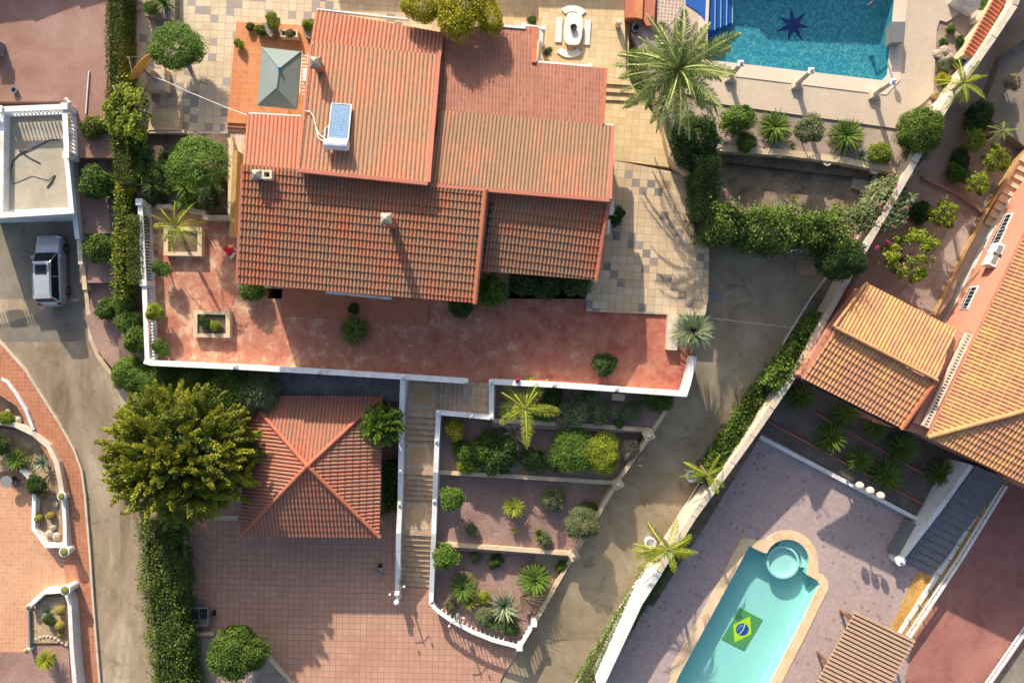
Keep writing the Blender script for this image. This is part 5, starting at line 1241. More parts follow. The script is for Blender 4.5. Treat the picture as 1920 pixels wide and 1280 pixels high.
# steps beside the palm, small barrel, terracotta bench
t = thing('patio_steps', 'golden steps between the house corner and the date palm', 'steps', P(1160, 160, 0))
for k in range(3): prism_obj('step', [(1132, 142+k*15, .35-.12*k), (1180+k*6, 145+k*15, .35-.12*k), (1184+k*6, 160+k*15, .35-.12*k), (1132, 157+k*15, .35-.12*k)], 0, M['patio_gold'], t)
pad('upper_paving', [(1010, -80, .36), (1170, -80, .36), (1172, 60, .36), (1174, 150, .36), (1136, 143, .36), (1010, 122, .36)], M['patio_gold'], -.2, label='raised golden paving around the garden table')
m = MB(); c = P(1158, 48, .4); m.lathe((c.x, c.y, .36), [(.16, 0), (.2, .35), (.16, .7), (.16, .72)], 12); tag(m.build('clay_urn', M['cream_pale']), 'pale round urn on the golden paving beside the palm', 'urn')
t = thing('brick_barbecue', 'terracotta brick counter at the top edge left of the date palm', 'counter', P(1195, 20, .3))
prism_obj('counter_body', [(1173, -40, .9), (1232, -40, .9), (1226, 48, .9), (1212, 48, .9), (1205, 34, .9), (1173, 33, .9)], 0, M['terrapaint'], t)
prism_obj('counter_top', [(1190, -40, 1.1), (1208, -40, 1.1), (1204, 36, 1.1), (1190, 32, 1.1)], .9, M['brick'], t)
m = MB(); c = P(1193, 52, .9); m.lathe((c.x, c.y, .3), [(.2, 0), (.28, .4), (.3, .55), (.18, .55), (.15, .4)], 14); tag(m.build('dark_pot', M['dark']), 'dark round pot beside the brick counter', 'pot')
# lower patio things: cart, tripod object
t = thing('garden_cart', 'grey metal cart with a blue tray parked in the shade by the patio wall', 'cart', P(372, 1155, -4.45))
m = MB(); c = P(372, 1155, -3.9)
for dx, dy, sx, sy in ((-.72, 0, .06, 1.3), (.72, 0, .06, 1.3), (0, .62, 1.45, .06), (0, -.62, 1.45, .06)): m.box((c.x+dx, c.y+dy, -4.1), (sx, sy, .35))
m.build('side_frame', M['greymid'], t); m = MB(); m.box((c.x, c.y, -4.12), (1.4, 1.2, .05)); m.build('tray', M['bluestair'], t)
m = MB(); m.box((c.x-.35, c.y-.1, -4.06), (.5, .8, .15)); m.box((c.x+.3, c.y+.15, -4.06), (.45, .6, .12)); m.build('load', M['dark'], t)
m = MB(); m.tube([(c.x+.9, c.y+.1, -4.25), (c.x+1.0, c.y+.1, -4.25)], .2, 14); m.build('wheel', M['tyre'], t)
m = MB(); m.tube([(c.x+.75, c.y-.4, -4.2), (c.x+1.5, c.y-.05, -4.0)], .03, 6); m.build('handle', M['grey'], t)
m = MB(); m.box((c.x-.1, c.y+.85, -4.44), (.5, .25, .2)); tag(m.build('grey_box', M['greymid']), 'small grey box above the garden cart', 'box')
t = thing('floor_lamp_stand', 'small three armed ornament standing in the shade on the lower patio', 'ornament', P(713, 1066, -4.45))
for dx, dy, r, mt in ((.0, .25, .16, 'dark'), (-.28, 0, .12, 'greymid'), (.1, -.3, .13, 'greymid')):
    c = P(713, 1066, -4.4); m = MB(); m.lathe((c.x+dx, c.y+dy, -4.45), [(r*.8, 0), (r, .15), (r*.8, .3), (r*.5, .32)], 12); m.build('bowl', M[mt], t)
m = MB(); m.tube([P(705, 1065, -4.3), P(713, 1066, -4.25), P(718, 1075, -4.3)], .03, 6); m.tube([P(713, 1066, -4.25), P(715, 1058, -4.3)], .03, 6); m.build('arm', M['white'], t)
# round white planters on the driveway kerb
for x, y, l in ((1217, 1014, 'round white concrete planter ring beside the driveway kerb, lower one'), (1294, 890, 'round white concrete planter ring beside the driveway kerb, upper one under the lime palm')):
    z = zdrive(y); b = P(x, y, z); t = thing('planter_ring', l, 'planter', b, 'white planter rings by the driveway')
    m = MB(); m.lathe((b.x, b.y, z), [(.34, 0), (.42, .45), (.42, .5), (.30, .5), (.27, .25), (.02, .25)], 20); m.build('ring', M['white'], t)

# ---------------- right neighbour: pink house, carport, lower pool ----------------
pad('pool_terrace', flat([(1440, 690), (1560, 600), (1800, 620), (2100, 900), (2100, 1420), (1040, 1420), (1120, 1270), (1290, 1000)], -4.0), M['mauve'], holes=[flat([(1400, 1012), (1430, 1026), (1455, 1008), (1490, 1006), (1518, 1030), (1522, 1062), (1545, 1085), (1540, 1110), (1400, 1400), (1215, 1400), (1262, 1280)], -4.0)], label='mauve block paving around the turquoise pool')
pool2 = thing('swimming_pool', 'turquoise swimming pool with round spa and a flag on its floor, lower right', 'swimming pool', P(1400, 1180, -5.2))
def arc(cx, cy, r, a0, a1, n): return [(cx+r*math.cos(math.radians(a0+(a1-a0)*i/n)), cy+r*math.sin(math.radians(a0+(a1-a0)*i/n))) for i in range(n+1)]
inner = [(1405, 1023)]+[(1432, 1036)]+arc(1476, 1052, 41, 202, 378, 16)+[(1513, 1077), (1532, 1087)]+[(1537, 1096), (1500, 1172), (1444, 1280), (1385, 1395), (1225, 1395), (1272, 1268), (1340, 1143)]
outer = [(1384, 1020), (1388, 1012), (1396, 1008), (1410, 1010), (1425, 1014), (1433, 1012)]+arc(1476, 1052, 58, 222, 352, 16)+[(1535, 1074), (1545, 1078), (1553, 1090), (1553, 1104), (1520, 1172), (1466, 1280), (1405, 1400), (1205, 1400), (1258, 1272), (1256, 1260), (1262, 1245), (1322, 1137)]
ring_pad('coping', flat(outer, -3.95), flat(inner, -3.95), M['sandcope'], pool2, .10)
basin('basin', flat(inner, -3.97), -5.25, M['aqua'], pool2)
water(inner, -4.12, M['water_aqua'], pool2)
sc_ = P(1470, 1055, -4.15); m = MB(); rr = PX(31, -4.2)
m.lathe((sc_.x, sc_.y, -5.3), [(rr, 0), (rr, 1.0), (rr-.16, 1.0), (rr-.16, .72), (.02, .72)], 40); m.build('round_spa', M['aquapale'], pool2)
prism_obj('pool_step', flat(arc(1476, 1052, 40, 250, 375, 12)+arc(1470, 1055, 33, 375, 250, 12), -4.5), -5.2, M['aquapale'], pool2)
fl = [P(1388, 1139, -5.2), P(1430, 1161, -5.2), P(1396, 1220, -5.2), P(1353, 1197, -5.2)]; fc = sum(fl, Vector())/4
fx_ = (fl[0]-fl[3]); fy_ = (fl[1]-fl[0]); W_, H_ = fx_.length, fy_.length; fx_ = fx_.normalized(); fy_ = fy_.normalized()
flag = thing('flag_mat', 'green yellow and blue flag lying on the floor of the turquoise pool', 'flag', (fc.x, fc.y, -5.24))
def fpoly(nm, pts, z, mat):
    m = MB(); m.prism([fc+fx_*u*W_/2+fy_*v_*H_/2+Vector((0, 0, z)) for u, v_ in pts], -5.245); m.build(nm, mat, flag)
fpoly('field', [(-1, -1), (1, -1), (1, 1), (-1, 1)], 0, M['flag_green'])
fpoly('rhombus', [(-.84, 0), (0, -.80), (.84, 0), (0, .80)], .006, M['flag_yellow'])
k_ = H_/W_; fpoly('disc', [(.50*k_*math.cos(a_), .50*math.sin(a_)) for a_ in np.linspace(0, 2*math.pi, 28)[:-1]], .012, M['flag_blue'])
a0 = [(u*k_, .10*(1-(u/.5)**2)*1.0-.02) for u in np.linspace(-.49, .49, 12)]; a1 = [(u, v_-.07) for u, v_ in a0]
fpoly('band', a0+a1[::-1], .018, M['white'])
rs = random.Random(4)
m = MB()
for k in range(22):
    u, v_ = rs.uniform(-.32, .32), rs.uniform(-.38, -.12); c = fc+fx_*u*W_/2*k_+fy_*v_*H_/2; m.box((c.x, c.y, -5.20), (.035, .035, .02), .7)
m.build('stars', M['white'], flag)
def rwall(*a_, **k): return wall(*a_, **k)
wall('low_wall', 'white low wall between the cycad beds and the mauve pool terrace', [(1424, 818, -3.5), (1600, 910, -3.5), (1722, 974, -3.5)], .28, .8, M['white'])
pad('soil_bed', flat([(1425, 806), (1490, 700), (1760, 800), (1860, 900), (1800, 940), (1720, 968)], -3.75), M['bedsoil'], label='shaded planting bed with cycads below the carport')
wall('bed_edge', 'thin terracotta edging in the shaded cycad bed, front row', [(1436, 788, -3.55), (1560, 855, -3.55), (1750, 955, -3.55)], .1, .3, M['terrapaint'])
wall('bed_edge', 'thin terracotta edging in the shaded cycad bed, rear row', [(1530, 775, -3.55), (1700, 870, -3.55), (1735, 890, -3.55)], .1, .3, M['terrapaint'])
cp = thing('carport', 'carport with ochre barrel tile roof beside the boundary wall', 'carport', P(1640, 665, -3.7))
CA = [(1624, 530, 1.9), (1791, 617, 1.9), (1757, 712, 2.7), (1564, 612, 2.7)]
CB = [(1565, 619, 2.55), (1753, 717, 2.55), (1691, 803, 1.75), (1504, 709, 1.75)]
roof('roof', CA, M['roof_ochre'], cp, pitch_w=.235, row=.42); roof('roof', CB, M['roof_ochre'], cp, pitch_w=.235, row=.42, lift=.05)
ridge('ridge_tiles', [P(1565, 614, 2.75), P(1756, 713, 2.75)], M['ridge_ochre'], cp, .11)
ridge('verge_tiles', [P(1752, 716, 2.58), P(1690, 804, 1.78)], M['ridge'], cp, .13)
ridge('verge_tiles', [P(1624, 530, 1.93), P(1563, 612, 2.73)], M['ridge_ochre'], cp, .10)
for x, y in ((1516, 705), (1680, 790), (1560, 640)):
    b = P(x, y, 1.0); m = MB(); m.box((b.x, b.y, -4), (.35, .35, 4.7)); m.build('pillar', M['pinkwall'], cp)
prism_obj('back_wall', [(1498, 702, .9), (1555, 612, .9), (1610, 540, .9), (1615, 543, .9), (1562, 616, .9), (1506, 707, .9)], -4, M['pinkwall'], cp)
board('dark_strip', [(1503, 712, 1.65), (1692, 807, 1.65)], M['dark'], cp, .12, .1)
ph_ = thing('pink_house', 'pink rendered house with ochre hipped tile roof on the right edge', 'house', P(1900, 640, -3))
EZ = 2.2; e0, e1 = P(1739, 819, EZ), P(1962, 352, EZ); ed = (e1-e0).normalized(); en = Vector((ed.y, -ed.x, 0)); 
s1 = P(2100, 995, EZ); sd = (s1-e0).normalized(); sn = Vector((-sd.y, sd.x, 0))
hd = (ed+sd).normalized(); hipz = lambda p: EZ+.33*min((p-e0).dot(en), (p-e0).dot(sn))
he = e0+hd*13.5; he.z = EZ+.33*(he-e0).dot(en)
far1 = e1+en*((he-e0).dot(en)); far1.z = he.z
far2 = he+sd*9; far2.z = he.z
tile_roof('roof', [e0, e1, far1, he], en, M['roof_ochre'], ph_, pitch_w=.245, row=.42); roof_deck('roof_deck', [e0, e1, far1, he], M['verge'], ph_)
s2 = e0+sd*((far2-e0).dot(sd)); s2.z = EZ
tile_roof('roof', [e0, he, far2, s2], sn, M['roof_ochre'], ph_, pitch_w=.245, row=.42, lift=.05); roof_deck('roof_deck', [e0, he, far2, s2], M['verge'], ph_)
ridge('hip_tiles', [e0, he], M['ridge_ochre'], ph_, .15)
w0 = e0+en*.55+sn*.55; w1 = e1+en*.55+ed*3; w2 = w1+en*14; w3 = w0+en*0+sd*14+Vector((0, 0, 0))
m = MB(); m.prism([Vector((q.x, q.y, EZ+.02)) for q in (w0, w1, w2, w3)], -4.0); m.build('wall', M['pinkwall'], ph_)
def onwall(s_, out=.0): return w0+ed*s_-en*out
pl = MB()
for k in range(10):   # white plinth following the sloping ground
    sa, sb = 5.6+k*1.5, 5.6+(k+1)*1.5+.01; zt = -2.5+.11*k; a_, b_ = onwall(sa, .04), onwall(sb, .04); a2, b2 = onwall(sa, -.1), onwall(sb, -.1)
    pl.prism([Vector((q.x, q.y, zt)) for q in (a_, b_, b2, a2)], -4.0)
pl.build('plinth', M['white'], ph_)
def wall_s(px, py, z):  # distance along the wall where the photo point lies
    q = P(px, py, z); return (q-w0).dot(ed)
for i, (px, py, hh) in enumerate(((1812, 556, .85), (1870, 450, .95), (1922, 442, .8))):
    s_ = wall_s(px, py, -1.1); wi = MB(); a_, b_ = onwall(s_-.85, .05), onwall(s_+.85, .05); a2, b2 = onwall(s_-.85, -.05), onwall(s_+.85, -.05)
    wi.prism([Vector((q.x, q.y, -1.1+hh/2)) for q in (a_, b_, b2, a2)], -1.1-hh/2); wo = wi.build('window', M['white'], ph_)
    g = MB(); a_, b_ = onwall(s_-.74, .09), onwall(s_+.74, .09); a2, b2 = onwall(s_-.74, .0), onwall(s_+.74, .0)
    g.prism([Vector((q.x, q.y, -1.1+hh/2-.12)) for q in (a_, b_, b2, a2)], -1.1-hh/2+.12); g.build('pane', M['glass'], wo)
    g = MB()
    for k in range(6):
        q = onwall(s_-.7+k*.28, .14); g.tube([(q.x, q.y, -1.1-hh/2), (q.x, q.y, -1.1+hh/2)], .014, 5)
    for z in (-.1,): g.tube([Vector((*onwall(s_-.8, .12).xy, -1.1+z*hh)), Vector((*onwall(s_+.8, .12).xy, -1.1+z*hh))], .02, 5)
    g.build('grille', M['white'], wo)
for px, py, l in ((1856, 486, 'white air conditioner on the pink wall, left of the pair'), (1892, 482, 'white air conditioner on the pink wall under the roof edge, right of the pair')):
    s_ = wall_s(px, py, -.2); q = onwall(s_, .30); t = thing('air_conditioner', l, 'air conditioner', (q.x, q.y, -.6), 'air conditioners on the pink wall')
    m = MB(); m.box((q.x, q.y, -.55), (.5, .9, .7), math.atan2(ed.y, ed.x)-math.pi/2); m.build('casing', M['white'], t); m = MB(); m.box((q.x-.02, q.y, .15), (.3, .6, .03), math.atan2(ed.y, ed.x)-math.pi/2); m.build('top_vent', M['greymid'], t)
# pierced white parapet under the roof edge
pq = thing('pierced_parapet', 'cream pierced parapet with round openings beside the ochre roof edge', 'parapet', e0+Vector((0, 0, -1.5)))
sA, sB = .55, 6.9; lo_ = [e0-en*.22+ed*sA, e0-en*.22+ed*sB]
for off_ in (-.17, .17):
    strip(MB(), [Vector((q.x, q.y, EZ-.25)) for q in lo_], .12, .2, off_).build('rail', M['cream_pale'], pq)
for k in range(31):
    q = e0-en*.22+ed*(sA+.06+k*(sB-sA-.12)/30); m = MB(); m.box((q.x, q.y, EZ-.44), (.22, .105, .185), math.atan2(en.y, en.x)); m.build('block', M['cream_pale'], pq)
lo2 = [e0-en*.62+ed*sA, e0-en*.62+ed*sB]; strip(MB(), [Vector((q.x, q.y, EZ-.6)) for q in lo2], .42, .3).build('ledge', M['pinkwall'], pq)
prism_obj('side_wall', [(1757, 712, 1.2), (1808, 618, 1.2), (1822, 622, 1.2), (1735, 815, 1.2), (1702, 806, 1.2)], -4, M['pinkwall'], pq)
# blue grey stairs and their walls
t = thing('blue_stairs', 'blue grey outdoor stairs between white walls descending to the pool terrace', 'stairs', P(1780, 970, -4))
A_, B_, D_, E_ = P(1830, 872, -2.3), P(1886, 900, -2.3), P(1744, 1074, -3.95), P(1694, 1050, -3.95)
n = 15
for k in range(n):
    f0, f1 = k/n, (k+1)/n+.004; z = -2.3-(1.65*k/n)
    q = [A_.lerp(E_, f0), B_.lerp(D_, f0), B_.lerp(D_, f1), A_.lerp(E_, f1)]; m = MB(); m.prism([Vector((v_.x, v_.y, z)) for v_ in q], -4.05); m.build('step', M['bluestair'], t)
wall('stair_wall', 'white wall left of the blue grey stairs with round end', [(1822, 872, -1.4), (1760, 958, -2.2), (1690, 1048, -3.1)], .3, 2.4, M['white'])
b = P(1689, 1051, -3.0); m = MB(); m.lathe((b.x, b.y, -4), [(.3, 0), (.3, .85), (.36, .9), (.36, 1.0)], 18); m.ball((b.x, b.y, -2.85), .12); tag(m.build('round_pillar', M['white']), 'round white pillar ending the wall of the blue grey stairs', 'pillar')
pad('ochre_strip', flat([(1895, 860), (1925, 905), (1745, 1200), (1705, 1192), (1668, 1180), (1720, 1070), (1750, 1080)], -3.98), M['straw'], -4.5, label='ochre ground between the pool terrace and the white railing')
o = prism_obj('storage_bench', [(1706, 976, -3.3), (1722, 985, -3.3), (1690, 1046, -3.3), (1672, 1036, -3.3)], -4, M['grey']); tag(o, 'dark grey storage box in the shade beside the blue grey stairs', 'box')
def railing(lab, pts):
    path = [P(*q) for q in pts]; t = thing('metal_railing', lab, 'railing', path[0]-Vector((0, 0, 1.2)), 'white double railings at the lower right')
    strip(MB(), [p for p in path], .16, .1, .10).build('rail', M['white'], t); strip(MB(), [p-Vector((0, 0, .05)) for p in path], .08, .1, -.12).build('rail', M['white'], t)
    strip(MB(), [p-Vector((0, 0, .95)) for p in path], .3, 2.4).build('plinth', M['white'], t)
    for p in resample(path, 1.3): m = MB(); m.box((p.x, p.y, p.z-1.0), (.06, .06, .98), .5); m.build('post', M['greymid'], t)
railing('long white railing between the ochre strip and the red driveway', [(1886, 910, -2.2), (1800, 1050, -2.8), (1700, 1200, -3.0)])
railing('short white railing at the bottom right corner', [(1945, 1150, -3.4), (1890, 1230, -3.4), (1820, 1330, -3.5)])
pad('red_driveway', flat([(1915, 870), (2100, 900), (2100, 1420), (1700, 1420), (1690, 1230), (1745, 1140)], -4.6) , M['redpave'], -5.9, label='red coated driveway at the lower right')
pad('red_driveway', flat([(1712, 1200), (1900, 890), (2100, 900), (2100, 1100), (1850, 1290), (1800, 1420), (1670, 1420)], -3.97), M['redpave'], -5.9, label='red coated driveway between the two white railings')
pad('dark_paving', flat([(1935, 1190), (2100, 1150), (2100, 1420), (1855, 1420), (1850, 1300)], -3.95), M['court'], -5.9, label='dark paving in the bottom right corner')
# slatted pergola
pg = thing('slatted_pergola', 'wooden pergola with parallel pink brown slats at the bottom right', 'pergola', P(1640, 1240, -4))
pa, pb = P(1603, 1148, -1.6), P(1716, 1203, -1.6); pd = (P(1543, 1258, -1.6)-pa); pdn = pd.normalized(); nsl = 26
for k in range(nsl):
    o_ = pdn*(k*.288); m = MB(); a_, b_ = pa+o_, pb+o_; v_ = (b_-a_); cc_ = (a_+b_)/2
    m.box((cc_.x, cc_.y, -1.68), (v_.length, .175, .10), math.atan2(v_.y, v_.x)); m.build('slat', M['slats'], pg)
for f in (.12, .88):
    a_ = pa.lerp(pb, f)-pdn*.1; b_ = a_+pdn*7.4; v_ = b_-a_; cc_ = (a_+b_)/2; m = MB(); m.box((cc_.x, cc_.y, -1.9), (v_.length, .14, .2), math.atan2(v_.y, v_.x)); m.build('beam', M['wood'], pg)
    for g in (.1, .55, .95): q = a_.lerp(b_, g); m = MB(); m.box((q.x, q.y, -4), (.16, .16, 2.1)); m.build('post', M['wood'], pg)
pe_ = pa.lerp(pb, .03); m = MB(); q4 = [pa.lerp(pb, .02), pa.lerp(pb, .98)]; q4 += [q4[1]+pdn*7.3, q4[0]+pdn*7.3]; m.prism([Vector((v_.x, v_.y, -1.72)) for v_ in q4], -1.76); m.build('backing_panel', M['wood'], pg)
for k, g in ((0, 1592), (1, 1547)):
    b = P((1594, 1549)[k], (1154, 1243)[k], -1.75); m = MB(); m.box((b.x, b.y, -1.9), (.5, .2, .2), -.5); m.build('beam_end', M['wood'], pg)
# lamps
def lamp(px, py, z, zb, lab, heads=3, r=.22, grp=None):
    b = P(px, py, z); t = thing('street_lamp', lab, 'lamp', (b.x, b.y, zb), grp)
    m = MB(); m.tube([(b.x, b.y, zb), (b.x, b.y, z)], [.07, .05], 8); m.lathe((b.x, b.y, zb), [(.16, 0), (.12, .3), (.06, .4)], 10); m.build('post', M['grey'], t)
    for k in range(heads):
        an = k*2*math.pi/heads+.5; q = Vector((b.x+(k-1)*.68, b.y-(k-1)*.33, z)) if heads == 3 else Vector((b.x+.55*math.cos(an), b.y+.55*math.sin(an), z)) if heads > 1 else Vector((b.x, b.y, z+.1))
        if heads > 1 and (q-b).xy.length > .1: m = MB(); m.tube([(b.x, b.y, z-.15), (q.x, q.y, z-.25), (q.x, q.y, z-.1)], .03, 6); m.build('arm', M['grey'], t)
        m = MB(); m.ball((q.x, q.y, z+.1), r, 12); m.build('globe', M['cream_pale'], t)
lamp(1630, 919, -.5, -4.0, 'three globe lamp standing at the low white wall of the mauve terrace', 3, .27)
lamp(1676, -32, 3.4, .6, 'pool deck lamp just above the top edge right of the blue pool', 1, .2)
lamp(745, 1106, -2.0, -3.5, 'small two headed lamp on the pillar at the bottom of the stairs', 2, .09)
lamp(856, 1165, -1.9, -3.0, 'small two headed lamp on the curved white balustrade', 2, .09)

# drain cover and expansion joints of the driveway
zc_ = lambda x, y: (x, y, zdrive(y)+.012)
prism_d = prism_obj('drain_cover', [zc_(1334, 545), zc_(1355, 547), zc_(1354, 566), zc_(1333, 565)], -1.3, M['greymid']); tag(prism_d, 'square drain cover on the driveway beside the paving', 'drain cover')
m = MB(); strip(m, [Vector(P(*zc_(x, y))) for x, y in ((1330, 596), (1400, 604), (1486, 614))], .05, .1); tag(m.build('expansion_joint', M['cream_pale']), 'thin pale joint line crossing the driveway near its head', 'joint', kind='structure')
# ---------------- plants ----------------
LIB = {}
def lib(key, fn):
    if key not in LIB: LIB[key] = fn()
    return LIB[key]
def ballmesh(mat, v=0, big=False):
    return lib(('ball', mat, v, big), lambda: crown_mesh('crown', L[mat], 80 if big else 44, 12000 if big else 4200, .075 if big else .115, .055 if big else .085, .78, (.18, .27) if big else (.24, .34), .95, -.6, seed=10+v, warp=.05))
def loosemesh(mat, v=0, n=4200, leaf=.13):
    return lib(('loose', mat, v, n, leaf), lambda: crown_mesh('crown', L[mat], 34, n, leaf, leaf*.6, .70, (.16, .40), .8, -.4, seed=30+v, out=.5, warp=.13, fill=.28))
def treemesh(mat, v=0, n=9000, lumps=60):
    return lib(('tree', mat, v, n, lumps), lambda: crown_mesh('crown', L[mat], lumps, int(n*1.9), .062, .046, .76, (.16, .29), .85, -.5, seed=50+v, out=.5))
def stem_mesh_obj(t, zc, r, base_off=(0, 0), limbs=5, mat='bark', rad=.07, seed=0):
    rs = random.Random(seed); m = MB(); bx, by = base_off
    m.tube([(bx, by, -.1), (bx*.4, by*.4, zc*.45), (0, 0, zc*.85)], [rad*1.3, rad, rad*.7], 8)
    for k in range(limbs):
        an = k*2*math.pi/limbs+rs.uniform(-.4, .4); e = rs.uniform(.45, .7)
        m.tube([(bx*.3, by*.3, zc*.55), (math.cos(an)*r*e*.5, math.sin(an)*r*e*.5, zc*.85), (math.cos(an)*r*e, math.sin(an)*r*e, zc+r*rs.uniform(-.1, .35))], [rad*.6, rad*.4, rad*.18], 6)
    m.build('trunk', M[mat], t, local=True)
def bush(lab, px, py, rpx, zb, mat='green', cat='bush', group=None, stem=0.0, v=None, ry=1.0, h=.9, kind='ball', name=None, rz=None):
    """round plant whose crown shows at px,py with radius rpx; zb = ground, stem = bare stem height"""
    r = PX(rpx, zb+.5); zc = zb+stem+r*h*.85; r = PX(rpx, zc); c = P(px, py, zc)
    v = (int(px+py) % 2) if v is None else v
    me = {'ball': lambda: ballmesh(mat, v, rpx > 34), 'loose': lambda: loosemesh(mat, v), 'tree': lambda: treemesh(mat, v)}[kind]()
    t = thing(name or 'bush', lab, cat, (c.x, c.y, zb), group)
    obj('crown', me, t, (0, 0, zc-zb), (r*1.0, r*ry, r*h), rz if rz is not None else (px*.37) % 6)
    stem_mesh_obj(t, zc-zb, r, rad=.04 if r < 1 else .07, seed=int(px))
    return t
def tree(lab, px, py, rpx, zb, zc, mat, base=None, cat='tree', group=None, v=0, n=9000, ry=1.0, h=.85, lumps=60, name='tree', rad=.12, rz=0.0, mesh=None):
    c = P(px, py, zc); r = PX(rpx, zc); t = thing(name, lab, cat, (c.x, c.y, zb), group)
    obj('crown', mesh or treemesh(mat, v, n, lumps), t, (0, 0, zc-zb), (r, r*ry, r*h), rz)
    bo = (0, 0)
    if base: b = P(base[0], base[1], zb); bo = (b.x-c.x, b.y-c.y)
    stem_mesh_obj(t, zc-zb, r, bo, 7, rad=rad, seed=int(px)); return t
def cyc(lab, px, py, rpx, zb, mat='cycad', group=None, lift=.35, v=0, cat='cycad', name='cycad'):
    zc = zb+lift; c = P(px, py, zc); r = PX(rpx, zc)*1.08
    me = lib(('cyc', mat, v), lambda: rosette_mesh('fronds', L[mat], 110, 1.0, 22, .115, .016, (1.45, -.15), .7, seed=70+v))
    t = thing(name, lab, cat, (c.x, c.y, zb), group); obj('fronds', me, t, (0, 0, lift), (r, r, r), px*.3)
    m = MB(); m.lathe((0, 0, -.05), [(.14, 0), (.17, lift*.5), (.12, lift+.05)], 10); m.build('trunk', M['bark'], t, local=True); return t
def blades(lab, px, py, rpx, zb, mat='blue', n=34, wd=.07, rises=(1.3, .05), droop=.35, cat='agave', name='agave', group=None, v=0, lift=.0):
    c = P(px, py, zb+.2+lift); r = PX(rpx, zb+.2+lift)
    me = lib(('bl', mat, n, wd, v, rises), lambda: blades_mesh('blades', L[mat], n, 1.0, wd, rises, droop, seed=90+v))
    if lift:
        t = thing(name, lab, cat, (c.x, c.y, zb), group); obj('blades', me, t, (0, 0, lift), (r, r, r), px*.3); m = MB(); m.tube([(0, 0, -.05), (0, 0, lift+.05)], .07, 8); m.build('trunk', M['bark'], t, local=True); return t
    o = obj(name, me, None, (c.x, c.y, zb), (r, r, r), px*.3); tag(o, lab, cat, group); return o
def frondmesh(mat, v):
    def mk():
        global rng
        rng = np.random.default_rng(120+v); V, Q, lv = frond_arrays(1.0, (.95, 1.35, .65)[v], 40 if mat == 'palmlime' else 50, .165, .0095, 0.0, 0.0, .30, .55, jit=.16); return np_mesh('frond', V, Q, L[mat], lv)
    return lib(('fr', mat, v), mk)
def palm(lab, px, py, zc, zb, nf, Lm, mat='palm', base=None, pitches=(1.25, -.15), cat='palm', group=None, rad=.16, azs=None, seed=0, wide=1.0):
    rs = random.Random(seed+int(px)); c = P(px, py, zc); b = P(base[0], base[1], zb) if base else Vector((c.x, c.y, zb))
    t = thing('palm_tree', lab, cat, (b.x, b.y, zb), group); off = Vector((c.x-b.x, c.y-b.y, zc-zb))
    for k in range(nf):
        f = (k+.5)/nf; pt = pitches[0]+(pitches[1]-pitches[0])*f**.75+rs.uniform(-.08, .08); az = azs[k] if azs else k*2.39996+rs.uniform(-.18, .18)
        l = Lm*rs.uniform(.88, 1.08)*(1 if f > .25 else .8)
        obj('frond', frondmesh(mat, rs.randrange(3)), t, off, (l, l*wide, l), rot=(rs.uniform(-.25, .25), -pt, az))
    m = MB(); n = 10; pth = [Vector((0, 0, -.1)).lerp(off, i/n)+Vector((0, 0, 0)) for i in range(n+1)]
    m.tube(pth, [rad*(1.25-.35*i/n)*(1+.12*(i % 2)) for i in range(n+1)], 10); m.ball(tuple(off), rad*1.1, 10, .9); m.build('trunk', M['bark'], t, local=True); return t
def hp(pts, zt, zb): return [Vector((*P(x, y, zt).xy, zb)) for x, y in pts]
def hedge(lab, pts, wpx, zt, zb, mat='hedge', dens=260, leaf=.11, width=.08, rough=.07, lumpy=.15, seed=1, cat='hedge', name='hedge', kind=None, core=True, group=None):
    path = hp(pts, zt, zb); w_ = PX(wpx, zt); ht = zt-zb; o0 = path[len(path)//2]
    t = thing(name, lab, cat, o0, group) 
    me = hedge_mesh('leaves', [p-o0 for p in path], w_, ht, L[mat], dens, leaf, width, rough, lumpy, seed)
    obj('leaves', me, t)
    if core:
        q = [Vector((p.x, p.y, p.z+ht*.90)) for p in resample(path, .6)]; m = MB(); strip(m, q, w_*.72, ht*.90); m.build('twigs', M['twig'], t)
    return t
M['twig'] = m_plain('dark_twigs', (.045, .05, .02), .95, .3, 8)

# hedges between the plots
hedge('long clipped hedge along the upper left boundary, with a flat olive green top', [(214, -60), (212, 60), (214, 140), (214, 200), (222, 270), (232, 345)], 29, 1.75, .05, 'hedge', 420, .09, .07, .035, .05, 1)
hedge('clipped flat topped hedge beside the terrace balustrade', [(250, 402), (250, 460), (252, 532)], 27, 1.1, -.35, 'hedge', 420, .09, .07, .035, .05, 2)
hedge('loose lime green shrub row left of the clipped hedge at the balustrade', [(226, 350), (225, 420), (222, 480), (221, 560)], 17, .75, -.5, 'lime', 230, .14, .10, .12, .3, 3)
hedge('tall cypress hedge along the left road at the bottom', [(291, 975), (296, 1040), (300, 1120), (312, 1200), (322, 1330)], 62, -2.3, -4.7, 'hedgedark', 240, .15, .10, .16, .25, 4)
hedge('tall dark hedge section along the edge of the soil plot, running towards the pool', [(1333, 292), (1330, 350), (1335, 405)], 32, 3.0, -.45, 'dark', 260, .14, .1, .14, .25, 5)
hedge('tall bright topped hedge between the soil plot and the driveway', [(1332, 408), (1390, 412), (1450, 425), (1520, 424), (1592, 430)], 44, 3.3, -.45, 'hedgedark', 330, .17, .12, .20, .9, 6)
hedge('green ivy hedge on the boundary wall beside the ochre carport', [(1545, 590), (1504, 650), (1448, 726)], 26, .1, -1.6, 'bright', 230, .17, .13, .12, .25, 7)
hedge('green hedge along the driveway below the carport corner', [(1440, 712), (1412, 752), (1372, 822), (1318, 905)], 25, -1.3, -2.5, 'green', 230, .16, .12, .10, .2, 8)
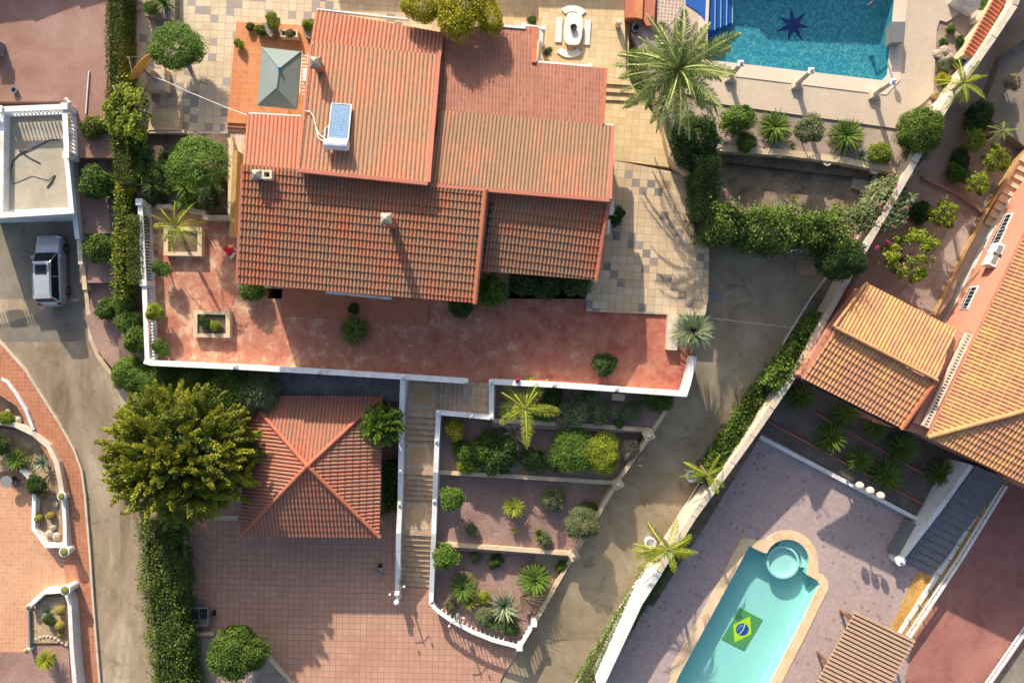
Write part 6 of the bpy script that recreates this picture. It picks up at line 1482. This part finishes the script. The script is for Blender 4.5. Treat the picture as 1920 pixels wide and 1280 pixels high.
hedge('low green edging plants along the lower driveway kerb', [(1332, 905), (1270, 1012), (1208, 1110), (1148, 1205), (1095, 1290)], 36, -3.3, -3.9, 'green', 300, .13, .08, .08, .15, 9, core=False)
hedge('narrow green shrubs squeezed between gazebo and stair wall', [(729, 868), (729, 915), (732, 962)], 20, -2.9, -4.4, 'green', 240, .16, .12, .12, .3, 10)
# left plot
bush('round clipped bush at the top of the stepped beds beside the red yard', 176, 239, 23, .3, 'hedge')
bush('largest round clipped bush of the stepped beds, beside the garage', 180, 342, 31, -.25, 'green')
bush('round clipped bush in the middle stepped bed, right of the car bonnet', 188, 466, 28, -.8, 'green')
bush('smallest round clipped bush in the lowest stepped bed', 201, 580, 21, -1.35, 'green')
bush('yellow feathery shrub in front of the end of the clipped hedge', 240, 352, 20, -.1, 'yellow', kind='loose')
bush('pale dry shrub beside the yellow feathery shrub', 270, 355, 15, -.1, 'dry', kind='loose')
for i, (x, y, r) in enumerate(((236, 568, 22), (248, 606, 26), (262, 640, 28))):
    bush(('uppermost', 'middle', 'lowest')[i]+' dark shrub of the row outside the terrace balustrade', x-3, y, r, -.9, 'green', kind='loose', group='dark shrubs outside the balustrade')
tree('sparse lime green tree growing over the clipped hedge', 238, 210, 50, 0, 2.1, 'lime', (240, 240), n=3600, lumps=26, ry=1.3, h=.6, v=3, mesh=lib('sparse', lambda: crown_mesh('crown', L['lime'], 46, 4200, .10, .075, .80, (.07, .18), .8, -.3, seed=88, fill=.05)))
tree('round bright green tree casting a round shadow on the left paving', 333, 87, 49, 0, 1.6, 'bright', (352, 120), n=9000, lumps=50, h=.42)
tree('round green tree above the planting bed west of the house', 371, 303, 52, .05, 2.9, 'bright', (378, 318), n=9000, lumps=50, v=1, h=.6)
for i, (x, y, r, m_) in enumerate(((272, 300, 26, 'dark'), (300, 318, 27, 'cycad'), (284, 345, 26, 'dark'), (345, 350, 30, 'green'), (262, 272, 22, 'green'))):
    blades(('dark yucca at the left of the west planting bed', 'spiky yucca in the middle of the west planting bed', 'dark yucca beside the short cream wall', 'bright spiky yucca below the round tree', 'small yucca below the golden platform')[i], x, y, r, .05, m_, 44, .045, (1.4, -.1), .3, 'yucca', 'yucca', v=i % 2, lift=.9)
for x, y, r, m_, l in ((252, 300, 20, 'dark', 'dark shrub against the clipped hedge in the west planting bed'), (318, 345, 22, 'green', 'loose green shrub in the middle of the west planting bed'), (322, 292, 20, 'dark', 'dark shrub below the end of the golden platform'), (362, 372, 20, 'green', 'green shrub inside the stepped cream wall'), (412, 330, 16, 'green', 'green shrub against the right wall of the west planting bed'), (290, 372, 14, 'dark', 'dark shrub at the short cream wall')):
    bush(l, x, y, r, .05, m_, kind='loose')
for x, y, r, l in ((268, 325, 24, 'large dark yucca beside the clipped hedge'), (312, 308, 24, 'dark yucca left of the round tree in the west planting bed'), (340, 378, 22, 'bright yucca leaning over the stepped cream wall')):
    blades(l, x, y, r, .05, 'cycad' if x < 330 else 'green', 44, .045, (1.4, -.1), .3, 'yucca', 'yucca', v=1, lift=.8)
bush('dark bush in the right corner of the west planting bed', 396, 368, 24, .05, 'dark', kind='loose')
palm('leaning lime green palm in the square planter on the red terrace', 330, 424, 2.6, -.15, 12, 1.9, 'palmlime', (346, 458), (.9, -.2), azs=[2.7, 2.2, 1.6, .9, -.2, -.7, -1.3, -1.9, -2.5, 3.1, .3, 1.25], rad=.09)
bush('loose green shrub by the balustrade below the leaning palm', 303, 503, 18, -.15, 'green', kind='loose', stem=.5)
bush('lime green shrub leaning over the balustrade', 291, 588, 19, -.15, 'lime', kind='loose', stem=.5)
bush('small green shrub in the lower left corner of the red terrace', 302, 652, 17, -.15, 'green', kind='loose', stem=.3)
bush('tiny round bush in the square planter of the red terrace', 404, 610, 10, .15, 'lime')
bush('dark low plant in the left half of the square planter', 383, 603, 12, .1, 'dark', kind='loose')
cyc('cycad growing on the shaded red terrace in front of the house', 664, 619, 31, -.15, v=0)
bush('small dark plant on the door mat above the terrace cycad', 663, 580, 12, -.1, 'dark', kind='loose')
for i, (x, y, r, m_) in enumerate(((472, 540, 24, 'green'), (862, 575, 22, 'dark'), (918, 545, 34, 'green'), (985, 530, 28, 'dark'), (1028, 533, 28, 'dark'), (1082, 528, 30, 'dark'))):
    bush(('bush at the left front corner of the house', 'bush under the right end of the big front roof', 'loose green shrub in the notch between the front roofs', 'left one of three dark bushes under the east front roof', 'middle one of three dark bushes under the east front roof', 'right one of three dark bushes under the east front roof')[i], x, y, r, -.15, m_, kind='loose' if i == 2 else 'ball')
bush('lone dark round shrub on the red terrace near its east end', 1136, 685, 25, -.15, 'dark', kind='loose', h=.7)
bush('dark bush against the east house wall between two air conditioners', 1150, 405, 21, .0, 'dark')
blades('round silver green spiky yucca ball at the east corner of the terrace', 1298, 620, 47, -.15, 'silver', 420, .026, (1.55, -.5), .25, 'yucca', 'yucca', v=3, lift=1.2)
# plants on the brick deck and at the top
bush('small clipped ball bush on the brick deck, left one of two', 469, 50, 8, .3, 'green', group=None); bush('larger clipped ball bush on the brick deck, right one of two', 490, 57, 11, .3, 'green')
bush('small lime potted plant at the left edge of the brick deck', 448, 82, 10, .3, 'lime', kind='loose'); bush('lime shrub over the grey planter above the canopy', 512, 38, 15, .5, 'lime', kind='loose'); bush('small lime shrub at the house corner above the canopy', 580, 46, 13, .5, 'lime', kind='loose')
bush('small plant in the white rectangular planter', 543, 62, 9, .6, 'olive', kind='loose')
bush('small bush beside the white porch rail', 997, 38, 10, 0, 'green', kind='loose'); bush('small bush inside the white porch rail corner', 1028, 98, 10, 0, 'green', kind='loose')
ring = None
t = thing('tree_planter', 'grey planter with yuccas at the top left of the paving', 'planter', P(295, 15, 0)); prism_obj('planter_body', [(270, -40, .5), (328, -40, .5), (328, 38, .5), (272, 30, .5)], 0, M['court'], t)
blades('dark yucca in the planter at the top left', 308, 6, 30, .4, 'cycad', 44, .05, (1.4, -.1), .3, 'yucca', 'yucca', v=1); bush('green bush in the planter at the top left', 283, 14, 15, .45, 'green', kind='loose')
for i, (x, y) in enumerate(((260, 4), (261, 16))): rocks(('log end at the top left beside the planter', 'second log end at the top left beside the planter')[i], 'log', [(x, y, 0, .22)], M['stone'], None, 'log')
t = thing('yellow_tree', 'large yellow green tree spreading over the north edge of the roof', 'tree', P(850, -10, 0))
b0 = P(850, -10, 0)
for i, (x, y, r, z, ry) in enumerate(((800, 6, 48, 4.2, .8), (862, -2, 64, 4.5, .95), (912, 22, 46, 4.2, .6))):
    c = P(x, y, z); rr = PX(r, z); obj('crown', treemesh('yellow', i % 2, 9000, 55), t, (c.x-b0.x, c.y-b0.y, z), (rr, rr*ry, rr*.6), i)
m = MB(); m.tube([(0, 0, -.1), (.1, 0, 1.6), (.3, .1, 3.6)], [.2, .16, .08], 8)
for dx, dy in ((-1.3, -.4), (1.8, -.5), (.4, .6), (.2, -.7)): m.tube([(.1, 0, 1.5), (dx*.5, dy*.5, 2.7), (dx, dy, 3.6)], [.1, .07, .04], 6)
m.build('trunk', M['bark'], t, local=True)
# upper pool terrace plants
palm('big date palm with feathery fronds between the golden paving and the blue pool', 1272, 132, 5.2, .5, 48, 3.85, 'palm', (1236, 196), (1.35, -.42), rad=.26)
bush('big dark bush under the date palm', 1300, 262, 48, .4, 'dark', h=.8)
bush('bright green bush left of the first cycad by the pool', 1383, 225, 32, .45, 'bright', kind='loose')
cyc('cycad left of the pale round shrub below the pool deck', 1452, 240, 36, .45, v=0); cyc('cycad right of the pale round shrub below the pool deck', 1585, 256, 38, .45, v=1)
bush('pale olive green round standard shrub between the two cycads', 1520, 242, 27, .45, 'olive', stem=.9)
bush('lime round shrub at the end of the cycad row', 1650, 287, 21, .45, 'lime'); blades('dark agave between cycad and lime round shrub', 1616, 292, 20, .45, 'blue', 34, .07, v=0)
blades('small lime agave beside the left pool cycad', 1487, 272, 12, .45, 'green', 30, .06, v=1); bush('small shrub hanging over the ledge below the date palm', 1400, 265, 20, .3, 'green', kind='loose')
tree('big dark round cypress ball at the right end of the cycad row', 1724, 245, 43, .45, 1.9, 'green', n=12000, lumps=70, v=2, h=.9)
bush('grey twiggy shrub below the big cypress ball', 1716, 292, 22, .45, 'olive', kind='loose', h=.6)
palm('lime green palm leaning out over the upper boundary wall', 1806, 155, 3.6, .5, 13, 1.75, 'palmlime', (1768, 184), (1.0, -.35), rad=.09)
for i, (x, y, r, m_) in enumerate(((1782, 57, 10, 'green'), (1800, 78, 10, 'dark'), (1770, 80, 9, 'green'), (1768, 128, 14, 'olive'), (1770, 148, 13, 'yellow'), (1786, 118, 11, 'olive'), (1848, 12, 14, 'green'))):
    bush(('small bush at the top of the rock garden', 'dark succulent clump beside the tiled wall', 'small green clump among the pale rocks', 'olive shrub below the pale rocks', 'yellowish shrub near the lime palm foot', 'olive shrub touching the navy cloth', 'green shrub beside the tile topped wall at the top')[i], x, y, r, .5, m_, kind='loose', h=.7)
# soil plot and right garden
t = bush('sprawling bougainvillea with pink flowers over the boundary wall', 1648, 395, 50, .2, 'olive', kind='loose', cat='bougainvillea', name='bougainvillea', ry=1.5, h=.5, rz=-.9)
rs = random.Random(21); fm = lib('flowers', lambda: crown_mesh('flower', L['pink'], 5, 60, .5, .4, .6, (.3, .5), .8, -.4, seed=5, fill=.2))
for k in range(7):
    an, rr = rs.uniform(0, 6.28), rs.uniform(.2, 1.9); obj('flower', fm, t, (rr*math.cos(an)*.9, rr*math.sin(an)*1.15, 1.9-.25*rr), rs.uniform(.06, .13))
bush('small pink flower clump on the boundary wall below the bougainvillea', 1665, 455, 5, .9, 'pink', kind='loose', cat='flowers', name='flower_clump')
bush('pink flower clump above the dark round bush', 1645, 465, 5, .9, 'pink', kind='loose', cat='flowers', name='flower_clump')
rocks('white stone on the boundary wall beside the dark round bush', 'rock', [(1621, 459, 1.0, .2)], M['white'])
tree('big dark round bush at the head of the driveway', 1576, 483, 44, -.5, 2.2, 'dark', n=12000, lumps=60, v=1, h=.95)
for i, (x, y, r) in enumerate(((1490, 372, 9), (1568, 385, 10), (1508, 350, 5))):
    blades(('small weed tuft in the soil plot', 'taller weed tuft near the hedge in the soil plot', 'tiny weed tuft beside the pale stones')[i], x, y, r, -.45, 'lime', 24, .06, (1.3, .2), .4, 'weed', 'weed', v=2)
RG = [(1832, 222, 28, 'dark', 'dark shrub beside the pale concrete path'), (1826, 264, 23, 'lime', 'lime shrub left of the fan palm'), (1866, 300, 28, 'lime', 'lime shrub below the fan palm'), (1800, 300, 20, 'dark', 'dark small shrub near the boundary wall, right garden'), (1795, 325, 22, 'green', 'green shrub above the crossing edging wall'), (1832, 345, 24, 'lime', 'lime shrub beside the ochre edging wall'), (1850, 215, 16, 'green', 'small green shrub at the corner of the concrete path')]
for x, y, r, m_, l in RG:
    if m_ == 'lime': tree(l, x, y, r*1.1, -1.8, -.6, 'lime', n=3600, rz=x*.2, mesh=LIB['sparse'], name='bush', cat='bush', rad=.05, h=.7)
    else: bush(l, x, y, r, -1.8, m_, kind='loose')
bush('dark clipped ball shrub left of the lime tree', 1723, 399, 22, -1.8, 'dark')
tree('lime green fruit tree beside the dark ball shrub', 1767, 402, 31, -1.8, .4, 'lime', n=3600, lumps=26, v=3, mesh=LIB['sparse'])
tree('open lime green fruit tree above the carport roof', 1703, 483, 55, -1.8, .6, 'lime', n=3600, lumps=26, v=3, mesh=lib('sparse2', lambda: crown_mesh('crown', L['lime'], 60, 4800, .08, .06, .82, (.05, .13), .7, -.3, seed=188, fill=.04)))
palm('small fan palm beside the pale concrete path', 1880, 246, .6, -1.8, 14, 1.0, 'palm', None, (.9, -.2), rad=.1)
bush('leafless twiggy shrub on the pale concrete path', 1900, 155, 17, -1.7, 'dry', kind='loose', stem=.3)
# driveway palms
palm('lime palm leaning over the boundary wall, upper one by the driveway', 1325, 890, .2, zdrive(890), 8, 1.85, 'palmlime', (1308, 862), (.55, -.35), rad=.09, azs=[2.95, .45, -1.0, .9, 3.3, -.6, .2, 2.6])
palm('lime palm over the boundary wall, lower one beside the white planter ring', 1252, 1030, .2, zdrive(1040), 13, 2.4, 'palmlime', (1246, 1012), (.65, -.35), rad=.11, wide=1.2, azs=[.62, -.05, -1.25, -2.6, 2.95, .45, 2.3, -.3, -2.85, .12, 1.1, 3.3, -2.3])
# terraced garden
palm('lime green palm in front of the terrace wall with fronds over the garden walls', 985, 765, .9, -1.0, 12, 2.6, 'palmlime', None, (.75, -.3), rad=.12, wide=1.2, azs=[2.45, 1.2, .0, -1.5, -2.65, .95, 2.2, -.15, -1.3, -2.85, 1.45, 3.0])
bush('pink flower clump on the terrace wall behind the lime palm', 970, 713, 5, .9, 'pink', kind='loose', cat='flowers', name='flower_clump')
blades('pale prickly cactus clump below the lime palm', 965, 812, 36, -1.6, 'dry', 22, .09, (1.1, .0), .3, 'cactus', 'cactus', v=1)
blades('pale cactus clump left of the lime palm foot', 940, 765, 20, -1.0, 'dry', 16, .09, (1.1, .0), .3, 'cactus', 'cactus', v=1)
TG = [(1100, 748, 17, -1.15, 'olive', 'small olive shrub close under the terrace wall, mid bed'), (1150, 775, 15, -1.15, 'dry', 'dry tuft at the uppermost garden wall'), (1058, 790, 15, -1.15, 'dry', 'dry tuft hanging over the uppermost garden wall'), (1205, 745, 16, -1.15, 'olive', 'olive shrub right of the cream slab'), (1160, 790, 12, -1.15, 'green', 'green tuft on the uppermost garden wall'), (1020, 775, 22, -1.15, 'green', 'green shrub right of the lime palm trunk'),
      (865, 838, 20, -2.05, 'green', 'green bush below the yellow green round bush'), (918, 828, 22, -2.05, 'green', 'green bush between the yellow bush and the cactus'), (925, 872, 22, -2.05, 'green', 'low green bush at the wall of the second bed'), (1035, 870, 18, -2.05, 'green', 'green bush left of the two big round bushes'), (1195, 862, 14, -2.05, 'dry', 'dry tuft at the slanting wall of the second bed'),
      (1105, 955, 18, -2.9, 'green', 'green shrub above the olive round bush'), (1022, 1012, 15, -2.9, 'olive', 'olive tuft beside the green agave'), (905, 1120, 14, -3.7, 'lime', 'small lime shrub between agave and yucca'), (910, 1155, 20, -3.7, 'olive', 'low olive shrub inside the curved balustrade'), (960, 1175, 18, -3.7, 'dark', 'dark shrub at the tip of the lowest bed'), (845, 1135, 12, -3.7, 'olive', 'grey green tuft at the start of the curved balustrade'),
      (1078, 765, 30, -1.15, 'olive', 'olive shrub in the top bed, right of the lime palm'), (1120, 768, 28, -1.15, 'olive', 'olive shrub in the top bed, left of the cream slab'), (1180, 772, 22, -1.15, 'olive', 'thin olive shrub in the top bed, below the cream slab'), (1236, 750, 26, -1.15, 'green', 'green shrub in the right corner of the top bed'), (1040, 745, 20, -1.15, 'dark', 'dark shrub under the terrace wall in the top bed'),
      (896, 850, 32, -2.05, 'green', 'green bush in the left half of the second bed'), (940, 852, 36, -2.05, 'dark', 'dark bush in the second bed below the pale cactus'), (880, 872, 20, -2.05, 'lime', 'small lime bush at the wall of the second bed'), (1000, 862, 26, -2.05, 'dark', 'dark low bush between cactus and the two round bushes'), (1184, 845, 22, -2.05, 'dry', 'dry grassy plant at the right end of the second bed'),
      (1040, 935, 25, -2.9, 'olive', 'olive bush in the third bed'), (886, 994, 13, -2.9, 'olive', 'small grey green bush in the third bed'), (930, 1052, 15, -3.7, 'dark', 'small dark bush in the middle of the lowest bed'), (1052, 1062, 12, -3.7, 'green', 'small green bush at the right end of the lowest bed'), (892, 1045, 12, -3.7, 'olive', 'small olive bush beside the lowest round ball bush')]
for x, y, r, z, m_, l in TG: bush(l, x, y, r, z, m_, kind='loose', h=.7)
bush('yellow green round bush beside the stair wall in the second bed', 853, 806, 19, -2.05, 'yellow', h=.9, stem=.4)
tree('left one of the two big round bushes in the second bed', 1072, 845, 43, -2.05, -.95, 'bright', n=9000, v=2, h=.7, name='round_bush', cat='bush'); tree('right one of the two big round bushes in the second bed', 1125, 852, 40, -2.05, -.95, 'lime', n=9000, v=3, h=.7, name='round_bush', cat='bush')
tree('olive round bush at the right corner of the third bed', 1090, 980, 33, -2.9, -1.6, 'olive', n=7000, v=1, h=.8, name='round_bush', cat='bush')
bush('round standard ball bush by the stair wall in the third bed', 846, 934, 23, -2.9, 'bright', stem=.9); bush('round ball bush by the stair wall in the lowest bed', 835, 1045, 25, -3.7, 'bright', stem=.7)
cyc('small lime palm in the middle of the third bed', 963, 951, 23, -2.9, 'palmlime', lift=.8, v=0, cat='palm', name='small_palm')
cyc('cycad in the lowest bed beside the pale agave', 868, 1100, 31, -3.7, v=1, lift=.6); cyc('bright cycad at the right side of the lowest bed', 1003, 1087, 36, -3.7, 'bright', v=1, lift=.6)
for x, y, r, z, m_, l, v_ in ((880, 1128, 22, -3.7, 'lime', 'pale lime agave below the left cycad', 0), (945, 1135, 40, -3.7, 'silver', 'spiky silver yucca in the lowest bed by the curved balustrade', 1), (1012, 1002, 18, -2.9, 'green', 'green agave at the lowest garden wall', 0), (962, 996, 8, -2.9, 'lime', 'tiny agave in the third bed', 1), (925, 1165, 24, -3.7, 'dark', 'dark agave in the corner of the curved balustrade', 0)):
    blades(l, x, y, r, z, m_, 46, .06, v=v_, lift=.25)
m = MB(); rs = random.Random(8); c = P(975, 1118, -2.9)
for k in range(34):
    an = rs.uniform(-1.1, 1.2); l = rs.uniform(.9, 2.3); d = Vector((math.cos(an-.35), math.sin(an-.35), rs.uniform(-.1, .3))); m.tube([c, c+d*l*.5+Vector((0, 0, .15)), c+d*l+Vector((rs.uniform(-.2, .2), rs.uniform(-.2, .2), -.1))], [.03, .02, .008], 4)
tag(m.build('dry_branches', L['dry']), 'bare pale branches leaning over the slanting garden wall', 'branches')
# trees around the gazebo
sm = lib('spr', lambda: spray_mesh('crown', L['bright'], 130, 130, .36, .12, .08, .04, .15, .75, -.25, .62, seed=6))
tree('bright green monkey puzzle like tree beside the stairs at the gazebo corner', 717, 795, 46, -4.4, -.3, 'bright', (722, 780), mesh=sm, h=.8)
bigm = lib('big', lambda: spray_mesh('crown', L['spray'], 560, 190, .24, .07, .036, .020, .5, .8, -.35, .76, seed=7))
tree('huge golden green conifer with drooping sprays at the left of the gazebo', 343, 848, 148, -4.4, .2, 'spray', (360, 840), mesh=bigm, h=.85, rad=.35, ry=.93, cat='tree', name='conifer')
cf = [o for o in bpy.data.objects if o.name.startswith('conifer')][0]
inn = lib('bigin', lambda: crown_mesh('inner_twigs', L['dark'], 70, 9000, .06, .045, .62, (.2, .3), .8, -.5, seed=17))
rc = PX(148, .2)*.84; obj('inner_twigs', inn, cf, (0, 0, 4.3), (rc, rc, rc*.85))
for i, (x, y, r, m_) in enumerate(((248, 700, 36, 'bright'), (300, 722, 46, 'green'), (368, 730, 48, 'green'), (432, 728, 50, 'green'), (482, 740, 42, 'olive'))):
    tree(('leftmost tree of the dark row below the terrace wall', 'second tree of the dark row below the terrace wall', 'middle tree of the dark row below the terrace wall', 'fourth tree of the dark row below the terrace wall', 'rightmost olive toned tree of the row below the terrace wall')[i], x, y, r, -4.0, -.9, m_, n=9000, v=i % 4, group='trees below the terrace wall', rz=i)
tree('round dark green tree at the bottom of the lower patio', 446, 1222, 53, -4.4, -1.9, 'green', (455, 1235), n=12000, lumps=70, v=0, h=.95)
# lower left beds
cyc('green spiky rosette in the succulent bed, left of the pale agave', 33, 862, 25, -3.7, 'cycad', v=1); blades('pale green agave in the succulent bed', 78, 868, 21, -3.7, 'blue', 40, .07, v=1, lift=.3)
bush('blue green bush below the pale agave', 70, 905, 20, -3.7, 'dark', kind='loose'); bush('small round green bush in the rockery', 12, 783, 13, -3.1, 'lime'); bush('dark bush at the left edge of the succulent bed', -6, 835, 22, -3.7, 'dark', kind='loose')
M['cactus'] = m_plain('cactus_skin', (.20, .17, .03), .9, .3, 12, bump=1.0)
def cactus(lab, px, py, z, r):
    c = P(px, py, z); m = MB(); m.lathe((c.x, c.y, z-.05), [(r*.7, 0), (r, r*.5), (r*1.02, r*.9), (r*.8, r*1.4), (r*.35, r*1.65), (.02, r*1.6)], 16); tag(m.build('barrel_cactus', M['cactus']), lab, 'cactus', 'barrel cacti in the left beds')
for a_ in (('barrel cactus nearest the curved wall in the succulent bed', 81, 925, -3.75, .30), ('barrel cactus above the pair of rocks', 76, 970, -3.75, .32), ('barrel cactus beside the white wall corner', 99, 965, -3.75, .30), ('barrel cactus at the right wall of the small bed, upper one', 117, 1142, -3.95, .32), ('barrel cactus at the right wall of the small bed, middle one', 117, 1170, -3.95, .34), ('small barrel cactus at the lower end of the small bed', 115, 1188, -3.95, .2)): cactus(*a_)
rocks(['round pale rock in the succulent bed', 'brown rock in the lower succulent bed', 'grey rock beside the lower cactus', 'pale rock at the bottom of the succulent bed', 'rock near the curved wall'], 'rock', [(102, 988, -3.75, .25), (95, 1000, -3.75, .3), (108, 1005, -3.75, .3), (90, 1010, -3.75, .25), (106, 945, -3.75, .22)], M['stone'], 'rocks of the succulent bed')
rocks(['pale rock in the rockery by the walkway', 'small rock in the rockery', 'rock at the top of the rockery'], 'rock', [(17, 770, -3.1, .2), (35, 788, -3.1, .3), (11, 741, -3.1, .2)], M['stone'], 'rocks of the rockery')
rocks('stone of the little curved stone border in the small bed', 'rock', [(62+i*7, 1202-10*math.sin(i*.42), -4.0, .13) for i in range(10)], M['stone'], 'stones of the curved border')
blades('green agave in the small bed between the white walls', 88, 1147, 15, -3.95, 'blue', 30, .08, v=0); bush('dark low plant under the agave of the small bed', 92, 1162, 11, -3.95, 'dark', kind='loose')
cyc('spiky yellow green plant on the gravel at the bottom left', 87, 1236, 21, -4.08, 'palmlime', v=1, lift=.7, cat='spiky plant', name='spiky_plant')
# shaded cycads below the carport
for i, (x, y, r, l) in enumerate(((1500, 742, 32, 'at the left end under the carport corner'), (1556, 820, 34, 'beside the front terracotta edging'), (1585, 772, 30, 'close to the carport eave'), (1612, 862, 28, 'between two larger ones at the front edging'), (1662, 890, 34, 'directly behind the three globe lamp'), (1690, 840, 34, 'below the pierced parapet corner'), (1766, 888, 33, 'nearest the blue grey stairs'), (1640, 800, 28, 'in the darkest middle of the bed'))):
    cyc('shaded dark cycad '+l, x, y, r, -3.75, v=i % 2, group='shaded cycads below the carport', lift=.5)
t = thing('glass_table', 'small round glass table in the shade at the left edge', 'table', P(12, 903, -4.1)); c = P(12, 903, -3.4)
m = MB(); m.lathe((c.x, c.y, -3.42), [(.42, 0), (.42, .03)], 24); m.build('tabletop', M['greymid'], t); m = MB(); m.tube([(c.x, c.y, -4.1), (c.x, c.y, -3.42)], .04, 8); m.lathe((c.x, c.y, -4.12), [(.25, 0), (.22, .04)], 14); m.build('leg', M['dark'], t)
t = thing('terrace_chair', 'small dark chair beside the glass table at the left edge', 'chair', P(32, 906, -4.1)); c = P(32, 906, -3.7); m = MB(); m.box((c.x, c.y, -3.72), (.48, .48, .05), .5); m.build('seat', M['greymid'], t)
m = MB(); m.box((c.x+.12, c.y+.22, -3.68), (.46, .05, .45), .5); m.build('backrest', M['dark'], t)
for sx in (-.2, .2):
    for sy in (-.2, .2): m = MB(); m.tube([(c.x+sx, c.y+sy, -4.1), (c.x+sx, c.y+sy, -3.7)], .02, 5); m.build('leg', M['dark'], t)
# unseen buildings past the top edge, shaped back from the shade they cast
def shade_house(name, lab, pts, zt, zb, mat):
    k = lambda q: P(*q)-Vector((SX, SY, 0))*((zt-q[2])/math.tan(ELEV))
    w_ = [k(q) for q in pts]; top = [Vector((v_.x, v_.y, zt)) for v_ in w_]
    m = MB(); m.prism(top, zb); tag(m.build(name, mat), lab, 'house')
shade_house('neighbour_house', 'neighbouring white house with stepped roof edge beyond the top left corner', [(-150, 62, .6), (62, 38, .6), (66, 42, .6), (149, 10, .6), (152, 18, .6), (200, 4, .6), (200, -250, .6), (-150, -250, .6)], 4.2, .5, M['white'])
shade_house('pool_shade_block', 'unseen building added beyond the top edge to shade the far half of the blue pool', [(1300, 32, -.75), (1372, 40, -.75), (1376, 50, -.75), (1424, 56, -.75), (1440, 76, -.75), (1545, 80, -.75), (1800, 92, -.75), (1850, -200, -.75), (1300, -200, -.75)], 4.6, .5, M['wallcream'])  # added out of view to shade the pool
shade_house('paving_shade_block', 'unseen block added beyond the top edge to shade the paving north of the tiled house', [(640, 20, 0), (985, 34, 0), (988, 14, .36), (1172, 20, .36), (1176, -200, .36), (640, -200, 0)], 3.6, -.1, M['wallcream'])  # added out of view to shade the northern paving

# fallen leaves along the edges of the hard surfaces
M['litter'] = m_plain('fallen_leaves', (.20, .13, .05), .9, .5, 6)
def litter(name, lab, pts, zf, n, spread, seed):
    rs = random.Random(seed); m = MB(); path = [Vector(P(x, y, zf(x, y))) for x, y in pts]; rp = resample(path, .3)
    for k in range(n):
        q = rp[rs.randrange(len(rp))]; x, y = q.x+rs.gauss(0, spread), q.y+rs.gauss(0, spread); l, a_ = rs.uniform(.03, .075), rs.uniform(0, 6.28)
        ca, sa = math.cos(a_), math.sin(a_); z = q.z+.035
        m.add([(x-l*ca, y-l*sa, z), (x+l*.5*sa, y-l*.5*ca, z+.01), (x+l*ca, y+l*sa, z), (x-l*.5*sa, y+l*.5*ca, z+.012)], [(0, 1, 2, 3)])
    tag(m.build(name, M['litter']), lab, 'leaves', kind='stuff')
litter('fallen_leaves', 'fallen leaves along the kerb of the driveway', [(1545, 520), (1470, 628), (1428, 700), (1340, 845), (1255, 975), (1140, 1155)], lambda x, y: zdrive(y)+.02, 420, .35, 1)
litter('fallen_leaves', 'fallen leaves on the left road beside the conifer', [(250, 900), (262, 980), (268, 1080), (275, 1200), (285, 1290)], lambda x, y: zroad(y)+.02, 300, .3, 2)
litter('fallen_leaves', 'fallen leaves on the driveway below the tall hedge', [(1320, 462), (1400, 468), (1490, 475)], lambda x, y: zdrive(y)+.05, 160, .3, 3)
litter('fallen_leaves', 'fallen leaves on the red terrace along its balustrade', [(290, 420), (292, 520), (296, 660)], lambda x, y: -.14, 140, .25, 4)
